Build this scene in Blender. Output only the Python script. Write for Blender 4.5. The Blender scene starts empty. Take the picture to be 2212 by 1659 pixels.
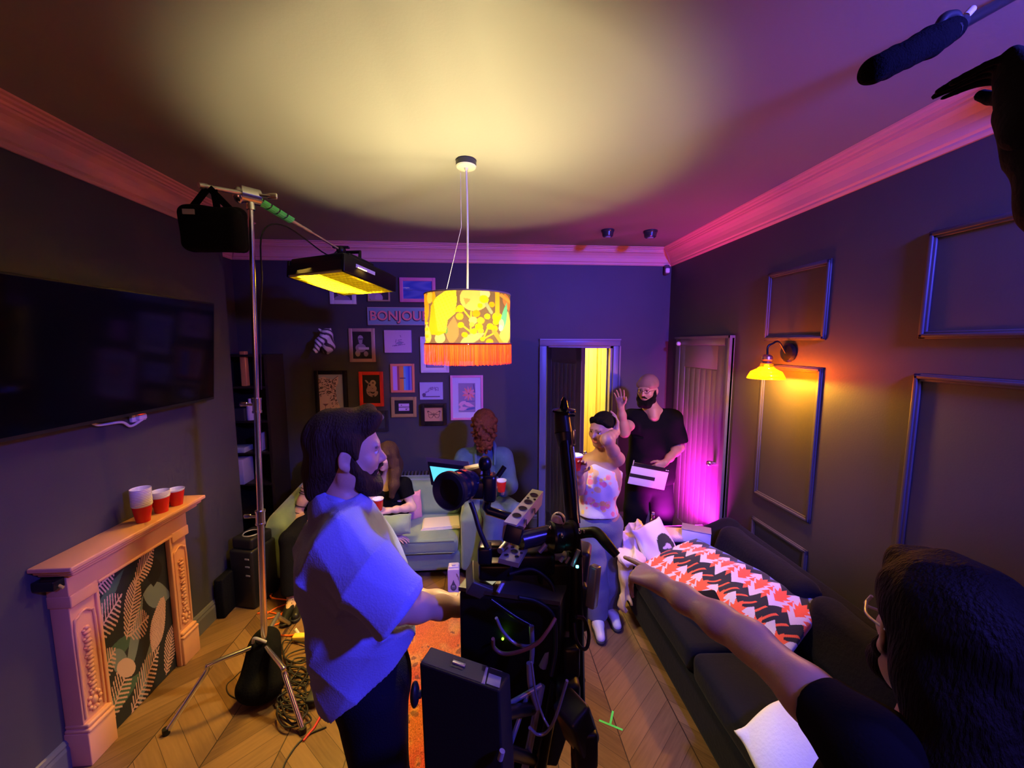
import bpy, bmesh, math, random
import numpy as np
from mathutils import Vector, Matrix, Quaternion
random.seed(7); rng = np.random.RandomState(7)
R = math.radians
# ---------------------------------------------------------------- camera model
F = 830.0; CX = 1106.0; CY = 829.5; YAW = R(4.2); PIT = R(6.0); H = 2.0; CEIL = 2.96
_c, _s, _cp, _sp = math.cos(YAW), math.sin(YAW), math.cos(PIT), math.sin(PIT)
FW = Vector((_s*_cp, _c*_cp, -_sp)); RT = Vector((_c, -_s, 0)); UPV = Vector((_s*_sp, _c*_sp, _cp))
CAM = Vector((0, 0, H))
def ray(px, py): return FW + RT*((px-CX)/F) - UPV*((py-CY)/F)
def UC(px, py, f): return CAM + ray(px, py)*f          # a point f metres deep in the room
def UY(px, py, Y): d = ray(px, py); return CAM + d*(Y/d.y)
def UX(px, py, X): d = ray(px, py); return CAM + d*(X/d.x)
def UZ(px, py, Z=0.0): d = ray(px, py); return CAM + d*((Z-H)/d.z)
V = Vector
COL = bpy.context.scene.collection
# ---------------------------------------------------------------- materials
MATS = {}
def mat(name, col=(.5,.5,.5), rough=.6, metal=0.0, emit=None, estr=0.0, vc=False, bump=0.0, bscale=60.0, spec=.5,
        trans=0.0, ior=1.45, sheen=0.0, var=0.0, vscale=8.0, coat=0.0, stretch=None):
    if name in MATS: return MATS[name]
    m = bpy.data.materials.new(name); m.use_nodes = True; nt = m.node_tree; n = nt.nodes; l = nt.links
    b = n['Principled BSDF']
    b.inputs['Base Color'].default_value = (*col, 1); b.inputs['Roughness'].default_value = rough
    b.inputs['Metallic'].default_value = metal; b.inputs['IOR'].default_value = ior
    b.inputs['Specular IOR Level'].default_value = spec
    b.inputs['Transmission Weight'].default_value = trans
    b.inputs['Sheen Weight'].default_value = sheen; b.inputs['Coat Weight'].default_value = coat
    src = None
    if vc:
        a = n.new('ShaderNodeAttribute'); a.attribute_name = 'col'; src = a.outputs['Color']
    tc = None
    if bump > 0 or var > 0:
        tc = n.new('ShaderNodeTexCoord'); vec = tc.outputs['Object']
        if stretch:
            mp = n.new('ShaderNodeMapping'); mp.inputs['Scale'].default_value = stretch; l.new(vec, mp.inputs['Vector']); vec = mp.outputs['Vector']
    if var > 0:
        nz = n.new('ShaderNodeTexNoise'); nz.inputs['Scale'].default_value = vscale; nz.inputs['Detail'].default_value = 4
        l.new(vec, nz.inputs['Vector'])
        mr = n.new('ShaderNodeMapRange'); mr.inputs['From Min'].default_value = .3; mr.inputs['From Max'].default_value = .7
        mr.inputs['To Min'].default_value = 1-var; mr.inputs['To Max'].default_value = 1+var*.6; l.new(nz.outputs['Fac'], mr.inputs['Value'])
        mx = n.new('ShaderNodeMix'); mx.data_type = 'RGBA'; mx.blend_type = 'MULTIPLY'; mx.inputs['Factor'].default_value = 1
        if src is not None: l.new(src, mx.inputs['A'])
        else: mx.inputs['A'].default_value = (*col, 1)
        l.new(mr.outputs['Result'], mx.inputs['B']); src = mx.outputs['Result']
    if src is not None: l.new(src, b.inputs['Base Color'])
    if bump > 0:
        nb = n.new('ShaderNodeTexNoise'); nb.inputs['Scale'].default_value = bscale; nb.inputs['Detail'].default_value = 5
        l.new(vec, nb.inputs['Vector'])
        bp = n.new('ShaderNodeBump'); bp.inputs['Strength'].default_value = bump; bp.inputs['Distance'].default_value = .01
        l.new(nb.outputs['Fac'], bp.inputs['Height']); l.new(bp.outputs['Normal'], b.inputs['Normal'])
    if emit:
        b.inputs['Emission Color'].default_value = (*emit, 1); b.inputs['Emission Strength'].default_value = estr
    MATS[name] = m; return m
M_PAINT = mat('painted_surface', vc=True, rough=.55)
M_GLOSS = mat('glossy_painted_surface', vc=True, rough=.25)
M_CLOTHC = mat('printed_cloth', vc=True, rough=.9, bump=.25, bscale=300, sheen=.2)
M_BLACK = mat('black_plastic', (.012,.012,.014), .4)
M_BLACKM = mat('black_metal', (.02,.02,.022), .32, .7)
M_RUBBER = mat('black_rubber', (.008,.008,.009), .5, spec=.35)
M_FOAM = mat('black_foam', (.004,.004,.005), 1.0, spec=.05, bump=.8, bscale=200)
M_STEEL = mat('chromed_steel', (.75,.75,.78), .22, 1.0)
M_DULL = mat('brushed_metal', (.5,.5,.5), .4, .9, bump=.1, bscale=150)
M_GREYM = mat('grey_alloy', (.42,.4,.38), .42, .35)
M_BRASS = mat('aged_brass', (.45,.3,.1), .35, .9)
# ---------------------------------------------------------------- tags
def tag(o, label=None, cat=None, group=None, kind=None):
    if label: o['label'] = label
    if cat: o['category'] = cat
    if group: o['group'] = group
    if kind: o['kind'] = kind
    return o
def empty(name, loc, label, cat, group=None, rz=0.0):
    o = bpy.data.objects.new(name, None); COL.objects.link(o); o.location = loc; o.rotation_euler[2] = rz
    o.empty_display_size = .05
    return tag(o, label, cat, group)
def world_off(p):
    off = Vector((0,0,0))
    while p is not None: off += Vector(p.location); p = p.parent
    return off
# ---------------------------------------------------------------- mesh builder
def frame_of(d, up=None):
    d = Vector(d).normalized()
    if up is None: up = Vector((0,0,1)) if abs(d.z) < .95 else Vector((0,1,0))
    x = d.cross(Vector(up)).normalized(); y = x.cross(d).normalized()
    return x, y, d
class MB:
    def __init__(s): s.v = []; s.f = []; s.c = []; s.sm = []
    def add(s, vs, fs, c=(.5,.5,.5), smooth=False):
        o = len(s.v); s.v += [tuple(v) for v in vs]
        for f in fs: s.f.append(tuple(i+o for i in f)); s.c.append(c); s.sm.append(smooth)
        return s
    def box(s, c, size, axes=None, col=(.5,.5,.5), bev=0.0, taper=1.0):
        """box at centre c, full size, optional axes (x,y,z unit vectors)"""
        c = Vector(c); ax = axes or (Vector((1,0,0)), Vector((0,1,0)), Vector((0,0,1)))
        hx, hy, hz = size[0]/2, size[1]/2, size[2]/2
        b = min(bev, hx*.95, hy*.95, hz*.95)
        if b <= 0:
            vs = []
            for sz in (-1,1):
                t = taper if sz > 0 else 1
                for sx, sy in ((-1,-1),(1,-1),(1,1),(-1,1)):
                    vs.append(c + ax[0]*hx*sx*t + ax[1]*hy*sy*t + ax[2]*hz*sz)
            return s.add(vs, [(0,3,2,1),(4,5,6,7),(0,1,5,4),(1,2,6,5),(2,3,7,6),(3,0,4,7)], col)
        bm = bmesh.new(); bmesh.ops.create_cube(bm, size=2)
        for v in bm.verts: v.co = Vector((v.co.x*hx, v.co.y*hy, v.co.z*hz))
        bmesh.ops.bevel(bm, geom=list(bm.edges), offset=b, segments=3, profile=.5, affect='EDGES')
        bm.verts.index_update()
        vs = [c + ax[0]*v.co.x*(taper if v.co.z > 0 else 1) + ax[1]*v.co.y*(taper if v.co.z > 0 else 1) + ax[2]*v.co.z for v in bm.verts]
        fs = [tuple(v.index for v in f.verts) for f in bm.faces]; bm.free()
        return s.add(vs, fs, col, True)
    def cyl(s, a, b, r, r2=None, n=20, col=(.5,.5,.5), cap=True, smooth=True):
        a = Vector(a); b = Vector(b); r2 = r if r2 is None else r2
        x, y, d = frame_of(b-a); vs = []
        for p, rr in ((a, r), (b, r2)):
            for i in range(n):
                t = 2*math.pi*i/n; vs.append(p + x*math.cos(t)*rr + y*math.sin(t)*rr)
        s.add(vs, [(i, (i+1) % n, n+(i+1) % n, n+i) for i in range(n)], col, smooth)
        if cap: s.add(vs, [tuple(range(n-1,-1,-1)), tuple(range(n, 2*n))], col, False)
        return s
    def lathe(s, o, d, prof, n=28, col=(.5,.5,.5), cols=None, up=None, smooth=True):
        """prof: list of (radius, height along d)"""
        o = Vector(o); x, y, d = frame_of(d, up); vs = []
        for r, h in prof:
            for i in range(n):
                t = 2*math.pi*i/n; vs.append(o + d*h + x*math.cos(t)*r + y*math.sin(t)*r)
        for k in range(len(prof)-1):
            s.add(vs[k*n:(k+2)*n], [(i, (i+1) % n, n+(i+1) % n, n+i) for i in range(n)], cols[k] if cols else col, smooth)
        return s
    def tube(s, pts, r, n=8, col=(.5,.5,.5), closed=False, smooth_path=True, sub=6, radii=None):
        pts = [Vector(p) for p in pts]
        if smooth_path and len(pts) > 2:
            q = []; m = len(pts)
            rng_ = range(m) if closed else range(m-1)
            rr = radii or [r]*m; nr = []
            for i in rng_:
                p0 = pts[(i-1) % m] if (closed or i > 0) else pts[0]*2-pts[1]
                p1 = pts[i]; p2 = pts[(i+1) % m]
                p3 = pts[(i+2) % m] if (closed or i+2 < m) else pts[-1]*2-pts[-2]
                for k in range(sub):
                    t = k/sub
                    q.append(.5*((2*p1)+(-p0+p2)*t+(2*p0-5*p1+4*p2-p3)*t*t+(-p0+3*p1-3*p2+p3)*t**3))
                    nr.append(rr[i]*(1-t)+rr[(i+1) % m]*t)
            if not closed: q.append(pts[-1]); nr.append(rr[-1])
            pts = q; radii = nr
        radii = radii or [r]*len(pts)
        m = len(pts); vs = []; px = None
        for i, p in enumerate(pts):
            a = pts[(i-1) % m] if (closed or i > 0) else p; b = pts[(i+1) % m] if (closed or i+1 < m) else p
            d = (b-a)
            if d.length < 1e-9: d = Vector((0,0,1))
            d.normalize()
            if px is None: px, py, _ = frame_of(d)
            else:
                px = (px - d*px.dot(d))
                px = px.normalized() if px.length > 1e-6 else frame_of(d)[0]
            py = d.cross(px)
            for k in range(n):
                t = 2*math.pi*k/n; vs.append(p + (px*math.cos(t)+py*math.sin(t))*radii[i])
        fs = []
        for i in range(m if closed else m-1):
            j = (i+1) % m
            for k in range(n): fs.append((i*n+k, i*n+(k+1) % n, j*n+(k+1) % n, j*n+k))
        s.add(vs, fs, col, True)
        if not closed: s.add(vs, [tuple(range(n-1,-1,-1)), tuple(range((m-1)*n, m*n))], col)
        return s
    def ball(s, c, r, n=14, col=(.5,.5,.5), axes=None, seg=None):
        c = Vector(c); r = (r,r,r) if isinstance(r, (int, float)) else r; ax = axes or (V((1,0,0)),V((0,1,0)),V((0,0,1)))
        m = n//2+1; vs = []
        for j in range(m+1):
            ph = math.pi*j/m
            for i in range(n):
                t = 2*math.pi*i/n
                vs.append(c + ax[0]*r[0]*math.sin(ph)*math.cos(t) + ax[1]*r[1]*math.sin(ph)*math.sin(t) + ax[2]*r[2]*math.cos(ph))
        fs = []
        for j in range(m):
            for i in range(n): fs.append((j*n+i, (j+1)*n+i, (j+1)*n+(i+1) % n, j*n+(i+1) % n))
        return s.add(vs, fs, col, True)
    def prism(s, poly, o, ax, ay, az, depth, col=(.5,.5,.5), side=None):
        """poly of 2D points extruded by depth along az from o"""
        o = Vector(o); n = len(poly)
        a = [o + ax*x + ay*y for x, y in poly]; b = [p + az*depth for p in a]
        s.add(a+b, [tuple(range(n-1,-1,-1)), tuple(range(n, 2*n))], col)
        s.add(a+b, [(i, (i+1) % n, n+(i+1) % n, n+i) for i in range(n)], side or col)
        return s
    def quad(s, a, b, c, d, col=(.5,.5,.5)): return s.add([a,b,c,d], [(0,1,2,3)], col)
    def build(s, name, m, parent=None, loc=None, local=False):
        me = bpy.data.meshes.new(name)
        off = Vector((0,0,0))
        if parent is not None and not local: off = world_off(parent)
        elif loc is not None: off = Vector(loc)
        me.from_pydata([(v[0]-off.x, v[1]-off.y, v[2]-off.z) for v in s.v], [], s.f)
        me.polygons.foreach_set('use_smooth', s.sm)
        at = me.attributes.new('col', 'FLOAT_COLOR', 'FACE')
        at.data.foreach_set('color', np.array([(*c[:3], 1.0) for c in s.c], dtype=np.float32).ravel())
        me.materials.append(m); me.update()
        o = bpy.data.objects.new(name, me); COL.objects.link(o)
        if parent is not None: o.parent = parent
        elif loc is not None: o.location = loc
        return o
def recalc(o):
    bm = bmesh.new(); bm.from_mesh(o.data); bmesh.ops.recalc_face_normals(bm, faces=bm.faces); bm.to_mesh(o.data); bm.free(); return o
def paint_grid(name, nx, ny, pos, colf, m, parent=None, smooth=True, thick=0.0, loc=None, closed_u=False):
    """grid surface; pos(u,v)->xyz arrays for u,v in 0..1; colf(u,v)->(N,3)"""
    u, v = np.meshgrid(np.linspace(0,1,nx+1), np.linspace(0,1,ny+1), indexing='xy')
    P = np.stack(pos(u.ravel(), v.ravel()), 1).astype(np.float64)
    uc, vcen = np.meshgrid((np.arange(nx)+.5)/nx, (np.arange(ny)+.5)/ny, indexing='xy')
    C = np.clip(colf(uc.ravel(), vcen.ravel()), 0, 1)
    idx = np.arange((nx+1)*(ny+1)).reshape(ny+1, nx+1)
    Q = np.stack([idx[:-1,:-1], idx[:-1,1:], idx[1:,1:], idx[1:,:-1]], -1).reshape(-1,4)
    off = world_off(parent) if parent is not None else (Vector(loc) if loc is not None else Vector((0,0,0)))
    P = P - np.array(off)
    me = bpy.data.meshes.new(name); np_mesh(me, P, Q)
    at = me.attributes.new('col', 'FLOAT_COLOR', 'FACE')
    at.data.foreach_set('color', np.concatenate([C, np.ones((len(C),1))], 1).astype(np.float32).ravel())
    me.materials.append(m)
    o = bpy.data.objects.new(name, me); COL.objects.link(o)
    if parent is not None: o.parent = parent
    elif loc is not None: o.location = loc
    if thick:
        md = o.modifiers.new('thickness', 'SOLIDIFY'); md.thickness = thick; md.offset = 0
    return o
def np_mesh(me, P, Q):
    me.vertices.add(len(P)); me.vertices.foreach_set('co', P.astype(np.float32).ravel())
    me.loops.add(len(Q)*4); me.loops.foreach_set('vertex_index', Q.astype(np.int32).ravel())
    me.polygons.add(len(Q)); me.polygons.foreach_set('loop_start', (np.arange(len(Q))*4).astype(np.int32))
    me.polygons.foreach_set('loop_total', np.full(len(Q), 4, np.int32))
    me.polygons.foreach_set('use_smooth', np.ones(len(Q), bool)); me.update(calc_edges=True)
# ---------------------------------------------------------------- soft solids
class SDF:
    """rounded solids blended in a distance field, meshed as one continuous surface"""
    def __init__(s, vs=.006): s.p = []; s.vs = vs; s.tints = []; s.noise = None; s.cuts = []
    def cap(s, a, b, ra, rb=None, k=.02, sub=False):
        s.p.append(('c', np.array(a,float), np.array(b,float), ra, ra if rb is None else rb, k, sub)); return s
    def chain(s, pts, rs, k=.02):
        for i in range(len(pts)-1): s.cap(pts[i], pts[i+1], rs[i], rs[i+1], k)
        return s
    def ell(s, c, r, axes=None, k=.02, sub=False):
        A = np.array([list(a) for a in axes]) if axes else np.eye(3)
        s.p.append(('e', np.array(c,float), np.array(r,float), A, k, sub)); return s
    def box(s, c, size, axes=None, rr=.02, k=.01, sub=False):
        A = np.array([list(a) for a in axes]) if axes else np.eye(3)
        s.p.append(('b', np.array(c,float), np.array(size,float)/2, A, rr, k, sub)); return s
    def cut(s, p, n): s.cuts.append((np.array(p,float), np.array(n,float)/np.linalg.norm(n))); return s
    def tint(s, c, r, col): s.tints.append((np.array(c,float), r, col)); return s
    def mesh(s):
        lo = np.full(3, 1e9); hi = -lo
        for q in s.p:
            if q[-1]: continue
            if q[0] == 'c':
                r = max(q[3], q[4]); lo = np.minimum(lo, np.minimum(q[1],q[2])-r); hi = np.maximum(hi, np.maximum(q[1],q[2])+r)
            elif q[0] == 'e': e = np.sqrt(((q[3].T*q[2])**2).sum(1)); lo = np.minimum(lo, q[1]-e); hi = np.maximum(hi, q[1]+e)
            else: e = (np.abs(q[3].T)*q[2]).sum(1); lo = np.minimum(lo, q[1]-e); hi = np.maximum(hi, q[1]+e)
        vs = s.vs; pad = .03; lo -= pad; hi += pad
        n = np.ceil((hi-lo)/vs).astype(int)+1
        Fd = np.full(n, .06, np.float32)
        gx, gy, gz = [lo[i]+np.arange(n[i])*vs for i in range(3)]
        for q in s.p:
            k = q[-2]; m = k+.035
            if q[0] == 'c': r = max(q[3], q[4])+m; a = np.minimum(q[1],q[2])-r; b = np.maximum(q[1],q[2])+r
            elif q[0] == 'e': e = np.sqrt(((q[3].T*q[2])**2).sum(1))+m; a = q[1]-e; b = q[1]+e
            else: e = (np.abs(q[3].T)*q[2]).sum(1)+m; a = q[1]-e; b = q[1]+e
            i0 = np.clip(((a-lo)/vs).astype(int), 0, n); i1 = np.clip(((b-lo)/vs).astype(int)+2, 0, n)
            if (i1 <= i0).any(): continue
            sl = tuple(slice(i0[j], i1[j]) for j in range(3))
            X = gx[sl[0]][:,None,None].astype(np.float32); Y = gy[sl[1]][None,:,None].astype(np.float32); Z = gz[sl[2]][None,None,:].astype(np.float32)
            if q[0] == 'c':
                A, B = q[1], q[2]; d = B-A; L2 = max(float(d@d), 1e-12)
                t = np.clip(((X-A[0])*d[0]+(Y-A[1])*d[1]+(Z-A[2])*d[2])/L2, 0, 1)
                D = np.sqrt((X-A[0]-t*d[0])**2+(Y-A[1]-t*d[1])**2+(Z-A[2]-t*d[2])**2) - (q[3]+(q[4]-q[3])*t)
            else:
                c = q[1]; A = q[3]; h = q[2]
                l = [(X-c[0])*A[j][0]+(Y-c[1])*A[j][1]+(Z-c[2])*A[j][2] for j in range(3)]
                if q[0] == 'e':
                    k0 = np.sqrt(sum((l[j]/h[j])**2 for j in range(3))); k1 = np.sqrt(sum((l[j]/h[j]**2)**2 for j in range(3)))
                    D = k0*(k0-1)/np.maximum(k1, 1e-6)
                else:
                    rr = q[4]; w = [np.abs(l[j])-h[j]+rr for j in range(3)]
                    D = np.sqrt(sum(np.maximum(wj,0)**2 for wj in w)) + np.minimum(np.maximum(np.maximum(w[0],w[1]),w[2]),0) - rr
            G = Fd[sl]
            if q[-1]:
                D = -D; hh = np.clip(.5-.5*(G-D)/k, 0, 1); Fd[sl] = G*(1-hh)+D*hh+k*hh*(1-hh)
            else:
                D = D.astype(np.float32); hh = np.clip(.5+.5*(G-D)/k, 0, 1); Fd[sl] = G*(1-hh)+D*hh-k*hh*(1-hh)
        if s.noise is not None:
            near = np.abs(Fd) < .04; ix = np.nonzero(near)
            Pn = np.stack([gx[ix[0]], gy[ix[1]], gz[ix[2]]], 1); Fd[ix] += s.noise(Pn).astype(np.float32)
        for p, nn in s.cuts:
            D = (gx-p[0])[:,None,None]*nn[0]+(gy-p[1])[None,:,None]*nn[1]+(gz-p[2])[None,None,:]*nn[2]
            Fd = np.maximum(Fd, D.astype(np.float32))
        return surfnet(Fd, lo, vs)
    def build(s, name, m, parent=None, loc=None):
        P, Q = s.mesh(); off = world_off(parent) if parent is not None else (Vector(loc) if loc is not None else Vector((0,0,0)))
        me = bpy.data.meshes.new(name)
        C = None
        if s.tints or getattr(s, 'colf', None):
            C = s.colf(P) if getattr(s, 'colf', None) else np.tile(np.array(s.base), (len(P),1))
            for c, r, col in s.tints:
                r = np.array(r if hasattr(r, '__len__') else (r,r,r)); d = np.sqrt((((P-c)/r)**2).sum(1)); w = np.clip((1.15-d)/.3, 0, 1)[:,None]
                C = C*(1-w)+np.array(col)*w
        np_mesh(me, P-np.array(off), Q)
        if C is not None:
            at = me.attributes.new('col', 'FLOAT_COLOR', 'POINT')
            at.data.foreach_set('color', np.concatenate([C, np.ones((len(C),1))], 1).astype(np.float32).ravel())
        me.materials.append(m)
        o = bpy.data.objects.new(name, me); COL.objects.link(o)
        if parent is not None: o.parent = parent
        elif loc is not None: o.location = loc
        return o
def surfnet(Fd, lo, vs):
    n = Fd.shape; S = Fd < 0
    c = [S[i:n[0]-1+i, j:n[1]-1+j, k:n[2]-1+k] for i in (0,1) for j in (0,1) for k in (0,1)]
    tot = np.zeros(c[0].shape, np.uint8)
    for a in c: tot += a
    act = (tot > 0) & (tot < 8); ix = np.nonzero(act); N = len(ix[0])
    vid = np.full(act.shape, -1, np.int32); vid[ix] = np.arange(N)
    base = np.stack(ix, 1)
    acc = np.zeros((N,3)); cnt = np.zeros(N)
    cor = [(i,j,k) for i in (0,1) for j in (0,1) for k in (0,1)]
    vals = {q: Fd[ix[0]+q[0], ix[1]+q[1], ix[2]+q[2]].astype(np.float64) for q in cor}
    for a in cor:
        for ax in range(3):
            if a[ax]: continue
            b = list(a); b[ax] = 1; b = tuple(b); fa, fb = vals[a], vals[b]; m = (fa < 0) != (fb < 0)
            t = np.where(m, fa/np.where(m, fa-fb, 1), 0)
            p = np.tile(np.array(a, float), (N,1)); p[:,ax] = t
            acc[m] += p[m]; cnt[m] += 1
    P = (base + acc/np.maximum(cnt,1)[:,None])*vs + lo
    quads = []
    for ax in range(3):
        u, v = (ax+1) % 3, (ax+2) % 3
        sl0 = [slice(None)]*3; sl1 = [slice(None)]*3; sl0[ax] = slice(0,n[ax]-1); sl1[ax] = slice(1,n[ax])
        A = S[tuple(sl0)]; B = S[tuple(sl1)]; e = np.nonzero(A != B); e = np.stack(e, 1)
        ok = (e[:,u] > 0) & (e[:,v] > 0) & (e[:,u] < n[u]-1) & (e[:,v] < n[v]-1); e = e[ok]
        flip = A[tuple(e.T)]
        def g(du, dv):
            q = e.copy(); q[:,u] -= du; q[:,v] -= dv; return vid[tuple(q.T)]
        q = np.stack([g(1,1), g(0,1), g(0,0), g(1,0)], 1)
        q[~flip] = q[~flip][:, ::-1]
        quads.append(q)
    return P, np.concatenate(quads)
def wrinkle(amp=.004, freq=30, seed=0, n=7, stretch=(1,1,.4)):
    r = np.random.RandomState(seed); K = r.normal(size=(n,3))*np.array(stretch); K /= np.linalg.norm(K,axis=1)[:,None]; K *= freq*(.5+r.rand(n)[:,None])
    ph = r.rand(n)*6.28; wv = r.normal(size=(n,3))*6
    def f(P):
        out = 0
        for i in range(n): out = out + np.sin(P@K[i]+ph[i]+1.3*np.sin(P@wv[i]))
        return out*amp/math.sqrt(n)
    return f
def folds(amp=.01, freq=14, seed=0, n=5, dirs=None, base=None):
    """sharp-crested cloth folds; dirs are the directions across the folds"""
    r = np.random.RandomState(seed); K = np.array(dirs, float) if dirs is not None else r.normal(size=(n,3)); n = len(K); K /= np.linalg.norm(K,axis=1)[:,None]; K = K*freq*(.7+.6*r.rand(n)[:,None])
    ph = r.rand(n)*6.28; wv = r.normal(size=(n,3))*7; wv2 = r.normal(size=(n,3))*5; w = wrinkle(amp*.35, freq*2.2, seed+1)
    def f(P):
        out = w(P)
        for i in range(n):
            s_ = np.abs(np.sin(P@K[i]+ph[i]+1.1*np.sin(P@wv[i])))**.7; m = np.clip(.5+.8*np.sin(P@wv2[i]+i), 0, 1); out = out+(s_-.6)*m*amp
        return out
    return f
# raster helpers for painted patterns
def ell2(u, v, cx, cy, rx, ry, a=0.0):
    c, s_ = math.cos(a), math.sin(a); x = (u-cx)*c+(v-cy)*s_; y = -(u-cx)*s_+(v-cy)*c
    return (x/rx)**2+(y/ry)**2 < 1
def leaf2(u, v, x0, y0, x1, y1, w):
    dx, dy = x1-x0, y1-y0; L = math.hypot(dx,dy); tx, ty = dx/L, dy/L
    a = ((u-x0)*tx+(v-y0)*ty)/L; b = np.abs(-(u-x0)*ty+(v-y0)*tx)
    return (a > 0) & (a < 1) & (b < w*np.sin(np.pi*np.clip(a,0,1)**.8))
def seg2(u, v, x0, y0, x1, y1, w):
    dx, dy = x1-x0, y1-y0; t = np.clip(((u-x0)*dx+(v-y0)*dy)/(dx*dx+dy*dy+1e-12), 0, 1)
    return (u-x0-t*dx)**2+(v-y0-t*dy)**2 < w*w
def poly2(u, v, pts):
    ins = np.zeros(u.shape, bool); n = len(pts)
    for i in range(n):
        x0,y0 = pts[i]; x1,y1 = pts[(i+1) % n]
        if y0 == y1: continue
        c = ((y0 > v) != (y1 > v)) & (u < (x1-x0)*(v-y0)/(y1-y0)+x0); ins ^= c
    return ins
# ================================================================ THE ROOM
XL, XR, YB, YF = -1.98, 1.97, 4.0, -1.6      # left chimney breast, right wall, back wall, wall behind the photographer
XA, YA = -2.42, 3.17                          # alcove side wall, breast corner
def node_mat_floor():
    m = bpy.data.materials.new('chevron_oak_floor'); m.use_nodes = True; nt = m.node_tree; n = nt.nodes; l = nt.links; b = n['Principled BSDF']
    tc = n.new('ShaderNodeTexCoord'); sx = n.new('ShaderNodeSeparateXYZ'); l.new(tc.outputs['Object'], sx.inputs[0])
    def M(op, a, c=None, d=None):
        k = n.new('ShaderNodeMath'); k.operation = op
        for i, q in enumerate((a, c, d)):
            if q is None: continue
            if isinstance(q, (int, float)): k.inputs[i].default_value = q
            else: l.new(q, k.inputs[i])
        return k.outputs[0]
    x, y = sx.outputs[0], sx.outputs[1]; W = .34; pw = .125
    colx = M('FLOOR', M('DIVIDE', x, W)); fx = M('SUBTRACT', M('DIVIDE', x, W), colx)
    par = M('MODULO', M('ABSOLUTE', colx), 2.0); sg = M('SUBTRACT', M('MULTIPLY', par, 2.0), 1.0)
    xl = M('MULTIPLY', M('SUBTRACT', fx, .5), W)
    p = M('ADD', y, M('MULTIPLY', M('MULTIPLY', xl, sg), .9)); q = M('DIVIDE', p, pw); pi_ = M('FLOOR', q); fr = M('SUBTRACT', q, pi_)
    wn = n.new('ShaderNodeTexWhiteNoise'); wn.noise_dimensions = '2D'; cb = n.new('ShaderNodeCombineXYZ'); l.new(colx, cb.inputs[0]); l.new(pi_, cb.inputs[1]); l.new(cb.outputs[0], wn.inputs['Vector'])
    al = M('SUBTRACT', x, M('MULTIPLY', M('MULTIPLY', y, sg), .9))
    cb2 = n.new('ShaderNodeCombineXYZ'); l.new(M('MULTIPLY', al, 5.0), cb2.inputs[0]); l.new(M('MULTIPLY', p, 60.0), cb2.inputs[1]); l.new(M('MULTIPLY', pi_, 3.1), cb2.inputs[2])
    gn = n.new('ShaderNodeTexNoise'); gn.inputs['Scale'].default_value = 1.0; gn.inputs['Detail'].default_value = 6; l.new(cb2.outputs[0], gn.inputs['Vector'])
    mixv = M('ADD', M('MULTIPLY', wn.outputs['Value'], .55), M('MULTIPLY', gn.outputs['Fac'], .6))
    cr = n.new('ShaderNodeValToRGB'); cr.color_ramp.elements[0].position = .15; cr.color_ramp.elements[0].color = (.105,.052,.024,1)
    cr.color_ramp.elements[1].position = .95; cr.color_ramp.elements[1].color = (.30,.165,.078,1); l.new(mixv, cr.inputs[0])
    gap = M('MAXIMUM', M('LESS_THAN', fr, .02), M('MAXIMUM', M('LESS_THAN', fx, .008), M('GREATER_THAN', fx, .992)))
    mx = n.new('ShaderNodeMix'); mx.data_type = 'RGBA'; l.new(gap, mx.inputs['Factor']); l.new(cr.outputs[0], mx.inputs['A']); mx.inputs['B'].default_value = (.035,.018,.01,1)
    l.new(mx.outputs['Result'], b.inputs['Base Color']); b.inputs['Roughness'].default_value = .36
    bp = n.new('ShaderNodeBump'); bp.inputs['Strength'].default_value = .25; bp.inputs['Distance'].default_value = .002; l.new(M('SUBTRACT', gn.outputs['Fac'], M('MULTIPLY', gap, 2.0)), bp.inputs['Height']); l.new(bp.outputs[0], b.inputs['Normal'])
    return m
M_WALL = mat('charcoal_emulsion', (.060,.055,.070), .55, bump=.05, bscale=120, var=.06, vscale=3)
M_CEIL = mat('grey_ceiling_paint', (.27,.26,.235), .62, bump=.04, bscale=90)
M_CORN = mat('pink_plaster_moulding', (.86,.43,.38), .5)
M_TRIMD = mat('charcoal_eggshell', (.12,.115,.135), .38)
def struct(o, kind='structure'): o['kind'] = kind; return o
# floor, ceiling
b = MB(); b.box((-.225, 1.9, -.05), (4.6, 7.2, .1)); struct(b.build('floor', node_mat_floor()))
b = MB(); b.box((-.225, 1.2, CEIL+.05), (4.6, 5.8, .1)); struct(b.build('ceiling', M_CEIL))
# back wall with the doorway
DX0, DX1, DZ = .655, 1.365, 1.975
b = MB()
b.box(((XA-.1+DX0)/2, YB+.06, CEIL/2), (DX0-XA+.1, .12, CEIL)); b.box(((DX1+XR+.1)/2, YB+.06, CEIL/2), (XR+.1-DX1, .12, CEIL))
b.box(((DX0+DX1)/2, YB+.06, (DZ+CEIL)/2), (DX1-DX0, .12, CEIL-DZ)); struct(b.build('wall_back', M_WALL))
# left wall: chimney breast, alcove
b = MB(); b.box((XL-.25, (YF+YA)/2, CEIL/2), (.5, YA-YF, CEIL)); struct(b.build('wall_left', M_WALL))
b = MB(); b.box((XA-.05, (YA+YB)/2, CEIL/2), (.1, YB-YA, CEIL)); struct(b.build('wall_alcove', M_WALL))
b = MB(); b.box((XR+.06, (YF+YB)/2, CEIL/2), (.12, YB-YF, CEIL)); struct(b.build('wall_right', M_WALL))
b = MB(); b.box(((XL+XR)/2, YF-.05, CEIL/2), (XR-XL+.2, .1, CEIL)); struct(b.build('wall_front', M_WALL))
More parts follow.
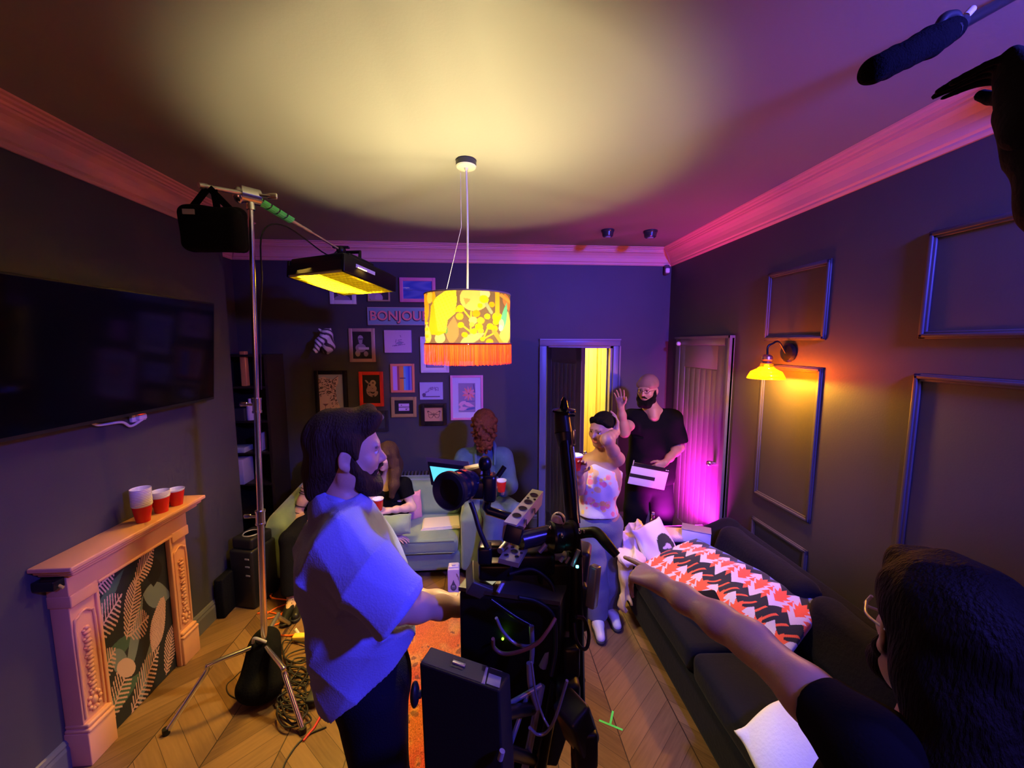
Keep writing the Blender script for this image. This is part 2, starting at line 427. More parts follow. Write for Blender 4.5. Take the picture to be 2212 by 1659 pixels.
# hallway behind the doorway
M_HALL = mat('cream_hall_panelling', (.8,.66,.3), .6)
b = MB(); hy = 5.15
b.box(((DX0+DX1)/2+.1, hy+.05, CEIL/2), (2.2, .1, CEIL)); b.box((.15, (YB+.12+hy)/2, CEIL/2), (.1, hy-YB-.12, CEIL)); b.box((2.05, (YB+.12+hy)/2, CEIL/2), (.1, hy-YB-.12, CEIL))
for k in range(22): b.box((.28+k*.085, hy-.004, 1.35), (.078, .012, 2.7), bev=.003)
b.box((1.50, hy-.02, 1.3), (.05, .04, 2.6)); struct(b.build('wall_hall', M_HALL))
b = MB(); b.box((1.1, (YB+hy)/2+.06, 2.5), (2.0, hy-YB-.12, .06)); struct(b.build('ceiling_hall', M_HALL))
# cornice: profile (out from wall, down from ceiling)
prof = [(0,-.155),(.012,-.155),(.02,-.143),(.02,-.132),(.032,-.124),(.036,-.112),(.042,-.092),(.056,-.068),(.078,-.048),(.1,-.038),(.104,-.028),(.118,-.028),(.122,-.018),(.14,-.016),(.146,-.008),(.165,-.007),(.17,0)]
def cornice(name, A, B, nrm, mA, mB):
    """runs A->B along the wall, nrm into the room; mA/mB mitre shift per unit of projection at each end"""
    b = MB(); A = V(A); B = V(B); d = (B-A).normalized(); nrm = V(nrm); vs = []
    for P, m in ((A, mA), (B, mB)):
        for o, z in prof: vs.append(P + nrm*o + d*(m*o) + V((0,0,z)))
    n = len(prof); b.add(vs, [(i, i+1, n+i+1, n+i) for i in range(n-1)], smooth=False)
    b.add(vs, [tuple(range(n))+(), tuple(range(2*n-1, n-1, -1))])
    o = recalc(b.build(name, M_CORN)); struct(o)
    return o
Z = CEIL-.0005
cornice('trim_1', (XL, YF, Z), (XL, YA, Z), (1,0,0), 0, 1)
cornice('trim_2', (XL, YA, Z), (XA, YA, Z), (0,1,0), -1, -1)
cornice('trim_3', (XA, YA, Z), (XA, YB, Z), (1,0,0), 1, -1)
cornice('trim_4', (XA, YB, Z), (XR, YB, Z), (0,-1,0), 1, -1)
cornice('trim_5', (XR, YB, Z), (XR, 1.27, Z), (-1,0,0), 1, 0)
# skirting
def skirting(name, A, B, nrm):
    b = MB(); A = V(A); B = V(B); nrm = V(nrm); pr = [(0,0),(.02,0),(.02,.1),(.014,.115),(.016,.125),(.008,.14),(0,.145)]; vs = []
    for P in (A, B):
        for o, z in pr: vs.append(P + nrm*o + V((0,0,z)))
    n = len(pr); b.add(vs, [(i, (i+1) % n, n+(i+1) % n, n+i) for i in range(n)] + [tuple(range(n)), tuple(range(2*n-1,n-1,-1))])
    struct(recalc(b.build(name, M_TRIMD)))
skirting('baseboard_left', (XL, YF, .001), (XL, YA, .001), (1,0,0))
skirting('baseboard_alcove', (XA, YA, .001), (XA, YB, .001), (1,0,0))
skirting('baseboard_back', (XA, YB, .001), (DX0-.09, YB, .001), (0,-1,0))
skirting('baseboard_corner', (DX1+.09, YB, .001), (XR, YB, .001), (0,-1,0))
skirting('baseboard_right', (XR, YF, .001), (XR, 2.86, .001), (-1,0,0))
# door frames
M_FRAME = mat('blue_grey_gloss', (.20,.19,.27), .35)
def architrave(mb, y, x0, x1, z1, w=.075):
    mb.box((x0-w/2, y-.012, z1/2), (w, .024, z1), bev=.005); mb.box((x1+w/2, y-.012, z1/2), (w, .024, z1), bev=.005)
    mb.box(((x0+x1)/2, y-.012, z1+w/2), (x1-x0+2*w, .024, w), bev=.005)
    mb.box((x0-w+.008, y-.02, z1/2), (.016, .04, z1)); mb.box((x1+w-.008, y-.02, z1/2), (.016, .04, z1)); mb.box(((x0+x1)/2, y-.02, z1+w-.008), (x1-x0+2*w, .04, .016))
b = MB(); architrave(b, YB, DX0, DX1, DZ)
for x in (DX0+.012, DX1-.012): b.box((x, YB+.06, DZ/2), (.024, .12, DZ)); b.box((x, YB+.09, DZ/2), (.05, .02, DZ))
b.box(((DX0+DX1)/2, YB+.06, DZ-.012), (DX1-DX0, .12, .024)); struct(b.build('trim_6', M_FRAME))
def door_leaf(name, w, h, mx, m, root_name, handle_x):
    """leaf in local coordinates: hinge at x=0, runs +x, face -y"""
    b = MB(); t = .04
    b.box((w/2, 0, h/2), (w, t-.012, h)); 
    for x in (.045, w-.045): b.box((x, 0, h/2), (.09, t, h))
    b.box((w/2, 0, .1), (w, t, .2)); b.box((w/2, 0, h-.06), (w, t, .12)); 
    n = 6; sw = (w-.18)/n
    for k in range(n): b.box((.09+sw*(k+.5), 0, h/2), (sw-.008, t-.006, h-.3), bev=.003)
    return b
root = bpy.data.objects.new('door_1', None); COL.objects.link(root); root.location = (DX0+.025, YB-.03, .008); root.rotation_euler[2] = R(-73); struct(root)
lm = mat('dark_door_paint', (.075,.06,.085), .5)
b = door_leaf('leaf', .665, 1.955, 0, lm, None, 0); b.build('door_leaf', lm, root, local=True)
b = MB()
for sy in (-1, 1):
    b.cyl((.615, sy*.018, .98), (.615, sy*.03, .98), .026); b.cyl((.615, sy*.03, .98), (.615, sy*.06, .98), .009); b.ball((.615, sy*.07, .98), (.026,.02,.026))
b.build('door_handle', M_STEEL, root, local=True)
b = MB()
for z in (.25, 1.0, 1.72): b.cyl((-.006, 0, z-.05), (-.006, 0, z+.05), .008, n=10)
b.build('hinge', M_DULL, root, local=True)
# closed door in the right wall
root = bpy.data.objects.new('door_2', None); COL.objects.link(root); root.location = (XR, 3.33, 0); struct(root)
md = mat('mauve_door_paint', (.17,.14,.19), .45)
y0, y1, z1 = 2.98, 3.70, 1.985; b = MB()
w = .08
for y in (y0-w/2, y1+w/2): b.box((XR-.014, y, (z1+w)/2), (.028, w, z1+w), bev=.006)
b.box((XR-.014, (y0+y1)/2, z1+w/2), (.028, y1-y0, w), bev=.006)
b.box((XR-.022, y0-w+.01, (z1+w)/2), (.044, .02, z1+w)); b.box((XR-.022, (y0+y1)/2, z1+w-.01), (.044, y1-y0+2*w, .02))
b.build('door_frame', M_TRIMD, root)
b = MB(); b.box((XR-.008, (y0+y1)/2, z1/2), (.012, y1-y0, z1))
for y in (y0+.05, y1-.05): b.box((XR-.012, y, z1/2), (.02, .1, z1), bev=.003)
b.box((XR-.0125, (y0+y1)/2, z1-.1), (.021, y1-y0-.196, .2), bev=.003); b.box((XR-.0125, (y0+y1)/2, .12), (.021, y1-y0-.196, .24), bev=.003)
for k in range(6):
    sw = (y1-y0-.2)/6; b.box((XR-.008, y0+.1+sw*(k+.5), z1/2), (.018, sw-.008, z1-.42), bev=.004)
b.build('door_leaf', md, root)
b = MB(); b.cyl((XR-.02, y0+.06, .99), (XR-.05, y0+.06, .99), .02); b.ball((XR-.07, y0+.06, .99), .025); b.build('door_handle', M_STEEL, root)
b = MB(); b.lathe((XR-.03, 3.70, 2.0), (-1,0,0), [(.02,0),(.02,.02),(.012,.03),(0,.032)], n=16); b.build('door_sensor', mat('white_plastic', (.8,.8,.8), .4), root)
# wall mouldings on the right wall
M_MOULD = mat('panel_moulding_paint', (.070,.065,.085), .45, spec=.35)
def moulding(n, ya, yb, za, zb, w=.034):
    b = MB()
    for s in range(2):
        ww, tt, o = ((w, .010, 0), (w*.5, .017, w*.2))[s]
        for z in (za+o+ww/2, zb-o-ww/2): b.box((XR-tt/2, (ya+yb)/2, z), (tt, yb-ya-2*o, ww), bev=.004)
        for y in (ya+o+ww/2, yb-o-ww/2): b.box((XR-tt/2, y, (za+zb)/2), (tt, ww, zb-za-2*o), bev=.004)
    struct(b.build('trim_%d' % n, M_MOULD))
moulding(7, 2.09, 2.58, 2.02, 2.48); moulding(8, 2.09, 2.58, .91, 1.86)
moulding(9, .75, 1.615, 2.02, 2.49); moulding(10, .75, 1.615, .93, 1.865)
moulding(11, 2.09, 2.58, .2, .74); moulding(12, .75, 1.615, .2, .74)
# ================================================================ PENDANT LAMP
def shade_mat(name, tw=.6):
    m = bpy.data.materials.new(name); m.use_nodes = True; nt = m.node_tree; n = nt.nodes; l = nt.links
    for q in list(n): 
        if q.type == 'BSDF_PRINCIPLED': n.remove(q)
    out = [q for q in n if q.type == 'OUTPUT_MATERIAL'][0]
    a = n.new('ShaderNodeAttribute'); a.attribute_name = 'col'; d = n.new('ShaderNodeBsdfDiffuse'); t = n.new('ShaderNodeBsdfTranslucent'); mx = n.new('ShaderNodeMixShader')
    mx.inputs[0].default_value = tw; l.new(a.outputs['Color'], d.inputs[0]); l.new(a.outputs['Color'], t.inputs[0]); l.new(d.outputs[0], mx.inputs[1]); l.new(t.outputs[0], mx.inputs[2]); l.new(mx.outputs[0], out.inputs['Surface'])
    return m
M_SHADE = shade_mat('printed_shade_fabric', .6)
PX, PY = -.085, 2.15
pend = empty('pendant_lamp', (PX, PY, 1.89), 'drum pendant lamp with bright fruit-printed shade and red fringe hanging from the ceiling', 'lamp')
b = MB(); b.lathe((PX,PY,CEIL), (0,0,-1), [(0,0),(.052,0),(.054,.006),(.054,.03),(.05,.036),(.012,.038),(.008,.05),(0,.05)], n=32, cols=[(.05,.05,.05)]*3+[(.5,.48,.4)]*4); b.build('ceiling_rose', M_GLOSS, pend)
b = MB(); b.tube([(PX,PY,2.92),(PX+.004,PY,2.6),(PX-.002,PY,2.18)], .0055, col=(.7,.66,.5)); b.build('cord', M_PAINT, pend)
b = MB(); b.tube([(PX-.03,PY,2.9),(PX-.03,PY,2.62),(PX-.12,PY-.02,2.26)], .0015, n=5, smooth_path=False, col=(.7,.6,.5)); b.build('safety_wire', M_PAINT, pend)
ZT, ZM, ZB, RS = 2.262, 2.0, 1.892, .232
def shade_col(u, v):
    th = (u-.5)*2*np.pi; back = np.abs(th) > np.pi/2
    th = np.where(back, np.sign(th)*np.pi-th, th)
    x = 930+745*np.sin(th); y = 240+935*v; x = np.where(back, 1860-x, x)
    C = np.tile(np.array([.17,.125,.11]), (len(x),1))
    def put(m, c): C[m] = c
    cy_, ol = np.array([.95,.75,.08]), np.array([.95,.30,.02])
    put(leaf2(x,y,690,1180,740,700,105), (.42,.24,.13)); put(leaf2(x,y,830,1170,1230,985,80), (.30,.42,.24)); put(leaf2(x,y,480,1190,530,930,90), (.45,.5,.3))
    put(leaf2(x,y,290,1180,250,800,75), (.6,.5,.16)); put(leaf2(x,y,600,1010,625,880,30), (.12,.3,.12))
    put(ell2(x,y,225,520,85,270), ol); put(ell2(x,y,330,340,60,110), (.55,.5,.08)); put(ell2(x,y,408,370,32,130), (.95,.35,.02)); put((x<290)&(x>185)&(y>780)&(y<1180)&(np.sin(y*.05)>.2), (.7,.45,.03))
    pine = poly2(x,y,[(455,350),(600,260),(775,235),(790,420),(760,650),(640,760),(600,980),(480,1030),(340,1010),(300,880),(330,700),(350,500)])
    cell = (np.sin(x*.075+y*.03)*np.sin(y*.075-x*.03))
    C[pine] = np.array([.95,.82,.08]); m = pine & (cell > .55); C[m] = (.95,.55,.03); m = pine & ((x < 400+.12*(y-400)) | (y > 960)); C[m] = (.95,.42,.02)
    put(ell2(x,y,1060,390,225,215), (.75,.55,.20)); put(ell2(x,y,1230,300,80,90), (.85,.7,.45)); put(poly2(x,y,[(895,385),(1000,400),(985,440),(925,500)]), (.9,.3,.12)); put(ell2(x,y,1215,395,75,70,.6), (.62,.66,.02))
    for q in ((870,560,1000,740),(1010,620,1010,850),(860,850,1010,980),(1185,1120,1290,850),(1190,1100,1370,990),(1000,990,1000,850)): put(seg2(x,y,*q,13), (.75,.6,.05))
    for cx,cy,r,c in ((840,570,62,(.9,.6,.02)),(1150,510,42,(.9,.6,.02)),(1340,480,48,(.9,.4,.02)),(1090,650,62,(.95,.35,.02)),(1040,770,65,(.95,.75,.25)),(1160,770,62,(.95,.45,.05)),(1020,840,40,(.9,.6,.1)),(1130,880,62,(.75,.75,.02)),(1050,960,50,(.85,.75,.03)),(1160,950,45,(.85,.8,.05)),(1265,695,50,(.8,.8,.03)),(1430,700,85,(.95,.7,.02)),(1405,790,50,(.9,.75,.02)),(830,700,62,(.95,.4,.04)),(845,850,52,(.95,.5,.02)),(905,1020,50,(.95,.4,.02)),(1310,870,55,(.95,.75,.02)),(1380,900,58,(.95,.45,.02)),(1300,1145,60,(.95,.4,.03)),(1185,1095,38,(.75,.7,.03)),(780,600,30,(.9,.5,.02))):
        put(ell2(x,y,cx,cy,r,r), c)
    put(seg2(x,y,1250,480,1330,620,28), (.3,.42,.3)); put(seg2(x,y,1430,260,1430,650,38), (.95,.45,.05)); put(leaf2(x,y,1560,260,1640,560,70), (.85,.2,.1)); put(seg2(x,y,1500,300,1650,380,30), (.95,.35,.1))
    put(seg2(x,y,1380,960,1510,1160,38), (.95,.35,.08)); put(leaf2(x,y,1590,1180,1620,560,85), (.75,.52,.22)); put(leaf2(x,y,1500,960,1600,400,50), (.12,.55,.45)); put(ell2(x,y,1500,820,45,90), (.55,.8,.55)); put(ell2(x,y,1490,890,38,60), (.55,.85,.85)); put(leaf2(x,y,1500,940,1560,1170,60), (.7,.5,.2))
    return C*np.array([.12,.095,.08])
paint_grid('shade', 560, 130, lambda u, v: (PX+RS*np.sin((u-.5)*2*np.pi), PY-RS*np.cos((u-.5)*2*np.pi), ZT+(ZM-ZT)*v), shade_col, M_SHADE, pend)
b = MB()
for z, r in ((ZT, RS), (ZM, RS+.002)): b.tube([(PX+r*math.cos(t*math.pi/16), PY+r*math.sin(t*math.pi/16), z) for t in range(32)], .004, n=6, closed=True, sub=2, col=(.5,.08,.12) if z < 2.1 else (.3,.22,.15))
for k in range(3):
    t = k*2*math.pi/3+.4; b.tube([(PX,PY,2.2),(PX+RS*math.cos(t),PY+RS*math.sin(t),ZT)], .002, n=5, smooth_path=False, col=(.5,.5,.5))
b.build('shade_ring', M_PAINT, pend)
b = MB(); nf = 430; r0 = RS+.006
for k in range(nf):
    t = 2*math.pi*k/nf; t2 = t+2*math.pi/nf*.8; zb = ZB+random.uniform(-.003,.004); rb = r0+random.uniform(-.003,.003)
    b.quad((PX+r0*math.cos(t),PY+r0*math.sin(t),ZM),(PX+r0*math.cos(t2),PY+r0*math.sin(t2),ZM),(PX+rb*math.cos(t2),PY+rb*math.sin(t2),zb),(PX+rb*math.cos(t),PY+rb*math.sin(t),zb), (.40,random.uniform(.006,.022),.004))
b.build('fringe', M_SHADE, pend)
M_BULB = mat('lit_bulb', (1,1,1), emit=(1,.75,.35), estr=170)
b = MB(); b.lathe((PX,PY,2.17), (0,0,-1), [(0,0),(.02,0),(.022,.05),(.018,.055),(0,.055)], col=(.2,.2,.2)); b.build('lamp_holder', M_PAINT, pend)
b = MB(); b.lathe((PX,PY,2.115), (0,0,-1), [(.013,0),(.016,.02),(.034,.05),(.042,.075),(.036,.1),(.015,.116),(0,.12)], n=24); bulb = b.build('light_bulb', M_BULB, pend)
# ================================================================ CEILING AND WALL BITS
def detector(px, py, name, label, r=.055):
    p = UZ(px, py, CEIL); e = empty(name, tuple(p), label, 'detector', 'small round detectors on the ceiling')
    b = MB(); b.lathe(p, (0,0,-1), [(0,0),(r,0),(r,.012),(r*.9,.02),(r*.8,.05),(r*.7,.055),(0,.056)], n=28, cols=[(.03,.03,.03)]*6); b.build('housing', M_GLOSS, e)
    b = MB(); b.lathe(p+V((0,0,-.052)), (0,0,-1), [(r*.45,0),(r*.45,.008),(r*.3,.012),(0,.012)], n=20, col=(.25,.25,.28)); b.build('sensor_lens', M_GLOSS, e)
detector(1313, 497, 'ceiling_detector', 'small dark round detector on the ceiling, the left one of two'); detector(1405, 499, 'ceiling_detector', 'small dark round detector on the ceiling, the right one nearer the corner', .06)
p = UY(1440, 583, 3.965); e = empty('motion_sensor', tuple(p), 'small pale motion sensor in the top right corner of the room', 'sensor')
b = MB(); b.box(p, (.05,.05,.1), bev=.015, col=(.1,.08,.1)); b.build('housing', M_GLOSS, e); b = MB(); b.box(p+V((-.004,-.028,-.012)), (.044,.03,.05), bev=.012, col=(.85,.8,.85)); b.build('sensor_lens', M_GLOSS, e)
# round plate high on the back wall
p = UY(695, 590, 3.985); b = MB(); b.lathe(p, (0,-1,0), [(0,0),(.05,0),(.055,.01),(.04,.018),(.036,.012),(0,.012)], n=24, cols=[(.12,.11,.12)]*3+[(.3,.28,.3)]*2)
tag(b.build('wall_plate', M_GLOSS, loc=p), 'small dim round plate high on the back wall above the gallery', 'ornament')
# ================================================================ WALL SCONCE
S0 = UX(1705, 762, XR-.005); A1 = UX(1657, 775, 1.80); BB = UX(1659, 838, 1.80)
SCONCE_B = V((BB.x, BB.y, 1.80))
sx_, sy_ = A1.x, A1.y
sc_ = empty('wall_sconce', tuple(S0), 'amber glass wall sconce with glowing filament bulb on a black arm', 'lamp')
b = MB(); b.lathe(S0, (-1,0,0), [(0,0),(.06,0),(.062,.008),(.05,.022),(.02,.03),(0,.03)], n=32); b.build('back_plate', M_BLACKM, sc_)
b = MB(); zt_ = 2.0; b.tube([S0+V((-.02,0,-.01)), V((XR-.09,S0.y-.01,zt_+.01)), V((sx_+.03,sy_,zt_+.0)), V((sx_,sy_,zt_-.02)), V((sx_,sy_,1.925))], .006, n=10); b.build('arm', M_BLACKM, sc_)
b = MB(); b.lathe((sx_,sy_,1.93), (0,0,-1), [(0,0),(.018,0),(.03,.012),(.032,.03),(.022,.045),(.03,.05),(.03,.06),(0,.06)], n=24, col=(.5,.3,.2)); b.build('lamp_holder', mat('copper', (.6,.3,.18), .3, .9), sc_)
def thin_glass(name, tint, gl=.12):
    m = bpy.data.materials.new(name); m.use_nodes = True; nt = m.node_tree; n = nt.nodes; l = nt.links
    for q in list(n):
        if q.type == 'BSDF_PRINCIPLED': n.remove(q)
    out = [q for q in n if q.type == 'OUTPUT_MATERIAL'][0]; t = n.new('ShaderNodeBsdfTransparent'); t.inputs[0].default_value = (*tint,1); g = n.new('ShaderNodeBsdfGlossy'); g.inputs[0].default_value = (1,.8,.5,1); g.inputs['Roughness'].default_value = .08
    d = n.new('ShaderNodeBsdfTranslucent'); d.inputs[0].default_value = (*tint,1); m1 = n.new('ShaderNodeMixShader'); m1.inputs[0].default_value = .18; l.new(t.outputs[0], m1.inputs[1]); l.new(d.outputs[0], m1.inputs[2])
    m2 = n.new('ShaderNodeMixShader'); m2.inputs[0].default_value = gl; l.new(m1.outputs[0], m2.inputs[1]); l.new(g.outputs[0], m2.inputs[2]); l.new(m2.outputs[0], out.inputs['Surface']); return m
M_AMBER = thin_glass('amber_glass', (.95,.52,.12))
b = MB(); b.lathe((sx_,sy_,1.875), (0,0,-1), [(.032,0),(.036,.02),(.05,.035),(.085,.055),(.1,.085),(.104,.098)], n=48); g = b.build('glass_shade', M_AMBER, sc_)
md = g.modifiers.new('t', 'SOLIDIFY'); md.thickness = .0025
M_FIL = mat('lit_filament', (1,.8,.5), emit=(1,.62,.2), estr=60)
b = MB(); b.lathe((sx_,sy_,1.868), (0,0,-1), [(.012,0),(.016,.015),(.027,.04),(.029,.055),(.02,.075),(0,.085)], n=24); b.build('light_bulb', mat('warm_glow_glass', (1,.85,.5), .2, emit=(1,.55,.12), estr=9), sc_)
b = MB()
for k in range(5):
    t = k*1.256; b.cyl((sx_+.008*math.cos(t),sy_+.008*math.sin(t),1.852), (sx_+.013*math.cos(t),sy_+.013*math.sin(t),1.80), .0015, n=6)
b.build('filament', M_FIL, sc_)
SCONCE_B = V((sx_, sy_, 1.765))
# ================================================================ GALLERY WALL
GALL = 'framed pictures of the gallery wall'
YW = YB-.002
def picture(name, label, x0, y0, x1, y1, fcol, fw_px, pic, nx=60, ny=60, depth=.025, matw=0, matcol=(.8,.78,.8), m=None, tilt=0.0, cat='picture', frm=True, glossy=True):
    a = UY(x0, y0, YW-depth); c = UY(x1, y1, YW-depth); W, Hh = c.x-a.x, a.z-c.z; ctr = V(((a.x+c.x)/2, YW-depth/2, (a.z+c.z)/2))
    e = empty(name, (ctr.x, YW, ctr.z), label, cat, GALL)
    fw = fw_px/207.0; w2, h2 = W/2, Hh/2
    if frm:
        b = MB()
        for sx in (-1,1): b.box((ctr.x+sx*(w2-fw/2), YW-depth/2, ctr.z), (fw, depth, Hh), col=fcol, bev=.003)
        for sz in (-1,1): b.box((ctr.x, YW-depth/2, ctr.z+sz*(h2-fw/2)), (W-2*fw+.002, depth, fw), col=fcol, bev=.003)
        b.build('frame', m or M_GLOSS, e)
        iw, ih, yy = w2-fw, h2-fw, YW-depth*.55
    else:
        b = MB(); b.box((ctr.x, YW-depth/2, ctr.z), (W, depth-.001, Hh), col=fcol, bev=.002); b.build('canvas', M_PAINT, e); iw, ih, yy = w2-.002, h2-.002, YW-depth-.0005
    if matw:
        mw = matw/207.0; b = MB()
        for sx in (-1,1): b.box((ctr.x+sx*(iw-mw/2), yy-.002, ctr.z), (mw, .004, 2*ih), col=matcol)
        for sz in (-1,1): b.box((ctr.x, yy-.002, ctr.z+sz*(ih-mw/2)), (2*iw-2*mw, .004, mw), col=matcol)
        b.build('mount', M_PAINT, e); iw -= mw; ih -= mw
    if pic: paint_grid('print', nx, ny, lambda u, v: (ctr.x-iw+2*iw*u, np.full_like(u, yy), ctr.z+ih-2*ih*v), pic, M_PAINT, e)
    return e
def base(c): return lambda u: np.tile(np.array(c, float), (len(u),1))
def p_small1(u, v):
    C = base((.08,.05,.09))(u); C[ell2(u,v,.45,.55,.28,.22)] = (.55,.3,.3); C[ell2(u,v,.45,.95,.45,.25)] = (.3,.25,.35); return C
picture('picture_frame', 'white picture frame with dark photo, half behind the yellow light panel', 710, 604, 769, 657, (.75,.72,.8), 8, p_small1)
def p_small2(u, v):
    C = base((.05,.03,.05))(u); C[ell2(u,v,.25,.6,.3,.5)] = (.5,.35,.45); C[ell2(u,v,.55,.45,.12,.14)] = (.6,.15,.1); C[ell2(u,v,.5,.85,.2,.3)] = (.65,.5,.6); return C
picture('picture_frame', 'thin wooden picture frame beside the end of the yellow light panel', 793, 614, 842, 651, (.6,.42,.28), 3, p_small2)
def p_blue(u, v):
    C = base((.10,.16,.62))(u); n = np.sin(u*9+3*np.sin(v*7))*.04; C += n[:,None]; C[np.abs(v-.52-.02*np.sin(u*12)) < .018] = (.08,.1,.4)
    C[ell2(u,v,.12,.38,.11,.03)] = (.8,.9,.8); C[ell2(u,v,.05,.38,.08,.015)] = (.7,.9,.9); return C
picture('picture_frame', 'pink picture frame with a deep blue seascape above the bonjour sign', 862, 599, 941, 653, (.85,.25,.50), 7, p_blue, 80, 60)
# BONJOUR sign
a = UY(793, 663, YW-.02); c = UY(1003, 703, YW-.02); e = empty('wall_sign', ((a.x+c.x)/2, YW, (a.z+c.z)/2), 'long blue wall sign with pink capital letters reading bonjour', 'sign')
b = MB(); b.box(((a.x+c.x)/2, YW-.01, (a.z+c.z)/2), (c.x-a.x, .02, a.z-c.z), col=(.26,.42,.55), bev=.003); b.build('board', M_PAINT, e)
b = MB(); zc = (a.z+c.z)/2; hh = (a.z-c.z)/2
for s_ in (-1,1): b.box(((a.x+c.x)/2, YW-.0215, zc+s_*(hh-.004)), (c.x-a.x, .003, .006), col=(.55,.35,.4)); b.box(((a.x if s_ < 0 else c.x)-s_*.003, YW-.0215, zc), (.006,.003,2*hh), col=(.4,.35,.45))
b.build('border', M_PAINT, e)
def text_obj(name, txt, size, loc, rot, m, parent, extr=.002, off=.0, spc=1.0):
    cu = bpy.data.curves.new(name, 'FONT'); cu.body = txt; cu.size = size; cu.extrude = extr; cu.offset = off; cu.space_character = spc; cu.align_y = 'CENTER'
    t = bpy.data.objects.new(name+'_src', cu); COL.objects.link(t); bpy.context.view_layer.update()
    me = bpy.data.meshes.new_from_object(t.evaluated_get(bpy.context.evaluated_depsgraph_get())); bpy.data.objects.remove(t)
    me.transform(Matrix.Translation(V(loc)-world_off(parent)) @ rot.to_4x4()); me.materials.clear(); me.materials.append(m); me.name = name
    o = bpy.data.objects.new(name, me); COL.objects.link(o); o.parent = parent; return o
RW = Matrix.Rotation(R(90), 3, 'X')
M_LPINK = mat('coral_lettering', (.95,.30,.32), .5); M_LDARK = mat('dark_lettering', (.05,.03,.06), .6)
text_obj('letter_shadow', 'BONJOUR', .128, (a.x+.016, YW-.0225, zc-.004), RW, M_LDARK, e, .001, .0065, 1.02)
text_obj('lettering', 'BONJOUR', .128, (a.x+.021, YW-.0255, zc), RW, M_LPINK, e, .0015, .0022, 1.02)
# zebra head
q = UY(697, 738, 3.9); e = empty('zebra_head', (q.x, YW, q.z), 'small striped zebra head mounted on the back wall', 'ornament')
S = SDF(.0045)
def zp(px, py, Y): return UY(px, py, Y)
S.cap(zp(706,722,3.86), zp(690,738,3.80), .042, .034, .03).cap(zp(690,738,3.80), zp(683,755,3.74), .034, .024, .03).ell(zp(682,758,3.73), (.026,.03,.02), k=.02)
S.cap(zp(706,722,3.87), zp(709,748,3.94), .05, .058, .04).cap(zp(709,748,3.94), zp(706,757,3.985), .058, .04, .03)
S.cap(zp(693,714,3.86), zp(689,711,3.85), .014, .008, .012).cap(zp(711,715,3.88), zp(714,710,3.87), .014, .007, .012).cut((0,YW,0), (0,1,0))
def zcol(P):
    w = np.sin((P[:,2]*105+(P[:,0]*60)+2*np.sin(P[:,0]*40))+P[:,1]*80); C = np.tile(np.array([.75,.72,.8]), (len(P),1)); C[w > .25] = (.05,.04,.06); return C
S.colf = zcol; S.build('head', M_PAINT, e)
def p_port(u, v):
    C = base((.012,.01,.015))(u); g = (.42,.33,.38)
    C[ell2(u,v,.42,.24,.14,.11)] = g; C[ell2(u,v,.42,.36,.1,.1)] = (.35,.25,.3); C[ell2(u,v,.42,.60,.28,.16)] = (.3,.22,.3); C[(np.abs(v-.62)<.045)&(u>.3)&(u<.85)] = (.6,.5,.62)
    C[ell2(u,v,.25,.80,.13,.12)] = (.38,.27,.3); C[ell2(u,v,.68,.82,.12,.1)] = (.38,.27,.3); C[(np.abs(v-.27)<.02)&(u>.3)&(u<.56)] = (.05,.04,.05); return C
picture('picture_frame', 'gold picture frame with a black and white seated figure, beside the zebra head', 752, 709, 811, 782, (.62,.40,.38), 7, p_port, 60, 80, m=mat('gilt_frame', vc=True, rough=.3, metal=.4))
def p_sketch(u, v):
    C = base((.62,.40,.58))(u)
    for q in ((.38,.7,.78,.62),(.42,.62,.55,.5),(.55,.5,.72,.55),(.5,.45,.66,.42),(.44,.42,.42,.55),(.62,.3,.6,.22),(.3,.7,.45,.66),(.5,.68,.62,.62)): C[seg2(u,v,*q,.012)] = (.2,.1,.25)
    C[ell2(u,v,.56,.58,.12,.06)] = (.3,.25,.4); return C
picture('canvas_print', 'small lilac canvas with a fine line drawing right under the bonjour sign', 829, 713, 889, 762, (.45,.32,.7), 0, p_sketch, 90, 70, frm=False, depth=.03)
def p_leo(u, v):
    C = base((.42,.45,.72))(u); face = poly2(u,v,[(0,.1),(.2,.05),(.5,.12),(.62,.13),(.82,.03),(.80,.2),(.68,.32),(.70,.6),(.80,.75),(.9,1),(0,1)])
    C[face] = (.72,.52,.68); rs = np.random.RandomState(3)
    for i in range(130):
        cx, cy = rs.rand()*.72, .1+rs.rand()*.45
        m = ell2(u,v,cx,cy,.015+.035*rs.rand(),.009,-.15+.2*rs.randn()) & face; C[m] = (.05,.03,.08)
    for i in range(50):
        cx, cy = .42+rs.rand()*.35, .5+rs.rand()*.5; m = ell2(u,v,cx,cy,.03,.009,-.6) & face; C[m] = (.05,.03,.08)
    C[ell2(u,v,.22,.6,.16,.13)&face] = (.78,.55,.72); C[ell2(u,v,.40,.44,.06,.035)] = (.03,.02,.05); C[ell2(u,v,.40,.44,.025,.018)] = (.7,.5,.6)
    C[poly2(u,v,[(.12,.72),(.36,.72),(.23,.78)])] = (.2,.1,.22)
    for q in ((.23,.78,.23,.84),(.23,.84,.1,.88),(.23,.84,.38,.88),(.55,.15,.8,.04),(.53,.17,.7,.25)): C[seg2(u,v,*q,.008)] = (.1,.05,.12)
    m = face & (v > .93) & (u < .45) & (np.sin(u*60) > 0); C[m] = (.1,.05,.12); return C
picture('picture_frame', 'large black frame with a leopard face print, lowest on the left of the gallery', 677, 801, 752, 905, (.012,.012,.016), 8, p_leo, 130, 170, depth=.035)
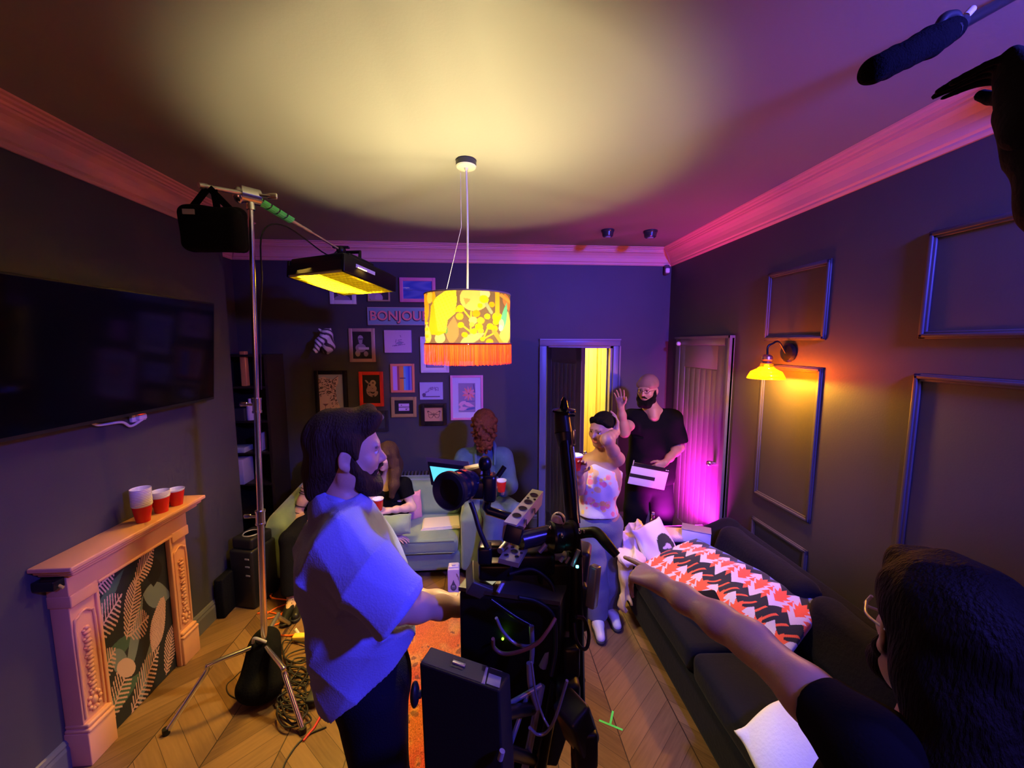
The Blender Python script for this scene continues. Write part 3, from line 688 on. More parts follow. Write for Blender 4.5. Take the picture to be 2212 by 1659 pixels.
def p_snake(u, v):
    C = base((.012,.01,.012))(u); g = (.42,.27,.27)
    for k in range(44):
        t = k/43; a_ = t*13; r = .26*(1-.6*t); cx, cy = .52+r*math.cos(a_), .62-.28*t+r*.55*math.sin(a_)
        C[ell2(u,v,cx,cy,.1,.06)] = g if k % 2 else (.33,.2,.22)
    C[ell2(u,v,.6,.75,.06,.035)] = (.03,.02,.02); C[ell2(u,v,.35,.62,.04,.02)] = (.03,.02,.02); C[ell2(u,v,.4,.36,.06,.03)] = (.03,.02,.02); C[ell2(u,v,.6,.28,.17,.1)] = g; C[ell2(u,v,.25,.24,.12,.035,.5)] = g; C[ell2(u,v,.6,.28,.06,.03)] = (.1,.05,.06); return C
picture('picture_frame', 'bright red frame with a coiled snake on black', 774, 803, 829, 878, (.85,.05,.03), 7, p_snake, 70, 100)
def p_str(u, v):
    s = [(.55,.35,.75),(.6,.3,.7),(.45,.08,.1),(.75,.25,.06),(.8,.3,.05),(.12,.35,.7),(.08,.22,.75),(.05,.1,.6),(.3,.2,.65)]
    i = np.clip((u*len(s)).astype(int), 0, len(s)-1); C = np.array(s)[i]; C[(np.abs(v-.5)<.012)&(u>.35)&(u<.65)] = (.1,.05,.1); return C
picture('picture_frame', 'orange frame with vertical colour stripes in the middle of the gallery', 842, 786, 896, 848, (.85,.28,.14), 5, p_str, 63, 50)
def p_text(u, v):
    C = base((.012,.01,.015))(u)
    for (y0, y1) in ((.24,.47),(.53,.78)):
        C[(u>.22)&(u<.78)&(v>y0)&(v<y1)] = (.62,.45,.7)
    for cx, cy, w, h in ((.36,.37,.04,.03),(.62,.66,.035,.06),(.7,.64,.02,.05),(.34,.66,.02,.01),(.5,.66,.02,.01)): C[ell2(u,v,cx,cy,w,h)] = (.1,.06,.12)
    return C
picture('picture_frame', 'gold frame with two pale bars on black, under the striped picture', 844, 858, 900, 901, (.55,.38,.16), 7, p_text, 60, 44, m=MATS['gilt_frame'])
picture('picture_frame', 'dark frame showing just above the head of the man in the blue shirt', 796, 888, 839, 932, (.03,.025,.035), 6, lambda u, v: np.where(ell2(u,v,.5,.25,.4,.25)[:,None], np.array([[.35,.28,.38]]), np.array([[.03,.03,.05]])), 40, 40)
def p_white(u, v):
    C = base((.45,.45,.7))(u); C[(u<.04)|(u>.96)|(v<.03)|(v>.97)] = (.12,.08,.2); C[(v>.75)] *= .7; return C
picture('picture_frame', 'white frame with wide mount half hidden by the lampshade', 907, 727, 970, 805, (.72,.68,.8), 5, p_white, 40, 40, matw=6)
def p_beach(u, v):
    C = base((.48,.44,.75))(u); rs = np.random.RandomState(5); C[(v>.8)&(v<.86)&(u>.12)&(u<.88)] = (.12,.08,.2)
    for i in range(90):
        t = rs.rand(); cx = .12+.7*t; cy = .78-.5*min(1,t*2.2)*(.6+.4*rs.rand())+.0; C[ell2(u,v,cx,cy,.02,.02)] = (.22,.15,.38)
    C[ell2(u,v,.18,.72,.08,.1)] = (.1,.06,.18); return C
picture('canvas_print', 'small violet canvas with a faint grassy shore, left of the flower print', 906, 826, 957, 863, (.45,.4,.7), 0, p_beach, 90, 66, frm=False, depth=.02)
def p_bfly(u, v):
    C = base((.62,.34,.16))(u); k = (.12,.05,.03)
    for s in (-1,1):
        f = lambda x: .5+s*x
        for q in ((.03,.5,.32,.25),(.32,.25,.36,.3),(.36,.3,.28,.52),(.03,.54,.28,.52),(.28,.52,.3,.62),(.3,.62,.22,.78),(.22,.78,.1,.76),(.1,.76,.03,.56),(.03,.5,.18,.5)):
            C[seg2(u,v,f(q[0]),q[1],f(q[2]),q[3],.014)] = k
        C[ell2(u,v,f(.3),.3,.05,.05)] = k
    C[ell2(u,v,.5,.52,.02,.16)] = k; return C
picture('specimen_box', 'deep black box frame holding a butterfly on tan card', 908, 873, 965, 918, (.015,.012,.014), 8, p_bfly, 90, 66, depth=.05)
def p_flow(u, v):
    C = base((.30,.24,.42))(u); rs = np.random.RandomState(8)
    for k in range(11):
        a_ = k*.571; x1, y1 = .62+.42*math.cos(a_), .36+.27*math.sin(a_); C[leaf2(u,v,.62,.36,x1,y1,.05)] = (.85,.25,.22) if k % 2 else (.8,.3,.4)
    for q in ((0,.75,.5,.62,.07),(.3,.68,.95,.8,.07),(0,.9,.6,.85,.06),(.1,.72,.3,.95,.06)): C[leaf2(u,v,*q)] = (.8,.42,.6)
    C[seg2(u,v,.5,.9,.95,.86,.03)] = (.08,.12,.4); C[ell2(u,v,.62,.36,.05,.03)] = (.2,.1,.2); C[seg2(u,v,.9,.05,.97,.3,.02)] = (.1,.05,.2); C[seg2(u,v,.45,.62,.95,.62,.015)] = (.15,.1,.35); return C
picture('picture_frame', 'pink frame with a coral flower print, rightmost of the gallery', 972, 811, 1044, 907, (.80,.30,.55), 5, p_flow, 90, 130, matw=12, matcol=(.6,.55,.8))
picture('canvas_print', 'pink canvas edge peeping out right below the lampshade', 990, 750, 1023, 790, (.8,.4,.6), 0, None, frm=False, depth=.02)
# ================================================================ TELEVISION
TVx = -1.86; ty0, ty1, tz0, tz1 = 1.52, 2.775, 1.62, 2.275
tv = empty('television', (TVx-.02, (ty0+ty1)/2, tz0), 'large black flat television on the left wall above the fireplace', 'television')
b = MB(); b.box((TVx-.012, (ty0+ty1)/2, (tz0+tz1)/2), (.024, ty1-ty0, tz1-tz0), bev=.004, col=(.012,.012,.014))
b.box((TVx-.035, (ty0+ty1)/2, tz0+.22), (.04, (ty1-ty0)*.7, .34), bev=.01, col=(.012,.012,.014)); b.build('casing', M_PAINT, tv)
b = MB(); b.box((TVx+.0012, (ty0+ty1)/2, (tz0+tz1)/2+.004), (.002, ty1-ty0-.02, tz1-tz0-.028)); b.build('screen', mat('dark_screen_glass', (.003,.003,.005), .10, spec=.22), tv)
b = MB(); b.box((XL+.034, 2.15, 1.9), (.06, .3, .3), col=(.02,.02,.02)); b.box((XL+.075, 2.15, 1.9), (.04, .1, .1), col=(.02,.02,.02)); b.build('wall_bracket', M_PAINT, tv); tv.rotation_euler[1] = R(4.5)
q1, q2, q3 = UX(212,918,XL+.03), UX(262,912,XL+.03), UX(300,906,XL+.02)
e = empty('wall_socket', tuple(q3), 'white wall socket with lead and red light under the television', 'socket')
b = MB(); b.box(q3+V((-.005,0,.02)), (.02,.09,.06), bev=.005, col=(.8,.8,.82)); b.box(q3+V((.012,0,.015)), (.03,.05,.03), bev=.006, col=(.8,.8,.82)); b.build('socket_plate', M_PAINT, e)
b = MB(); b.tube([q1+V((0,-.04,.03)), q1, q2, (q2+q3)/2+V((0,0,-.03)), q3+V((.02,0,0))], .007, col=(.75,.72,.75)); b.build('cable', M_PAINT, e)
b = MB(); b.box(q3+V((.012,0,.042)), (.012,.02,.006)); b.build('indicator_light', mat('red_indicator', (.5,0,0), emit=(1,.02,.01), estr=6), e)
# ================================================================ FIREPLACE SURROUND
FX = -1.885; fp = empty('fireplace_surround', (-1.92, 2.15, 0), 'pale carved wooden fireplace surround standing against the left wall', 'fireplace')
M_MANT = mat('cream_painted_wood', (.72,.34,.20), .5, bump=.03, bscale=80)
ys0, ys1 = 1.775, 2.475; b = MB()
b.box((-1.89, (ys0+ys1)/2+.0, 1.018), (.18, ys1-ys0+.12, .022), bev=.006); b.box((-1.897, (ys0+ys1)/2, .997), (.165, ys1-ys0+.085, .02), bev=.008); b.box((-1.905, (ys0+ys1)/2, .978), (.15, ys1-ys0+.05, .02), bev=.008)
b.build('mantel_shelf', M_MANT, fp)
b = MB(); b.box(((XL+FX)/2, (ys0+ys1)/2, .905), (FX-XL, ys1-ys0, .13), bev=.004); b.box((FX+.004, (ys0+ys1)/2, .955), (.012, ys1-ys0, .018), bev=.004); b.box((FX+.004, (ys0+ys1)/2, .848), (.012, ys1-ys0-.25, .014), bev=.004); b.build('frieze', M_MANT, fp)
for i, (a0, a1) in enumerate(((ys0, ys0+.125), (ys1-.125, ys1))):
    b = MB(); yc = (a0+a1)/2; b.box(((XL+FX)/2-.006, yc, .43), (FX-XL-.012, .115, .86), bev=.004)
    b.box(((XL+FX)/2+.004, yc, .085), (FX-XL+.016, .132, .17), bev=.004); b.box(((XL+FX)/2+.008, yc, .178), (FX-XL+.02, .13, .02), bev=.008); b.box(((XL+FX)/2+.004, yc, .2), (FX-XL+.012, .12, .02), bev=.007)
    b.box(((XL+FX)/2+.002, yc, .83), (FX-XL+.01, .128, .06), bev=.006)
    # raised arched panel edges and carved drop of flowers
    pts = [V((FX-.01, yc-.045, .23)), V((FX-.01, yc-.045, .68)), V((FX-.01, yc-.03, .73)), V((FX-.01, yc, .75)), V((FX-.01, yc+.03, .73)), V((FX-.01, yc+.045, .68)), V((FX-.01, yc+.045, .23))]
    b.tube(pts, .007, n=6, sub=3)
    leg = b.build('pilaster', M_MANT, fp)
    c = MB()
    for k in range(15):
        z = .66-k*.022; s_ = .012+.006*math.sin(k*1.3)**2
        c.ball((FX-.008, yc, z), (.012, s_, .011), n=10); c.ball((FX-.009, yc+.013*(1 if k % 2 else -1), z-.008), (.008,.008,.007), n=8)
    for t in range(10): c.ball((FX-.009, yc+.026*math.cos(t*.628), .285+.042*math.sin(t*.628)), (.009,.009,.011), n=8)
    c.ball((FX-.01, yc, .285), (.012,.014,.022), n=12); c.build('carving', M_MANT, leg)
def p_palm(u, v):
    C = base((.018,.022,.03))(u); pk = (.62,.36,.34); gr = (.06,.12,.10); gy = (.18,.22,.26); rs = np.random.RandomState(12)
    for q in ((.0,.25,.4,.05,.05,gr),(.6,.3,1,.45,.09,gy),(.0,.55,.5,.5,.06,gr),(.3,.75,.6,.3,.06,gy),(.0,.85,.5,.8,.06,gr),(.4,1,.7,.6,.05,gy),(.15,.5,.35,.75,.07,gy),(.8,.1,.75,.3,.12,(.01,.01,.012))): C[leaf2(u,v,*q[:5])] = q[5]
    def frond(x0, y0, x1, y1, w, n=22, c=pk):
        dx, dy = x1-x0, y1-y0; L = math.hypot(dx, dy); tx, ty = dx/L, dy/L; C[seg2(u,v,x0,y0,x1,y1,.006)] = c
        for k in range(n):
            t = (k+.5)/n; bx, by = x0+dx*t, y0+dy*t; ll = w*math.sin(math.pi*min(1,t*.9+.12))
            for s in (-1,1):
                ex, ey = bx+(tx*.55-s*ty)*ll, by+(ty*.55+s*tx)*ll
                C[seg2(u,v,bx,by,ex,ey,.0062)] = c
    frond(-.04,.36,.34,.20,.11,12); frond(.34,.50,.56,.14,.10,18); frond(.50,.20,.82,.02,.08,14); frond(.05,.90,.36,.66,.11,13); frond(.88,.42,.64,.74,.10,26); frond(.30,1.0,.74,.74,.11,16); frond(-.02,.62,.20,.50,.08,9); frond(.80,.98,1.0,.66,.09,16); frond(.38,.50,.64,.47,.09,9); frond(.02,.08,.30,.02,.07,10)
    C[ell2(u,v,.3,.68,.12,.06,.5)] = (.6,.38,.36); return C
iy0, iy1 = ys0+.12, ys1-.12
paint_grid('palm_panel', 190, 260, lambda u, v: (np.full_like(u, FX-.035), iy0+(iy1-iy0)*u, .845*(1-v)+.004), p_palm, M_PAINT, fp)
b = MB(); b.box((FX-.05, (iy0+iy1)/2, .425), (.02, iy1-iy0, .84)); b.build('back_board', M_BLACK, fp)
b = MB()
for y in (iy0+.008, iy1-.008): b.box((FX-.018, y, .42), (.03, .016, .84), bev=.004)
b.box((FX-.018, (iy0+iy1)/2, .84), (.03, iy1-iy0, .016), bev=.004); b.build('inner_trim', M_MANT, fp)
b = MB(); b.box((-1.93, ys0-.03, .94), (.09,.05,.045), bev=.006, col=(.01,.01,.01)); b.cyl((-1.89,ys0-.03,.935),(-1.87,ys0-.03,.92),.006,col=(.7,.5,.1))
tag(b.build('wall_box', M_GLOSS, loc=(-1.97,ys0-.03,.94)), 'small black box tucked under the near end of the mantel shelf', 'box')
# ================================================================ CUPS
def cup_mesh(inner=True):
    b = MB(); Hc = .098
    prof = [(.0,0.002),(.028,.002),(.0285,0),(.03,0),(.0435,Hc-.004)]
    b.lathe((0,0,0), (0,0,1), prof, n=32, col=(.62,.02,.015))
    b.lathe((0,0,0), (0,0,1), [(.0435,Hc-.004),(.0452,Hc-.003),(.0455,Hc),(.044,Hc+.001),(.0425,Hc-.001),(.0415,Hc-.004),(.029,.006),(0,.005)], n=32, col=(.85,.82,.82))
    return b
def white_band(b, z0=.088): b.lathe((0,0,0), (0,0,1), [(.0425,z0),(.0440,.094)], n=32, col=(.85,.82,.82)); return b
cup_me = white_band(cup_mesh()).build('paper_cup', M_GLOSS, loc=(0,0,0)).data
first_cup = bpy.data.objects['paper_cup']; used = False
def cup(loc, label, group, rx=0.0):
    global used
    if not used: o = first_cup; used = True
    else: o = first_cup.copy(); COL.objects.link(o)
    o.location = loc; o.rotation_euler[0] = rx; tag(o, label, 'cup'); 
    if group: o['group'] = group
    elif 'group' in o: del o['group']
    return o
zs = 1.0295; c1 = UZ(339,1092,zs); c2 = UZ(382,1080,zs); c3 = UZ(408,1068,zs)
st = 'red paper cups stacked on the mantel shelf'
for k in range(11):
    lab = 'red paper cup with white rim, topmost of the tall stack on the mantel' if k == 10 else ('bottom red paper cup of the tall stack on the mantel' if k == 0 else 'white-rimmed paper cup nested inside the tall stack on the mantel')
    cup((-1.872, 2.165, zs+k*.0088), lab, st)
for k in range(4):
    lab = ['bottom red paper cup of the short middle stack on the mantel','white-rimmed cup nested inside the short middle stack on the mantel','white-rimmed cup nested inside the short middle stack on the mantel','top cup of the short middle stack on the mantel'][k]
    cup((-1.872, 2.285, zs+k*.0088), lab, st)
cup((-1.865, 2.385, zs), 'single red paper cup at the far end of the mantel shelf', st)
# ================================================================ LIGHT STAND, BOOM, PANEL
SB = UY(571,1390,2.15); ST = UY(541,436,2.15); SB = V((-1.275,2.15,.30)); d_ = (ST-SB)
base_c = SB - d_.normalized()*.24
stand = empty('light_stand', (base_c.x, base_c.y, 0), 'tall chromed light stand with three bent legs and a boom arm beside the sofa', 'light stand')
def sp(t): return SB + d_*t
b = MB(); b.cyl(sp(-.08), sp(.30), .0175); b.cyl(sp(.30), sp(.565), .0155); b.cyl(sp(.565), sp(1.0), .0125); b.build('pole', M_STEEL, stand)
for t, r in ((.305,.023),(.565,.021)):
    b = MB(); b.cyl(sp(t-.014), sp(t+.014), r); b.cyl(sp(t-.017), sp(t-.013), r*1.12); b.cyl(sp(t+.012), sp(t+.016), r*1.12); c = b.build('collar', M_STEEL, stand)
    b = MB(); q = sp(t); b.cyl(q, q+V((-.05,.0,.004)), .007, col=(.6,.6,.6)); b.box(q+V((-.068,0,.006)), (.04,.012,.022), bev=.005); b.build('wing_knob', M_STEEL, c)
hub = V((-1.285, 2.15, .26)); b = MB(); b.cyl(hub+V((0,0,-.05)), hub+V((0,0,.05)), .032); b.build('leg_hub', M_BLACKM, stand)
for i, (fx, fy, hx) in enumerate(((-1.645,1.905,.24),(-.945,1.86,.27),(-1.40,2.66,.22))):
    b = MB(); f_ = V((fx,fy,.012)); dd = (f_-hub); k1 = hub+V((dd.x*.55, dd.y*.55, .02-.06*i*.3))
    b.tube([hub+V((dd.x*.06,dd.y*.06,.02)), k1, k1+(f_-k1)*.12+V((0,0,-.005)), f_], .0125, n=10, sub=8); lg = b.build('leg', M_STEEL if i < 2 else M_DULL, stand)
    b = MB(); b.cyl(f_+V((0,0,-.012)), f_+V((0,0,.02)), .016); b.build('rubber_foot', M_RUBBER, lg)
# yellow tape on the right leg
leg_dir = (V((-.945,1.86,.012))-hub)
gh = ST+V((0,0,0)); b = MB(); b.cyl(gh+V((-.03,-.03,.03)), gh+V((.03,.03,.03)), .04); b.cyl(gh+V((0,0,-.04)), gh+V((0,0,.05)), .02); b.cyl(gh+V((.03,.0,.035)), gh+V((.1,.0,.03)), .008); b.box(gh+V((.11,0,.03)), (.05,.012,.03), bev=.006); b.ball(gh+V((-.035,-.03,.02)), (.03,.03,.04)); b.build('grip_head', M_STEEL, stand)
BA = UY(440,402,1.97); BE = UY(737,541,2.66); BM = gh+V((0,-.02,.03))
b = MB(); b.cyl(BA, BM, .011); b.cyl(BM, BM+(BE-BM)*.62, .010); b.cyl(BA-(BM-BA).normalized()*.02, BA+(BM-BA).normalized()*.015, .014); b.cyl(BM+(BE-BM)*.6, BE, .0075); boom = b.build('boom_arm', M_DULL, stand)
b = MB(); bd = (BE-BM); bx, by, bz = frame_of(bd); pts = []
for k in range(60):
    t = .07+.33*k/59; a = k/59*2*math.pi*4.3; pts.append(BM+bd*t+(bx*math.cos(a)+by*math.sin(a))*.019)
for k in range(len(pts)-1):   # flat ribbon of tape wound round the boom
    w = bz*.019; b.quad(pts[k]-w, pts[k+1]-w, pts[k+1]+w, pts[k]+w)
M_GTAPE = mat('green_fluorescent_tape', (.05,.75,.12), .6, emit=(.05,.8,.12), estr=.35)
o = b.build('green_tape', mat('green_bright_tape', (.12,1.0,.25), .5), boom); o.modifiers.new('t','SOLIDIFY').thickness = .002
# hanging counterweight bag
bag = empty('sandbag', tuple(BA), 'black saddle sandbag hanging from the back end of the boom arm', 'sandbag')
M_CANV = mat('black_canvas', (.006,.006,.008), .9, spec=.1, bump=.3, bscale=90)
def pp(px, py, Y=1.98): return UY(px, py, Y)
S = SDF(.008); wr = wrinkle(.006, 22, 3)
S.noise = wr
S.box((pp(460,497,1.95)+pp(460,497,2.03))/2, (.27,.09,.20), rr=.035, k=.03); S.box(pp(505,498,2.06), (.13,.08,.22), rr=.035, k=.03); S.build('weight_pouch', M_CANV, bag)
b = MB()
for pa, pb in (((447,408),(408,458)),((452,406),(500,455)),((462,410),(470,455))):
    A_ = pp(*pa, 1.97); B_ = pp(*pb, 1.97); x_, y_, z_ = frame_of(B_-A_, (0,1,0)); b.box((A_+B_)/2, (.03,.006,(B_-A_).length), axes=(x_,y_,z_))
b.box(pp(405,458,1.93), (.05,.01,.03), col=(.5,.5,.55)); b.build('strap', M_CANV, bag)
b = MB(); b.box(pp(407,457,1.92), (.05,.006,.022)); b.build('grey_tag', mat('grey_webbing', (.45,.45,.5), .7), bag)
# floor sandbag over the stand base
bag2 = empty('sandbag', (-1.29,2.12,0), 'black sandbag slumped over the foot of the light stand', 'sandbag')
S = SDF(.008); S.noise = wrinkle(.008, 18, 5)
S.ell((-1.28,2.19,.27), (.075,.07,.07), k=.05).cap((-1.31,2.14,.24), (-1.32,2.08,.10), .06, .07, .05).cap((-1.23,2.14,.24), (-1.20,2.07,.11), .05, .06, .05).ell((-1.27,2.06,.075), (.115,.075,.072), k=.05)
S.cut((0,0,.004), (0,0,-1)); S.build('weight_pouch', M_CANV, bag2)
b = MB(); b.tube([(-1.32,2.12,.31),(-1.29,2.09,.36),(-1.25,2.12,.31)], .008, n=8); b.build('handle', mat('grey_webbing', (.45,.45,.5)), bag2)
# LED panel
PANEL_C = V((-.945,2.74,2.41)); u_ = V((.88,-.475,0)).normalized(); n0 = V((-.02,-.16,-1)).normalized(); v_ = n0.cross(u_).normalized(); PANEL_N = n0
if v_.y < 0: v_ = -v_
PANEL_W, PANEL_D = .47, .44
pan = empty('led_panel_light', tuple(PANEL_C), 'black overhead light panel with glowing yellow honeycomb grid on the boom', 'light')
up_ = -n0; ax = (u_, v_, up_)
b = MB(); b.box(PANEL_C+up_*.075, (PANEL_W, PANEL_D, .07), axes=ax, bev=.012); b.box(PANEL_C+up_*.13, (PANEL_W*.7, PANEL_D*.5, .05), axes=ax, bev=.01)
for s in (-1,1): b.box(PANEL_C+u_*s*(PANEL_W/2+.01)+up_*.04, (.02, PANEL_D+.02, .11), axes=ax, bev=.006); b.box(PANEL_C+v_*s*(PANEL_D/2+.006)+up_*.03, (PANEL_W, .012, .06), axes=ax)
b.build('housing', M_BLACKM, pan)
b = MB(); b.box(PANEL_C+up_*.034, (PANEL_W-.02, PANEL_D-.02, .006), axes=ax); b.build('diffuser', mat('lit_yellow_diffuser', (1,.9,.2), emit=(1,.80,.04), estr=3.2), pan)
b = MB(); nu, nv = 14, 11
for i in range(nu+1): b.box(PANEL_C+u_*(-PANEL_W/2+PANEL_W*i/nu)+up_*.008, (.003, PANEL_D, .045), axes=ax)
for j in range(nv+1): b.box(PANEL_C+v_*(-PANEL_D/2+PANEL_D*j/nv)+up_*.008, (PANEL_W, .003, .045), axes=ax)
b.build('honeycomb_grid', mat('yellow_lit_fabric', (.75,.68,.06), .8), pan)
b = MB(); yk = PANEL_C+up_*.2
b.tube([PANEL_C+u_*(-PANEL_W*.3)+up_*.12, PANEL_C+u_*(-PANEL_W*.3)+up_*.2, yk+up_*.01, PANEL_C+u_*(PANEL_W*.3)+up_*.2, PANEL_C+u_*(PANEL_W*.3)+up_*.12], .012, n=8, smooth_path=False)
b.ball(BE, .03); b.cyl(BE, yk, .012); b.box(BE+V((.0,0,.02)), (.1,.03,.012)); b.build('yoke', M_BLACKM, pan)
b = MB(); b.box(PANEL_C+u_*(PANEL_W/2+.022)+up_*.05-v_*.06, (.004,.16,.022), axes=ax); b.build('control_strip', mat('pale_control_panel', (.6,.6,.7), .4), pan)
b = MB(); b.tube([BE+V((-.02,0,0)), BM+(BE-BM)*.8+V((0,0,-.08)), BM+(BE-BM)*.35+V((0,0,-.05)), gh+V((.05,0,-.15)), gh+V((.03,0,-.4)), sp(.75)+V((.03,0,0)), sp(.6)+V((.03,-.01,0))], .004, n=6); b.build('power_lead', M_RUBBER, pan)
# ================================================================ CABLES ON THE FLOOR
def floor_cable(name, label, pix, r, m, z=None, cat='cable', group=None, sub=6):
    pts = []
    for i, p in enumerate(pix):
        q = UZ(p[0], p[1], r+(p[2] if len(p) > 2 else 0)); pts.append(q)
    b = MB(); b.tube(pts, r, n=7, sub=sub); o = b.build(name, m, loc=(pts[0].x, pts[0].y, 0)); tag(o, label, cat, group); return o
M_ORC = mat('orange_cable_rubber', (.95,.16,.02), .45)
floor_cable('extension_cable', 'bright orange cable looped on the floor behind the light stand', [(600,1270),(585,1290,.02),(632,1300),(600,1330),(565,1335),(600,1312),(640,1302,.01),(615,1340),(590,1352),(588,1368),(625,1373),(650,1368,.02),(668,1378)], .006, M_ORC)
floor_cable('extension_cable', 'bright orange cable crossing under the looped one towards the black tower', [(556,1325),(580,1322),(612,1328),(630,1318,.015),(640,1298),(652,1288)], .006, M_ORC)
M_CAB = mat('black_cable_rubber', (.02,.018,.018), .45)
rs = random.Random(4)
def tangle(k):
    cx, cy = 645+rs.uniform(-12,14), 1410+k*17; pts = []
    n = 7; a0 = rs.uniform(0,6)
    for i in range(n):
        a = a0+i*1.7; pts.append((cx+42*math.cos(a)*rs.uniform(.6,1), min(1645, cy+38*math.sin(a)*rs.uniform(.5,1)), .004+.004*i+k*.001))
    return pts
where = ['close behind the stand bag','beside the stand bag','at the back of the pile','in the middle of the pile','in the middle of the pile','below the bent leg','near the right leg of the stand','at the near end of the pile','at the near end of the pile']
for k in range(9):
    floor_cable('power_cable', 'thin black cable coiled ' + where[k] + ' on the floor', tangle(k), .0045, M_CAB, group='black cables tangled on the floor')
floor_cable('power_cable', 'long thin black cable trailing from the pile to the bottom edge', [(705,1570),(670,1585),(645,1605),(625,1632),(612,1658),(605,1700)], .0045, M_CAB, group='black cables tangled on the floor')
floor_cable('power_cable', 'thin black lead curling from the sandbag across the floor', [(520,1450),(505,1465),(490,1480),(495,1500),(520,1510),(528,1495)], .003, M_CAB, group='black cables tangled on the floor')
floor_cable('signal_cable', 'short red cable lying in the black tangle', [(700,1535),(688,1555),(678,1572),(665,1588),(655,1600)], .006, mat('red_cable_rubber', (.6,.04,.05), .45))
q = UZ(650,1378,.02); e = empty('power_connector', (q.x,q.y,0), 'yellow power connector joined to the orange cable on the floor', 'connector')
b = MB(); b.box(q+V((0,0,.005)), (.1,.045,.04), bev=.008, col=(.95,.65,.08)); b.build('connector_body', M_PAINT, e); b = MB(); b.cyl(q+V((.05,0,.005)), q+V((.11,.01,.0)), .018, col=(.05,.05,.05)); b.build('plug', M_PAINT, e); b = MB(); b.cyl(q+V((-.02,.02,.01)), q+V((-.05,.03,.045)), .01, col=(.8,.78,.7)); b.build('clip', M_PAINT, e)
q = UZ(690,1480,.03); e = empty('power_strip', (q.x,q.y,0), 'black power strip with yellow plug under the cable tangle', 'power strip')
b = MB(); b.box(q+V((0,0,0)), (.06,.24,.04), bev=.008, col=(.02,.02,.02)); b.build('casing', M_PAINT, e); b = MB(); b.box(q+V((0,.03,.03)), (.03,.05,.03), bev=.006, col=(.8,.5,.05)); b.build('plug', M_PAINT, e)
# green tape mark
P1, P2, P3, P4 = UZ(1294,1556,.001), UZ(1345,1577,.001), UZ(1324,1536,.001), UZ(1318,1566,.001)
b = MB()
for A_, B_ in ((P1,P2),(P3,P4)):
    x_, y_, z_ = frame_of(B_-A_, (0,0,1)); b.box((A_+B_)/2+V((0,0,.0006)), (.011,.0012,(B_-A_).length), axes=(x_,y_,z_))
tag(b.build('floor_mark', mat('green_bright_tape', (.12,1.0,.25), .5), loc=tuple(P4)), 'green tape T-mark stuck on the chevron floor', 'tape mark')
# ================================================================ GREEN SOFA
M_VELV = mat('green_velvet', (.20,.31,.20), .7, sheen=.6, bump=.15, bscale=40, var=.12, vscale=5)
M_PIPE = mat('green_velvet_piping', (.15,.22,.16), .7)
M_DARKW = mat('dark_wood', (.03,.02,.015), .45)
so = empty('green_sofa', (-.9, 3.45, 0), 'pale green velvet two-seat sofa with rolled arms against the back wall', 'sofa')
x0, x1, yf, yb = -1.78, -.03, 3.10, 3.86
S = SDF(.01); S.box(((x0+x1)/2, (yf+yb)/2+.01, .155), (x1-x0-.04, yb-yf-.04, .17), rr=.025); S.build('base', M_VELV, so)
for k, (a, b_) in enumerate(((x0+.2,-.905),(-.9,x1-.2))):
    S = SDF(.008); S.box(((a+b_)/2, yf+.30, .305), (b_-a-.004, .62, .125), rr=.035); S.ell(((a+b_)/2, yf+.3, .345), ((b_-a)*.42,.26,.04), k=.04); o = S.build('seat_cushion', M_VELV, so)
    b = MB(); b.tube([(a+.03,yf-.008,.355),(b_-.03,yf-.008,.355)], .005, smooth_path=False, n=6); b.tube([(a+.03,yf-.008,.255),(b_-.03,yf-.008,.255)], .005, smooth_path=False, n=6); b.build('piping', M_PIPE, o)
    S = SDF(.009); S.box(((a+b_)/2, yb-.2, .52), (b_-a-.01, .17, .34), axes=(V((1,0,0)),V((0,.97,-.24)),V((0,.24,.97))), rr=.07); S.noise = wrinkle(.004, 14, k+2); S.build('back_cushion', M_VELV, so)
S = SDF(.01); S.box(((x0+x1)/2, yb-.06, .40), (x1-x0-.02, .14, .56), rr=.06); S.build('backrest', M_VELV, so)
for s, xa in ((-1, x0+.09),(1, x1-.09)):
    S = SDF(.009); S.box((xa, (yf+yb)/2-.01, .31), (.17, yb-yf, .46), rr=.03); S.cap((xa+s*.01,yf+.09,.525), (xa+s*.01,yb-.08,.60), .09, .09, .04); S.cut((0,yf-.012,0),(0,-1,0)); S.build('armrest', M_VELV, so)
for x in (x0+.12, x1-.12):
    for y in (yf+.09, yb-.09):
        b = MB(); b.cyl((x,y,.075), (x,y,.0), .025, .018); b.build('leg', M_DARKW, so)
b = MB(); b.box(((x0+x1)/2, yf+.14, .045), (x1-x0-.3,.02,.07)); b.build('shadow_gap_strip', M_BLACK, so)  # black strip standing in for the shade under the sofa
def cushion(name, c, size, axes, m, label, group=None, seed=1, colf=None, vs=.007, cat='cushion', corner=.0):
    e = empty(name, tuple(c), label, cat, group); S = SDF(vs); W, Dp, Hh = size; ax = axes
    S.box(c, (W*.94, Dp*.45, Hh*.94), axes=ax, rr=Dp*.22, k=.02); S.ell(c, (W*.42, Dp*.6, Hh*.42), axes=ax, k=Dp*.5)
    for sx in (-1,1):
        for sz in (-1,1): S.cap(c+ax[0]*sx*W*.36+ax[2]*sz*Hh*.36, c+ax[0]*sx*W*.48+ax[2]*sz*Hh*.48, Dp*.2, .008, .02)
    S.noise = wrinkle(.003, 30, seed)
    if colf: S.colf = colf
    S.build('cover', m, e); return e
def axes_from(n, up=(0,0,1), roll=0.0):
    """x,y,z axes with y along n (thickness)"""
    y = V(n).normalized(); z = V(up)-y*V(up).dot(y); z.normalize(); x = y.cross(z)
    if roll: q = Quaternion(y, roll); x = q @ x; z = q @ z
    return (x, y, z)
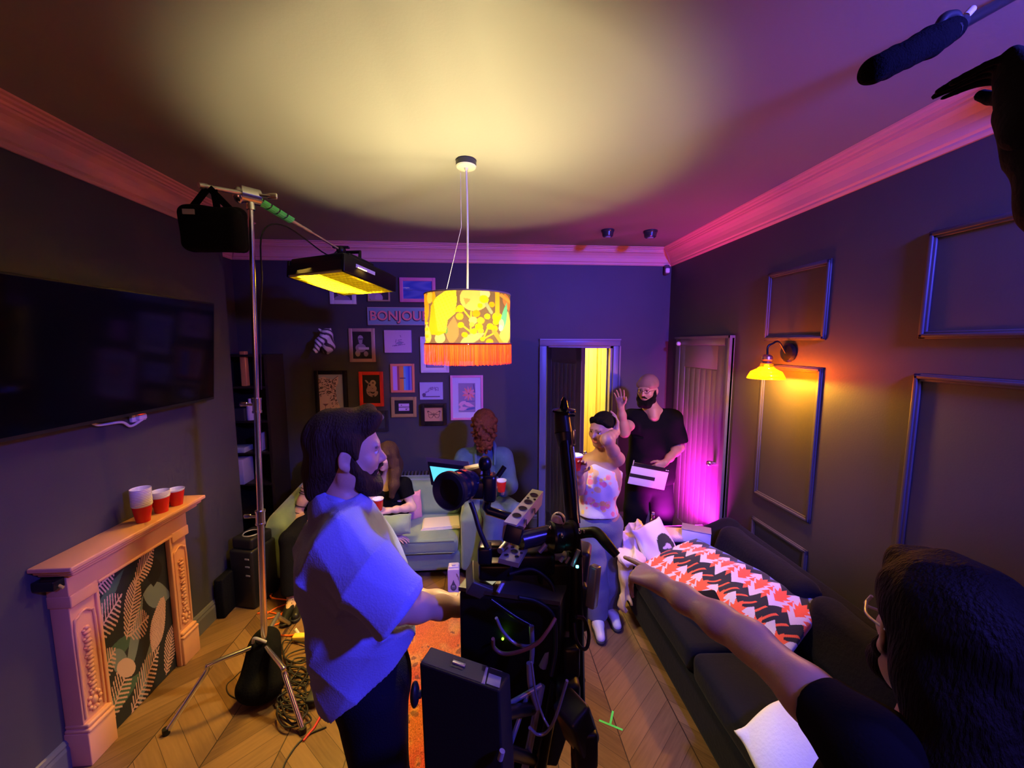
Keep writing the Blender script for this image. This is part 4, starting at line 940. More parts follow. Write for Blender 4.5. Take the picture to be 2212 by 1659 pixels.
M_PINKC = mat('pink_ruffled_cotton', (.85,.36,.38), .8, bump=.5, bscale=40)
cushion('pink_cushion', V((-.665,3.50,.50)), (.15,.09,.26), axes_from((.5,-1,.2)), M_PINKC, 'small pink ruffled cushion standing on the green sofa beside the woman with long hair', seed=4)
S_ = empty('folded_cloth', (-.40,3.36,.372), 'cream folded cloth lying on the right seat of the green sofa', 'cloth')
b = MB(); 
for k in range(3): b.box((-.40+.004*k,3.36,.380+.009*k), (.34-.012*k,.22-.008*k,.0085), axes=(V((.99,.1,0)).normalized(),V((-.1,.99,0)).normalized(),V((0,0,1))), bev=.004)
b.build('folded_layer', mat('cream_cotton', (.8,.74,.62), .85, bump=.2, bscale=120), S_)
# ================================================================ RADIATOR
ra = empty('radiator', (-.75, 3.94, 0), 'dark column radiator on the back wall behind the green sofa', 'radiator'); b = MB()
for k in range(30):
    x = -1.25+k*.036
    for y in (3.905, 3.945): b.tube([(x,y,.12),(x,y,.14),(x,y,.64),(x,y,.66)], .011, n=8, sub=2)
    b.ball((x,3.925,.665), (.013,.034,.022), n=10); b.ball((x,3.925,.12), (.013,.034,.022), n=10)
b.build('columns', mat('dark_iron_enamel', (.12,.11,.12), .35, .3), ra)
b = MB(); b.cyl((-1.28,3.925,.65),(-.18,3.925,.65), .012); b.cyl((-1.28,3.925,.125),(-.18,3.925,.125), .012); b.build('header_pipes', M_BLACKM, ra)
b = MB()
for x in (-1.15,-.3): b.box((x,3.93,.06), (.03,.06,.12))
b.build('foot', M_BLACKM, ra)
# ================================================================ DRINK CARTON
q = UZ(981,1283,0); ca = empty('drink_carton', (q.x,q.y,0), 'white drink carton with grey drop emblem standing on the floor before the green sofa', 'carton')
W, D, Hc = .088, .088, .235
def p_carton(u, v):
    C = np.tile(np.array([.80,.74,.74]), (len(u),1)); g = (.10,.11,.13)
    C[ell2(u,v,.5,.64,.27,.135)] = g; C[poly2(u,v,[(.5,.36),(.30,.57),(.70,.57)])] = g; C[(np.abs(v-.595)<.018)&(np.abs(u-.5)<.13)] = (.55,.55,.58); C[(np.abs(v-.64)<.008)&(np.abs(u-.5)<.17)] = (.35,.36,.4); C[(np.abs(v-.675)<.008)&(np.abs(u-.5)<.14)] = (.35,.36,.4)
    for q in ((.75,.12,.95,.3,.05),(.9,.2,.98,.42,.05),(.02,.78,.25,.98,.04),(.1,.9,.4,1,.04)): C[leaf2(u,v,*q)] = (.30,.20,.20)
    return C
b = MB(); b.box((q.x,q.y,Hc/2), (W,D,Hc), bev=.004, col=(.80,.74,.74)); b.build('carton_body', M_PAINT, ca)
paint_grid('printed_front', 60, 120, lambda u, v: (q.x-W/2+W*u, np.full_like(u, q.y-D/2-.0008), Hc*.97-Hc*.94*v), p_carton, M_PAINT, ca)
b = MB(); b.box((q.x,q.y,Hc+.008), (W*.9,.06,.014), bev=.004, col=(.85,.8,.78)); b.cyl((q.x,q.y-.01,Hc+.01),(q.x,q.y-.01,Hc+.024), .016, col=(.8,.78,.75)); b.build('cap', M_PAINT, ca)
# ================================================================ RUG
M_RUG = mat('shag_rug_pile', vc=True, rough=1.0, bump=.6, bscale=160)
rx0, rx1, ry0, ry1 = -.62, .28, 1.25, 2.64; nxr, nyr = 260, 400
U_, V_ = np.meshgrid(np.linspace(0,1,nxr+1), np.linspace(0,1,nyr+1), indexing='xy')
def rugnoise(x, y, f, s):
    r = np.random.RandomState(s); o = 0
    for i in range(8): k = r.normal(size=2)*f; p = r.rand()*6.28; o = o+np.sin(x*k[0]+y*k[1]+p+1.5*np.sin(x*k[1]*.7+p))
    return o/3.0
rj = np.random.RandomState(2).rand(nxr*nyr)
def rugcol(u, v):
    x = u*.9; y = v*1.39; n1 = rugnoise(x,y,9,1); n2 = rugnoise(x,y,26,2); n3 = rugnoise(x,y,60,3)
    a = np.array([.80,.26,.05]); b_ = np.array([.72,.10,.05]); c = np.array([.85,.50,.12]); d = np.array([.25,.10,.06])
    w = np.clip(.5+.5*n1, 0, 1)[:,None]; C = a*(1-w)+b_*w; w2 = np.clip(n2, 0, 1)[:,None]*.7; C = C*(1-w2)+c*w2; w3 = (n3+.6*n2 > 1.15)[:,None]*.8; C = C*(1-w3)+d*w3
    C = C*(.75+.45*rj[:,None]); return C
rv = np.random.RandomState(6).rand((nxr+1)*(nyr+1))
def rugpos(u, v):
    x = rx0+(rx1-rx0)*u; y = ry0+(ry1-ry0)*v; e = np.minimum.reduce([u*.9, (1-u)*.9, v*1.39, (1-v)*1.39]); z = .022*np.clip(e/.015,0,1)**.5*(.75+.25*np.sin(x*37+np.sin(y*31)))+.009*rv*np.clip(e/.01,0,1)+.001
    return x+.004*(rv-.5), y+.004*(np.roll(rv,7)-.5), z
o = paint_grid('shag_rug', nxr, nyr, rugpos, rugcol, M_RUG, loc=((rx0+rx1)/2, (ry0+ry1)/2, 0)); tag(o, 'orange and red shag rug on the floor under the camera rig', 'rug')
# ================================================================ ALCOVE SHELVES AND BLACK TOWER
sh = empty('shelf_unit', (-2.2,3.8,0), 'dark shelf unit standing in the alcove behind the light stand', 'shelves'); b = MB()
for x in (-2.40,-1.995): b.box((x,3.82,.95), (.025,.3,1.9))
b.build('side_panel', M_DARKW, sh); b = MB()
for z in (.35,.68,.98,1.28,1.6,1.89): 
    bb = MB(); bb.box((-2.20,3.82,z), (.39,.3,.02)); bb.build('shelf', M_DARKW, sh)
b = MB(); b.box((-2.20,3.965,.95), (.40,.01,1.9)); b.build('back_panel', M_DARKW, sh)
def item(name, px, py, Y, size, col, label, cat, bev=.006, m=M_GLOSS, zb=None):
    p = UY(px, py, Y)
    if zb is not None: p.z = zb+size[2]/2
    bm_ = MB(); bm_.box(p, size, bev=bev, col=col); o = bm_.build(name, m, loc=(p.x,p.y,p.z-size[2]/2)); return tag(o, label, cat)
item('storage_box', 518, 885, 3.72, (.16,.14,.12), (.03,.03,.04), 'dark box on the alcove shelf, beside a pale bottle', 'box', zb=1.29)
o = item('file_box', 525, 1040, 3.72, (.12,.16,.24), (.55,.45,.75), 'pale lilac file box on a lower alcove shelf', 'box', zb=.69)
item('magazine_stack', 520, 985, 3.72, (.16,.14,.05), (.35,.4,.6), 'small stack of bluish magazines on the alcove shelf', 'magazines', zb=.99)
p = UY(541,893,3.70); b = MB(); b.lathe((p.x,p.y,1.292), (0,0,1), [(0,0),(.028,0),(.03,.02),(.03,.13),(.012,.165),(.012,.20),(0,.20)], n=20, col=(.65,.55,.75)); tag(b.build('bottle', M_GLOSS, loc=(p.x,p.y,1.292)), 'pale bottle on the alcove shelf right beside the stand pole', 'bottle')
p = UY(566,957,3.72); item('book', 566, 957, 3.74, (.03,.12,.17), (.6,.5,.8), 'pale book standing on the alcove shelf, right of the stand pole', 'book', zb=.99)
b = MB(); c_ = UY(521,815,3.66); b.box((c_.x,c_.y,1.2), (.035,.03,.62), bev=.004, col=(.75,.30,.10)); 
c_z = 1.61; b = MB(); b.box((c_.x,3.72,c_z+.16), (.05,.05,.32), bev=.006, col=(.75,.30,.10)); tag(b.build('wooden_post', M_PAINT, loc=(c_.x,3.72,c_z)), 'orange wooden post standing on the upper alcove shelf', 'ornament')
# black tower (speaker) with pale buttons
tw = empty('tower_speaker', (-1.79,2.96,0), 'black floor speaker tower between the fireplace wall and the green sofa', 'speaker')
axs = (V((.97,-.25,0)).normalized(), V((.25,.97,0)).normalized(), V((0,0,1)))
b = MB(); b.box((-1.80,2.98,.23), (.20,.24,.46), axes=axs, bev=.02); b.box((-1.80,2.98,.50), (.18,.20,.09), axes=axs, bev=.02); b.build('cabinet', M_BLACK, tw)
b = MB(); b.lathe((-1.80,2.97,.545), (0,0,1), [(.05,0),(.055,.006),(.06,.0),(0,.0)], n=24); b.build('top_ring', mat('grey_plastic', (.3,.3,.3), .4), tw)
for k, z in enumerate((.40,.34,.27)):
    b = MB(); b.box(V((-1.80,2.98,z))-axs[1]*.122+axs[0]*.06, (.035,.004,.01), axes=axs); b.build('button', MATS['grey_plastic'], tw)
b = MB(); b.box((-1.93,2.86,.15), (.06,.2,.3), bev=.01); tag(b.build('equipment_case', M_CANV, loc=(-1.93,2.86,0)), 'black soft case leaning between the speaker tower and the left wall', 'case')
for k, (px, py, col) in enumerate(((520,1105,(.75,.6,.4)),(532,1128,(.6,.4,.25)),(524,1140,(.7,.55,.2)))):
    p = UY(px, py, 3.25); 
# ================================================================ BLACK SOFA
M_NAVY = mat('navy_black_velvet', (.004,.004,.011), .85, spec=.2, sheen=.05, bump=.2, bscale=60)
bs = empty('black_sofa', (1.5,1.4,0), 'long low black fabric sofa along the right wall', 'sofa')
ya_, yb_ = .1, 2.74
S = SDF(.012); S.box((1.49,(ya_+yb_)/2,.16), (.86,yb_-ya_,.22), rr=.03); S.build('base', M_NAVY, bs)
for k, (a, c) in enumerate(((.12,1.05),(1.06,1.76),(1.77,2.52))):
    S = SDF(.01); S.box((1.40,(a+c)/2,.345), (.68,c-a-.006,.15), rr=.04); S.ell((1.38,(a+c)/2,.385), (.28,(c-a)*.4,.045), k=.04); S.noise = wrinkle(.004,12,k); S.build('seat_cushion', M_NAVY, bs)
    S = SDF(.011); S.box((1.70,(a+c)/2,.56), (.17,c-a-.02,.33), axes=(V((.96,0,-.28)),V((0,1,0)),V((.28,0,.96))), rr=.07); S.noise = wrinkle(.008,9,k+5); S.build('back_cushion', M_NAVY, bs)
S = SDF(.012); S.box((1.85,(ya_+yb_)/2,.36), (.13,yb_-ya_,.62), rr=.05); S.build('backrest', M_NAVY, bs)
S = SDF(.011); S.box((1.46,yb_-.1,.33), (.83,.2,.44), rr=.06); S.cap((1.70,yb_-.1,.55),(1.82,yb_-.12,.60),.09,.1,.04); S.build('armrest', M_NAVY, bs)
for x, y in ((1.12,.2),(1.86,.2),(1.12,2.64),(1.86,2.64)):
    b = MB(); b.cyl((x,y,.06),(x,y,0), .02); b.build('leg', M_BLACK, bs)
# throw with zigzag pattern heaped from arm to seat
def p_throw(u, v):
    """u along the length, v from the wall side to the front"""
    C = np.tile(np.array([.02,.02,.035]), (len(u),1)); wh = (.72,.62,.78); rd = (.95,.13,.06); bl = (.12,.16,.62)
    def motif(cx, cy, s, f):   # stepped arrow head and a feathered arrow inside it
        def T(pts): return [(cx+p[0]*s, cy+f*p[1]*s) for p in pts]
        C[poly2(u,v,T([(0,-1.9),(.55,-.5),(.35,-.5),(.62,.3),(.4,.3),(.6,1.0),(.22,1.0),(0,.4),(-.22,1.0),(-.6,1.0),(-.4,.3),(-.62,.3),(-.35,-.5),(-.55,-.5)]))] = wh
        C[poly2(u,v,T([(0,-.7),(.36,.2),(.22,.2),(.5,.95),(.25,.85),(.36,1.6),(.14,1.3),(0,1.9),(-.14,1.3),(-.36,1.6),(-.25,.85),(-.5,.95),(-.22,.2),(-.36,.2)]))] = rd
    n = 8
    for k in range(n):
        cx = (k+.5)/n; C[poly2(u,v,[(cx-.035,.03),(cx+.035,.03),(cx,.13)])] = bl
    for k in range(n+1): motif(k/n, .33, .108, 1)
    for k in range(n): motif((k+.5)/n, .38, .105, -1)
    for k in range(n+1): motif(k/n, .86, .10, 1)
    for k in range(n): motif((k+.5)/n, .90, .10, -1)
    m = (np.abs(np.mod(u*n*2+v*6,1)-.5)<.12)&(C[:,0]<.1)&(v>.6); C[m] = rd; return C
A_, B_, C_, D_ = np.array([1.50,2.50,.615]), np.array([1.74,1.72,.66]), np.array([1.42,1.60,.455]), np.array([1.05,2.36,.53])
def throwpos(u, v):
    u_, v_ = u[:,None], v[:,None]; P = (A_*(1-u_)+B_*u_)*(1-v_)+(D_*(1-u_)+C_*u_)*v_
    bul = np.sin(np.pi*np.clip(v,0,1))**.7*np.sin(np.pi*np.clip(u,0,1))**.35; P[:,2] += .075*bul+.010*np.sin(u*24+2.5*np.sin(v*5))*bul+.012*np.sin(v*11+u*9)*bul*v; return P[:,0], P[:,1], P[:,2]
o = paint_grid('patterned_throw', 300, 170, throwpos, p_throw, M_CLOTHC, loc=(1.45,2.05,.45), thick=.012); tag(o, 'throw with red and white zigzag arrow pattern heaped on the black sofa', 'throw')
cushion('seat_bolster', V((1.43,2.05,.50)), (.50,.16,.20), axes_from((.0,.0,1.0), up=(.45,-.9,0)), M_NAVY, 'black cushion bulging under the patterned throw on the sofa', seed=9)
# white cushion with black round emblem against the arm
def emb(P):
    C = np.tile(np.array([.78,.68,.82]), (len(P),1)); c = np.array(EMC); ax = EMA; d = P-c; a = d@np.array(ax[0]); b_ = d@np.array(ax[2]); f = d@np.array(ax[1]) < 0
    C[ell2(a,b_,.035,-.02,.075,.095)&f] = (.02,.02,.03); k = (.62,.52,.75)
    C[ell2(a,b_,.03,-.06,.034,.028)&f] = k; C[ell2(a,b_,.045,-.025,.028,.03)&f] = k; C[ell2(a,b_,.02,-.012,.03,.009)&f] = k; C[ell2(a,b_,.03,-.04,.010,.018)&f] = (.02,.02,.03); return C
EMC = V((1.20,2.47,.585)); EMA = axes_from((-.25,.85,-.55), roll=R(-12))
cushion('emblem_cushion', EMC, (.27,.10,.34), EMA, M_CLOTHC, 'white cushion with a round black emblem at the far end of the black sofa', colf=emb, seed=6)
# crumpled cream garment and yellow bag beside it
S = SDF(.006); S.noise = folds(.016, 34, 12, n=6); e = empty('crumpled_blouse', (1.05,2.55,.54), 'crumpled cream and pink blouse spilled over the end of the black sofa arm', 'clothing')
S.ell((1.08,2.56,.60), (.11,.09,.07), k=.05).ell((.99,2.45,.545), (.10,.12,.05), k=.05).ell((1.10,2.60,.66), (.07,.06,.05), k=.04); S.colf = lambda P: np.tile(np.array([.82,.66,.62]), (len(P),1))+.0*P
S.tint((1.15,2.60,.70), (.035,.08,.09), (.85,.62,.05)); S.build('fabric', M_CLOTHC, e)
S = SDF(.005); S.noise = folds(.012, 40, 14, n=5); e = empty('yellow_scarf', (.995,2.45,.2), 'yellow cream scarf hanging down the front corner of the black sofa', 'scarf')
S.chain([(1.02,2.50,.54),(.985,2.49,.48),(.975,2.48,.36),(.98,2.47,.27)], [.035,.045,.04,.03], .03).ell((.97,2.45,.19), (.05,.035,.065), k=.03).ell((.985,2.45,.18), (.02,.04,.03), k=.01, sub=True)
S.base = (.80,.55,.18); S.tint((.98,2.47,.50), (.1,.1,.12), (.75,.55,.5)); S.build('fabric', M_CLOTHC, e)
# cream towel and shoebox against the backrest
e = empty('cream_towel', (1.42,2.66,.56), 'peach folded towel lying along the far arm of the black sofa', 'towel'); S = SDF(.006); S.noise = wrinkle(.004, 25, 3)
S.box((1.40,2.63,.585), (.26,.15,.06), axes=(V((.97,.0,-.1)).normalized(),V((0,1,0)),V((.1,0,.97)).normalized()), rr=.025); S.build('fabric', mat('peach_towel', (.85,.58,.48), .95, bump=.6, bscale=150), e)
e = empty('white_box', (1.60,2.56,.56), 'white flat box with a thin dark rim resting by the patterned throw', 'box'); axb = (V((.86,-.50,.0)), V((.5,.86,0)), V((0,0,1)))
b = MB(); b.box((1.53,2.56,.615), (.19,.10,.09), axes=axb, bev=.006, col=(.78,.68,.8)); b.build('box_body', M_PAINT, e); b = MB(); b.box((1.53,2.56,.664), (.195,.105,.008), axes=axb, bev=.003, col=(.3,.25,.3)); b.build('lid', M_PAINT, e)
# nearer things on the sofa
M_WHC = mat('white_cotton', (.75,.73,.78), .85, bump=.2, bscale=90)
cushion('white_cushion', V((1.10,1.17,.52)), (.27,.10,.28), axes_from((.55,.35,-.74), roll=R(28)), M_WHC, 'plain white cushion at the front edge of the black sofa, near the camera', seed=8)
def pouch(P):
    C = np.tile(np.array([.38,.42,.16]), (len(P),1)); d = P-np.array([1.34,1.24,.53]); a, b_ = d[:,0], d[:,1]
    C[ell2(a,b_,-.035,.02,.014,.03)] = (.85,.28,.06); C[ell2(a,b_,.02,-.005,.022,.03)] = (.85,.78,.8); C[ell2(a,b_,-.04,-.02,.016,.015)] = (.85,.78,.8); m = (np.sin(a*120+b_*90+3*np.sin(a*60))>.5)&(b_<.01); C[m] = (.02,.03,.02); return C
cushion('patterned_pouch', V((1.34,1.24,.50)), (.15,.07,.14), axes_from((.1,.35,-1), up=(0,1,0), roll=R(8)), M_CLOTHC, 'small green printed pouch lying on the black sofa seat', colf=pouch, seed=3, vs=.004)
# ================================================================ LOW TABLE, LED BAR, BOTTLE
lt = empty('low_table', (1.55,2.93,0), 'low black table in the far right corner behind the black sofa', 'table')
b = MB(); b.box((1.56,2.93,.40), (.72,.26,.03), bev=.004); b.build('tabletop', M_BLACK, lt)
for x in (1.24,1.88):
    for y in (2.83,3.03): b = MB(); b.box((x,y,.1925), (.03,.03,.385)); b.build('leg', M_BLACK, lt)
b = MB(); b.box((1.56,3.04,.22), (.66,.012,.30)); b.build('back_panel', M_BLACK, lt)
bt = empty('glass_bottle', (1.40,2.98,.415), 'small clear glass bottle on the low black table in the corner', 'bottle')
b = MB(); b.lathe((1.40,2.98,.417), (0,0,1), [(0,0),(.030,0),(.034,.01),(.034,.05),(.026,.09),(.012,.13),(.010,.16),(.012,.165)], n=24); o = b.build('bottle_glass', mat('clear_glass', (1,1,1), .02, trans=1, ior=1.45), bt); o.modifiers.new('t','SOLIDIFY').thickness = .003
b = MB(); b.cyl((1.40,2.98,.583),(1.40,2.98,.60), .012, col=(.4,.2,.35)); b.build('stopper', M_GLOSS, bt)
lb = empty('led_bar', (1.66,3.02,.415), 'magenta LED bar lying on the back edge of the low black table', 'light'); b = MB(); b.box((1.66,3.02,.43), (.44,.045,.03), bev=.005); b.build('housing', M_BLACK, lb)
b = MB(); b.box((1.66,3.044,.436), (.42,.006,.016)); b.build('led_strip', mat('magenta_led', (1,.05,.8), emit=(1,.02,.75), estr=12), lb)
# ================================================================ CINEMA CAMERA RIG
rig = empty('cinema_camera_rig', (.12, 1.2, 0), 'tall black cinema camera rig on a support column in the middle foreground', 'camera')
def c(px, py, f): return UC(px, py, f)
AXC = (RT, FW, UPV)
def slab(b, A, B, Cc, depth, col=(.5,.5,.5), bev=0):
    """box from three corner points (origin, along x, along z) pushed back by depth"""
    x = (B-A); z = (Cc-A); lx, lz = x.length, z.length; x = x.normalized(); y = x.cross(z).normalized(); z = y.cross(x)*-1 if y.cross(x).dot(z) < 0 else y.cross(x)
    if y.dot(FW) < 0: y = -y
    b.box(A+x*lx/2+z*lz/2+y*depth/2, (lx,depth,lz), axes=(x,y,z), bev=bev, col=col)
M_BODY = mat('camera_body_black', (.006,.006,.007), .6, spec=.2, bump=.05, bscale=200)
M_TAUPE = mat('worn_grey_cage', (.075,.07,.055), .45, .3)
# main body: tall black box
T0 = c(990,1268,1.13); T3 = UZ(1050,1195,T0.z); T1 = UZ(1210,1300,T0.z); T2 = T1+(T3-T0)*.8
def prism4(b, P, dz):
    Q = [p+V((0,0,-dz)) for p in P]; b.add(list(P)+Q, [(0,1,2,3),(7,6,5,4),(0,4,5,1),(1,5,6,2),(2,6,7,3),(3,7,4,0)])
b = MB(); prism4(b, [p+V((0,0,-.012)) for p in (T0,T1,T2,T3)], .34); o = recalc(b.build('camera_body', M_BODY, rig)); bv = o.modifiers.new('bevel','BEVEL'); bv.width = .012; bv.segments = 3
b = MB(); prism4(b, [T0,T1,T2,T3], .012); b = b; b.build('body_top_plate', M_TAUPE, rig)
b = MB(); slab(b, c(1000,1640,1.22), c(1205,1659,1.29), c(992,1440,1.19), .18, bev=.01); b.build('power_module', M_BODY, rig)
# status screen module
mod = MB(); A_, B_, C2 = c(1022,1258,1.10), c(1078,1280,1.12), c(1050,1226,1.19); slab(mod, A_, B_, C2, .045, bev=.004); sm = mod.build('status_display', mat('display_casing', (.05,.045,.04), .45), rig)
b = MB(); x_ = (B_-A_); z_ = (C2-A_); n_ = x_.cross(z_).normalized(); n_ = n_ if n_.dot(FW) < 0 else -n_
def onmod(u, v): return A_+x_*u+z_*v+n_*.0015
b.quad(onmod(.20,.30), onmod(.62,.22), onmod(.72,.88), onmod(.30,.92)); b.build('lit_readout', mat('pale_lit_readout', (.6,.6,.5), emit=(.75,.72,.5), estr=.5), sm)
b = MB()
for u, v in ((.75,.3),(.85,.3),(.78,.5),(.88,.5)): b.box(onmod(u,v), (.006,.006,.004), axes=(x_.normalized(), z_.normalized(), n_), col=(.25,.24,.22))
b.build('keypad', M_PAINT, sm)
b = MB(); b.cyl(c(1075,1280,1.10), c(1092,1248,1.13), .006); b.build('side_light', mat('blue_grey_plastic', (.3,.3,.5), .3), sm)
# cheese plates with drilled holes
def cheese(name, A, B, Cc, th, holes, m, parent=rig, sidem=None):
    x = (B-A); z = (Cc-A); n = x.cross(z).normalized(); n = n if n.dot(V((0,0,1)) - FW*.3) > 0 else -n
    b = MB(); P = [A, B, B+z, Cc]; Q = [p-n*th for p in P]; b.add(P+Q, [(0,1,2,3),(7,6,5,4),(0,4,5,1),(1,5,6,2),(2,6,7,3),(3,7,4,0)]); o = recalc(b.build(name, m, parent))
    for u, v, r in holes:
        h = MB(); q = A+x*u+z*v; h.cyl(q-n*.002, q+n*.0008, r, n=18, col=(.006,.006,.008)); h.lathe(q+n*.0008, n, [(r*1.02,0),(r*1.12,.0008),(r*1.02,.0016)], n=18, col=(.12,.11,.12)); h.build('threaded_hole', M_GLOSS, o)
    return o
# long perforated power rail: top face A..B..C, side face lit
RA, RB, RC = c(1088,1127,1.08), c(1116,1134,1.07), c(1150,1056,1.30)
rail = cheese('socket_rail', RA, RB, RC, .05, ((.52,.20,.0125),(.52,.40,.0125),(.52,.60,.0125),(.52,.82,.0125),(.28,.70,.004),(.85,.70,.004)), M_GREYM)
b = MB(); slab(b, c(1085,1168,1.07), c(1121,1180,1.06), c(1086,1130,1.078), .03, bev=.003); b.build('rail_end_cap', M_BLACKM, rail)
for t in (.3,.62):
    q = RB+(RC-RA)*t; h = MB(); h.cyl(q+V((0,0,-.028))+RT*.0005, q+V((0,0,-.028))+RT*.003, .009, n=16, col=(.03,.03,.05)); h.build('side_socket', M_GLOSS, rail)
# lower drilled cheese plate
cheese('cheese_plate', c(1077,1206,1.06), c(1121,1217,1.05), c(1100,1172,1.14), .014, ((.25,.25,.006),(.5,.55,.010),(.75,.3,.006),(.3,.75,.005),(.72,.75,.006),(.85,.55,.004)), mat('drilled_plate_alloy', (.30,.26,.20), .4, .4))
b = MB(); b.cyl(c(1080,1190,1.08), c(1106,1158,1.16), .0085); b.build('support_rod', M_DULL, rig)
b = MB(); b.box(c(1060,1185,1.12), (.07,.05,.035), axes=AXC, bev=.008); b.box(c(1048,1195,1.1), (.04,.05,.05), axes=AXC, bev=.008); b.box(c(1072,1225,1.14), (.1,.08,.05), axes=AXC, bev=.01); b.box(c(1140,1205,1.18), (.16,.10,.07), axes=AXC, bev=.015); b.box(c(1195,1250,1.2), (.10,.12,.16), axes=AXC, bev=.015); b.build('top_clamp_block', M_BLACKM, rig)
# viewfinder with round rubber cup
EA, EB = c(966,1062,1.02), c(1012,1043,1.12); ed = (EB-EA).normalized()
b = MB(); b.lathe(EA, ed, [(0,.012),(.030,.010),(.047,.002),(.052,.006),(.052,.018),(.046,.03),(.043,.035)], n=40); b.build('rubber_eyecup', M_RUBBER, rig)
b = MB(); b.lathe(EA, ed, [(.043,.033),(.044,.036),(.044,.05),(.040,.053),(.040,.062),(.045,.065),(.045,.082),(.038,.088),(.034,.12),(0,.12)], n=40); b.build('eyepiece_barrel', mat('glossy_black_barrel', (.02,.02,.035), .18, .4), rig)
b = MB(); b.box(c(1035,1052,1.14), (.075,.07,.06), axes=AXC, bev=.014); b.box(c(1058,1052,1.13), (.04,.06,.08), axes=AXC, bev=.012); b.ball(c(1048,1002,1.13), (.02,.02,.024)); b.cyl(c(1050,1006,1.13), c(1053,1045,1.13), .012); b.build('viewfinder_mount', M_BLACKM, rig)
b = MB(); b.tube([c(1056,1070,1.13), c(1050,1096,1.13), c(1054,1103,1.13), c(1095,1115,1.13), c(1130,1122,1.14)], .013, n=8, smooth_path=False); b.cyl(c(1075,1030,1.14), c(1090,1008,1.15), .008); b.build('viewfinder_arm', M_BLACKM, rig)
b = MB(); b.tube([c(1017,1085,1.09), c(1026,1110,1.08), c(1036,1145,1.07), c(1052,1182,1.07)], .007, n=8); b.build('viewfinder_cable', M_RUBBER, rig)
# on-board monitor
M0, M1, M2 = c(922,996,1.24), c(1010,1006,1.20), c(930,1048,1.22); mx, mz = (M1-M0), (M2-M0)
b = MB(); n_ = mx.cross(mz).normalized(); n_ = n_ if n_.dot(FW) < 0 else -n_
b.box(M0+mx*.5+mz*.5-n_*.012, (mx.length, mz.length, .022), axes=(mx.normalized(), mz.normalized(), n_), bev=.004); mon = b.build('monitor', M_BLACK, rig)
b = MB(); f_ = lambda u, v: M0+mx*u+mz*v+n_*.0005
b.quad(f_(.06,.2), f_(.9,.2), f_(.9,.9), f_(.10,.9)); b.build('screen', mat('cyan_lit_screen', (.1,.6,.65), .3, emit=(.12,.72,.8), estr=1.1), mon)
b = MB(); b.quad(f_(.34,.42)+n_*.0006, f_(.46,.40)+n_*.0006, f_(.48,.62)+n_*.0006, f_(.36,.64)+n_*.0006); b.build('screen_highlight', mat('white_screen_patch', (.8,.9,.9), .3, emit=(.8,.9,.9), estr=1.2), mon)
b = MB(); b.box(M0+mx*.5-n_*.005+V((0,0,.003)), (mx.length*1.05,.02,.004), axes=(mx.normalized(), mz.normalized(), n_)); b.build('sun_hood', mat('brown_grey_hood', (.14,.11,.09), .5), mon)
b = MB(); b.box(c(1022,1012,1.16), (.085,.03,.006), axes=(V((.95,.25,.15)).normalized(), V((-.25,.95,0)).normalized(), V((-.15,0,.98)).normalized()), bev=.002); b.box(c(1025,1020,1.17), (.06,.035,.04), axes=(V((.95,.25,.1)).normalized(), V((-.25,.95,0)).normalized(), V((-.1,0,.98)).normalized()), bev=.004); b.build('bracket_plate', M_GREYM, rig)
# column with tilted top
PT, PB = c(1216,912,1.32), c(1243,1200,1.18)
b = MB(); b.cyl(PT, PB, .0205, .022, n=24); b.cyl(PB, c(1250,1659,1.1), .022, n=20); b.build('support_column', M_BLACKM, rig)
b = MB(); b.cyl(c(1213,890,1.33), c(1217,935,1.31), .026, .030, n=24); b.cyl(c(1217,935,1.31), c(1221,965,1.30), .030, .024, n=24); b.build('column_sleeve', M_BLACK, rig)
b = MB(); b.lathe(c(1218,895,1.33), (0,0,1), [(.012,0),(.02,.004),(.042,.010),(.040,.016),(.016,.022),(.010,.05),(.004,.06),(0,.062)], n=24); b.box(c(1232,897,1.32), (.03,.02,.008), axes=AXC, bev=.002); b.build('top_mount', mat('polished_black_metal', (.03,.03,.035), .15, .8), rig)
b = MB(); b.box(c(1240,944,1.29), (.010,.012,.05), axes=AXC, bev=.003); b.build('lock_lever', M_STEEL, rig)
b = MB(); b.cyl(c(1237,965,1.27), c(1250,1130,1.2), .006, n=12); b.build('steel_rod', M_STEEL, rig)
# horizontal cylinder, clamp and handle
b = MB(); b.cyl(c(1125,1168,1.12), c(1192,1152,1.16), .026, n=28); b.cyl(c(1122,1152,1.12), c(1182,1143,1.15), .006); b.build('motor_tube', mat('violet_black_metal', (.06,.05,.09), .25, .7), rig)
b = MB(); b.lathe(c(1188,1160,1.14), (c(1240,1158,1.16)-c(1188,1160,1.14)).normalized(), [(0,0),(.044,0),(.046,.006),(.046,.03),(.040,.034),(.040,.06),(.046,.064),(.046,.075),(0,.078)], n=32); b.build('round_clamp', M_BLACKM, rig)
b = MB(); b.tube([c(1240,1155,1.15), c(1270,1150,1.12), c(1290,1152,1.10), c(1312,1176,1.06), c(1333,1200,1.04)], .016, n=12, radii=[.016,.015,.016,.015,.011]); b.build('side_handle', M_RUBBER, rig)
for k, (px, py, r) in enumerate(((1214,1157,.008),(1252,1148,.008),(1262,1148,.005))):
    b = MB(); b.ball(c(px,py,1.10), (r*.7,r*.5,r)); b.build('screw_head', M_STEEL, rig)
b = MB(); b.ball(c(1206,1122,1.15), (.022,.02,.022), axes=AXC); b.cyl(c(1203,1128,1.15), c(1188,1142,1.14), .014, .004); kn = b.build('pale_knob', mat('pale_knob_plastic', (.6,.5,.55), .35), rig); kn['label'] = 'pale rounded knob'
b = MB(); b.tube([c(1200,1110,1.13), c(1212,1114,1.125), c(1218,1128,1.125)], .0025, n=6); b.build('knob_strap', M_BLACK, rig)
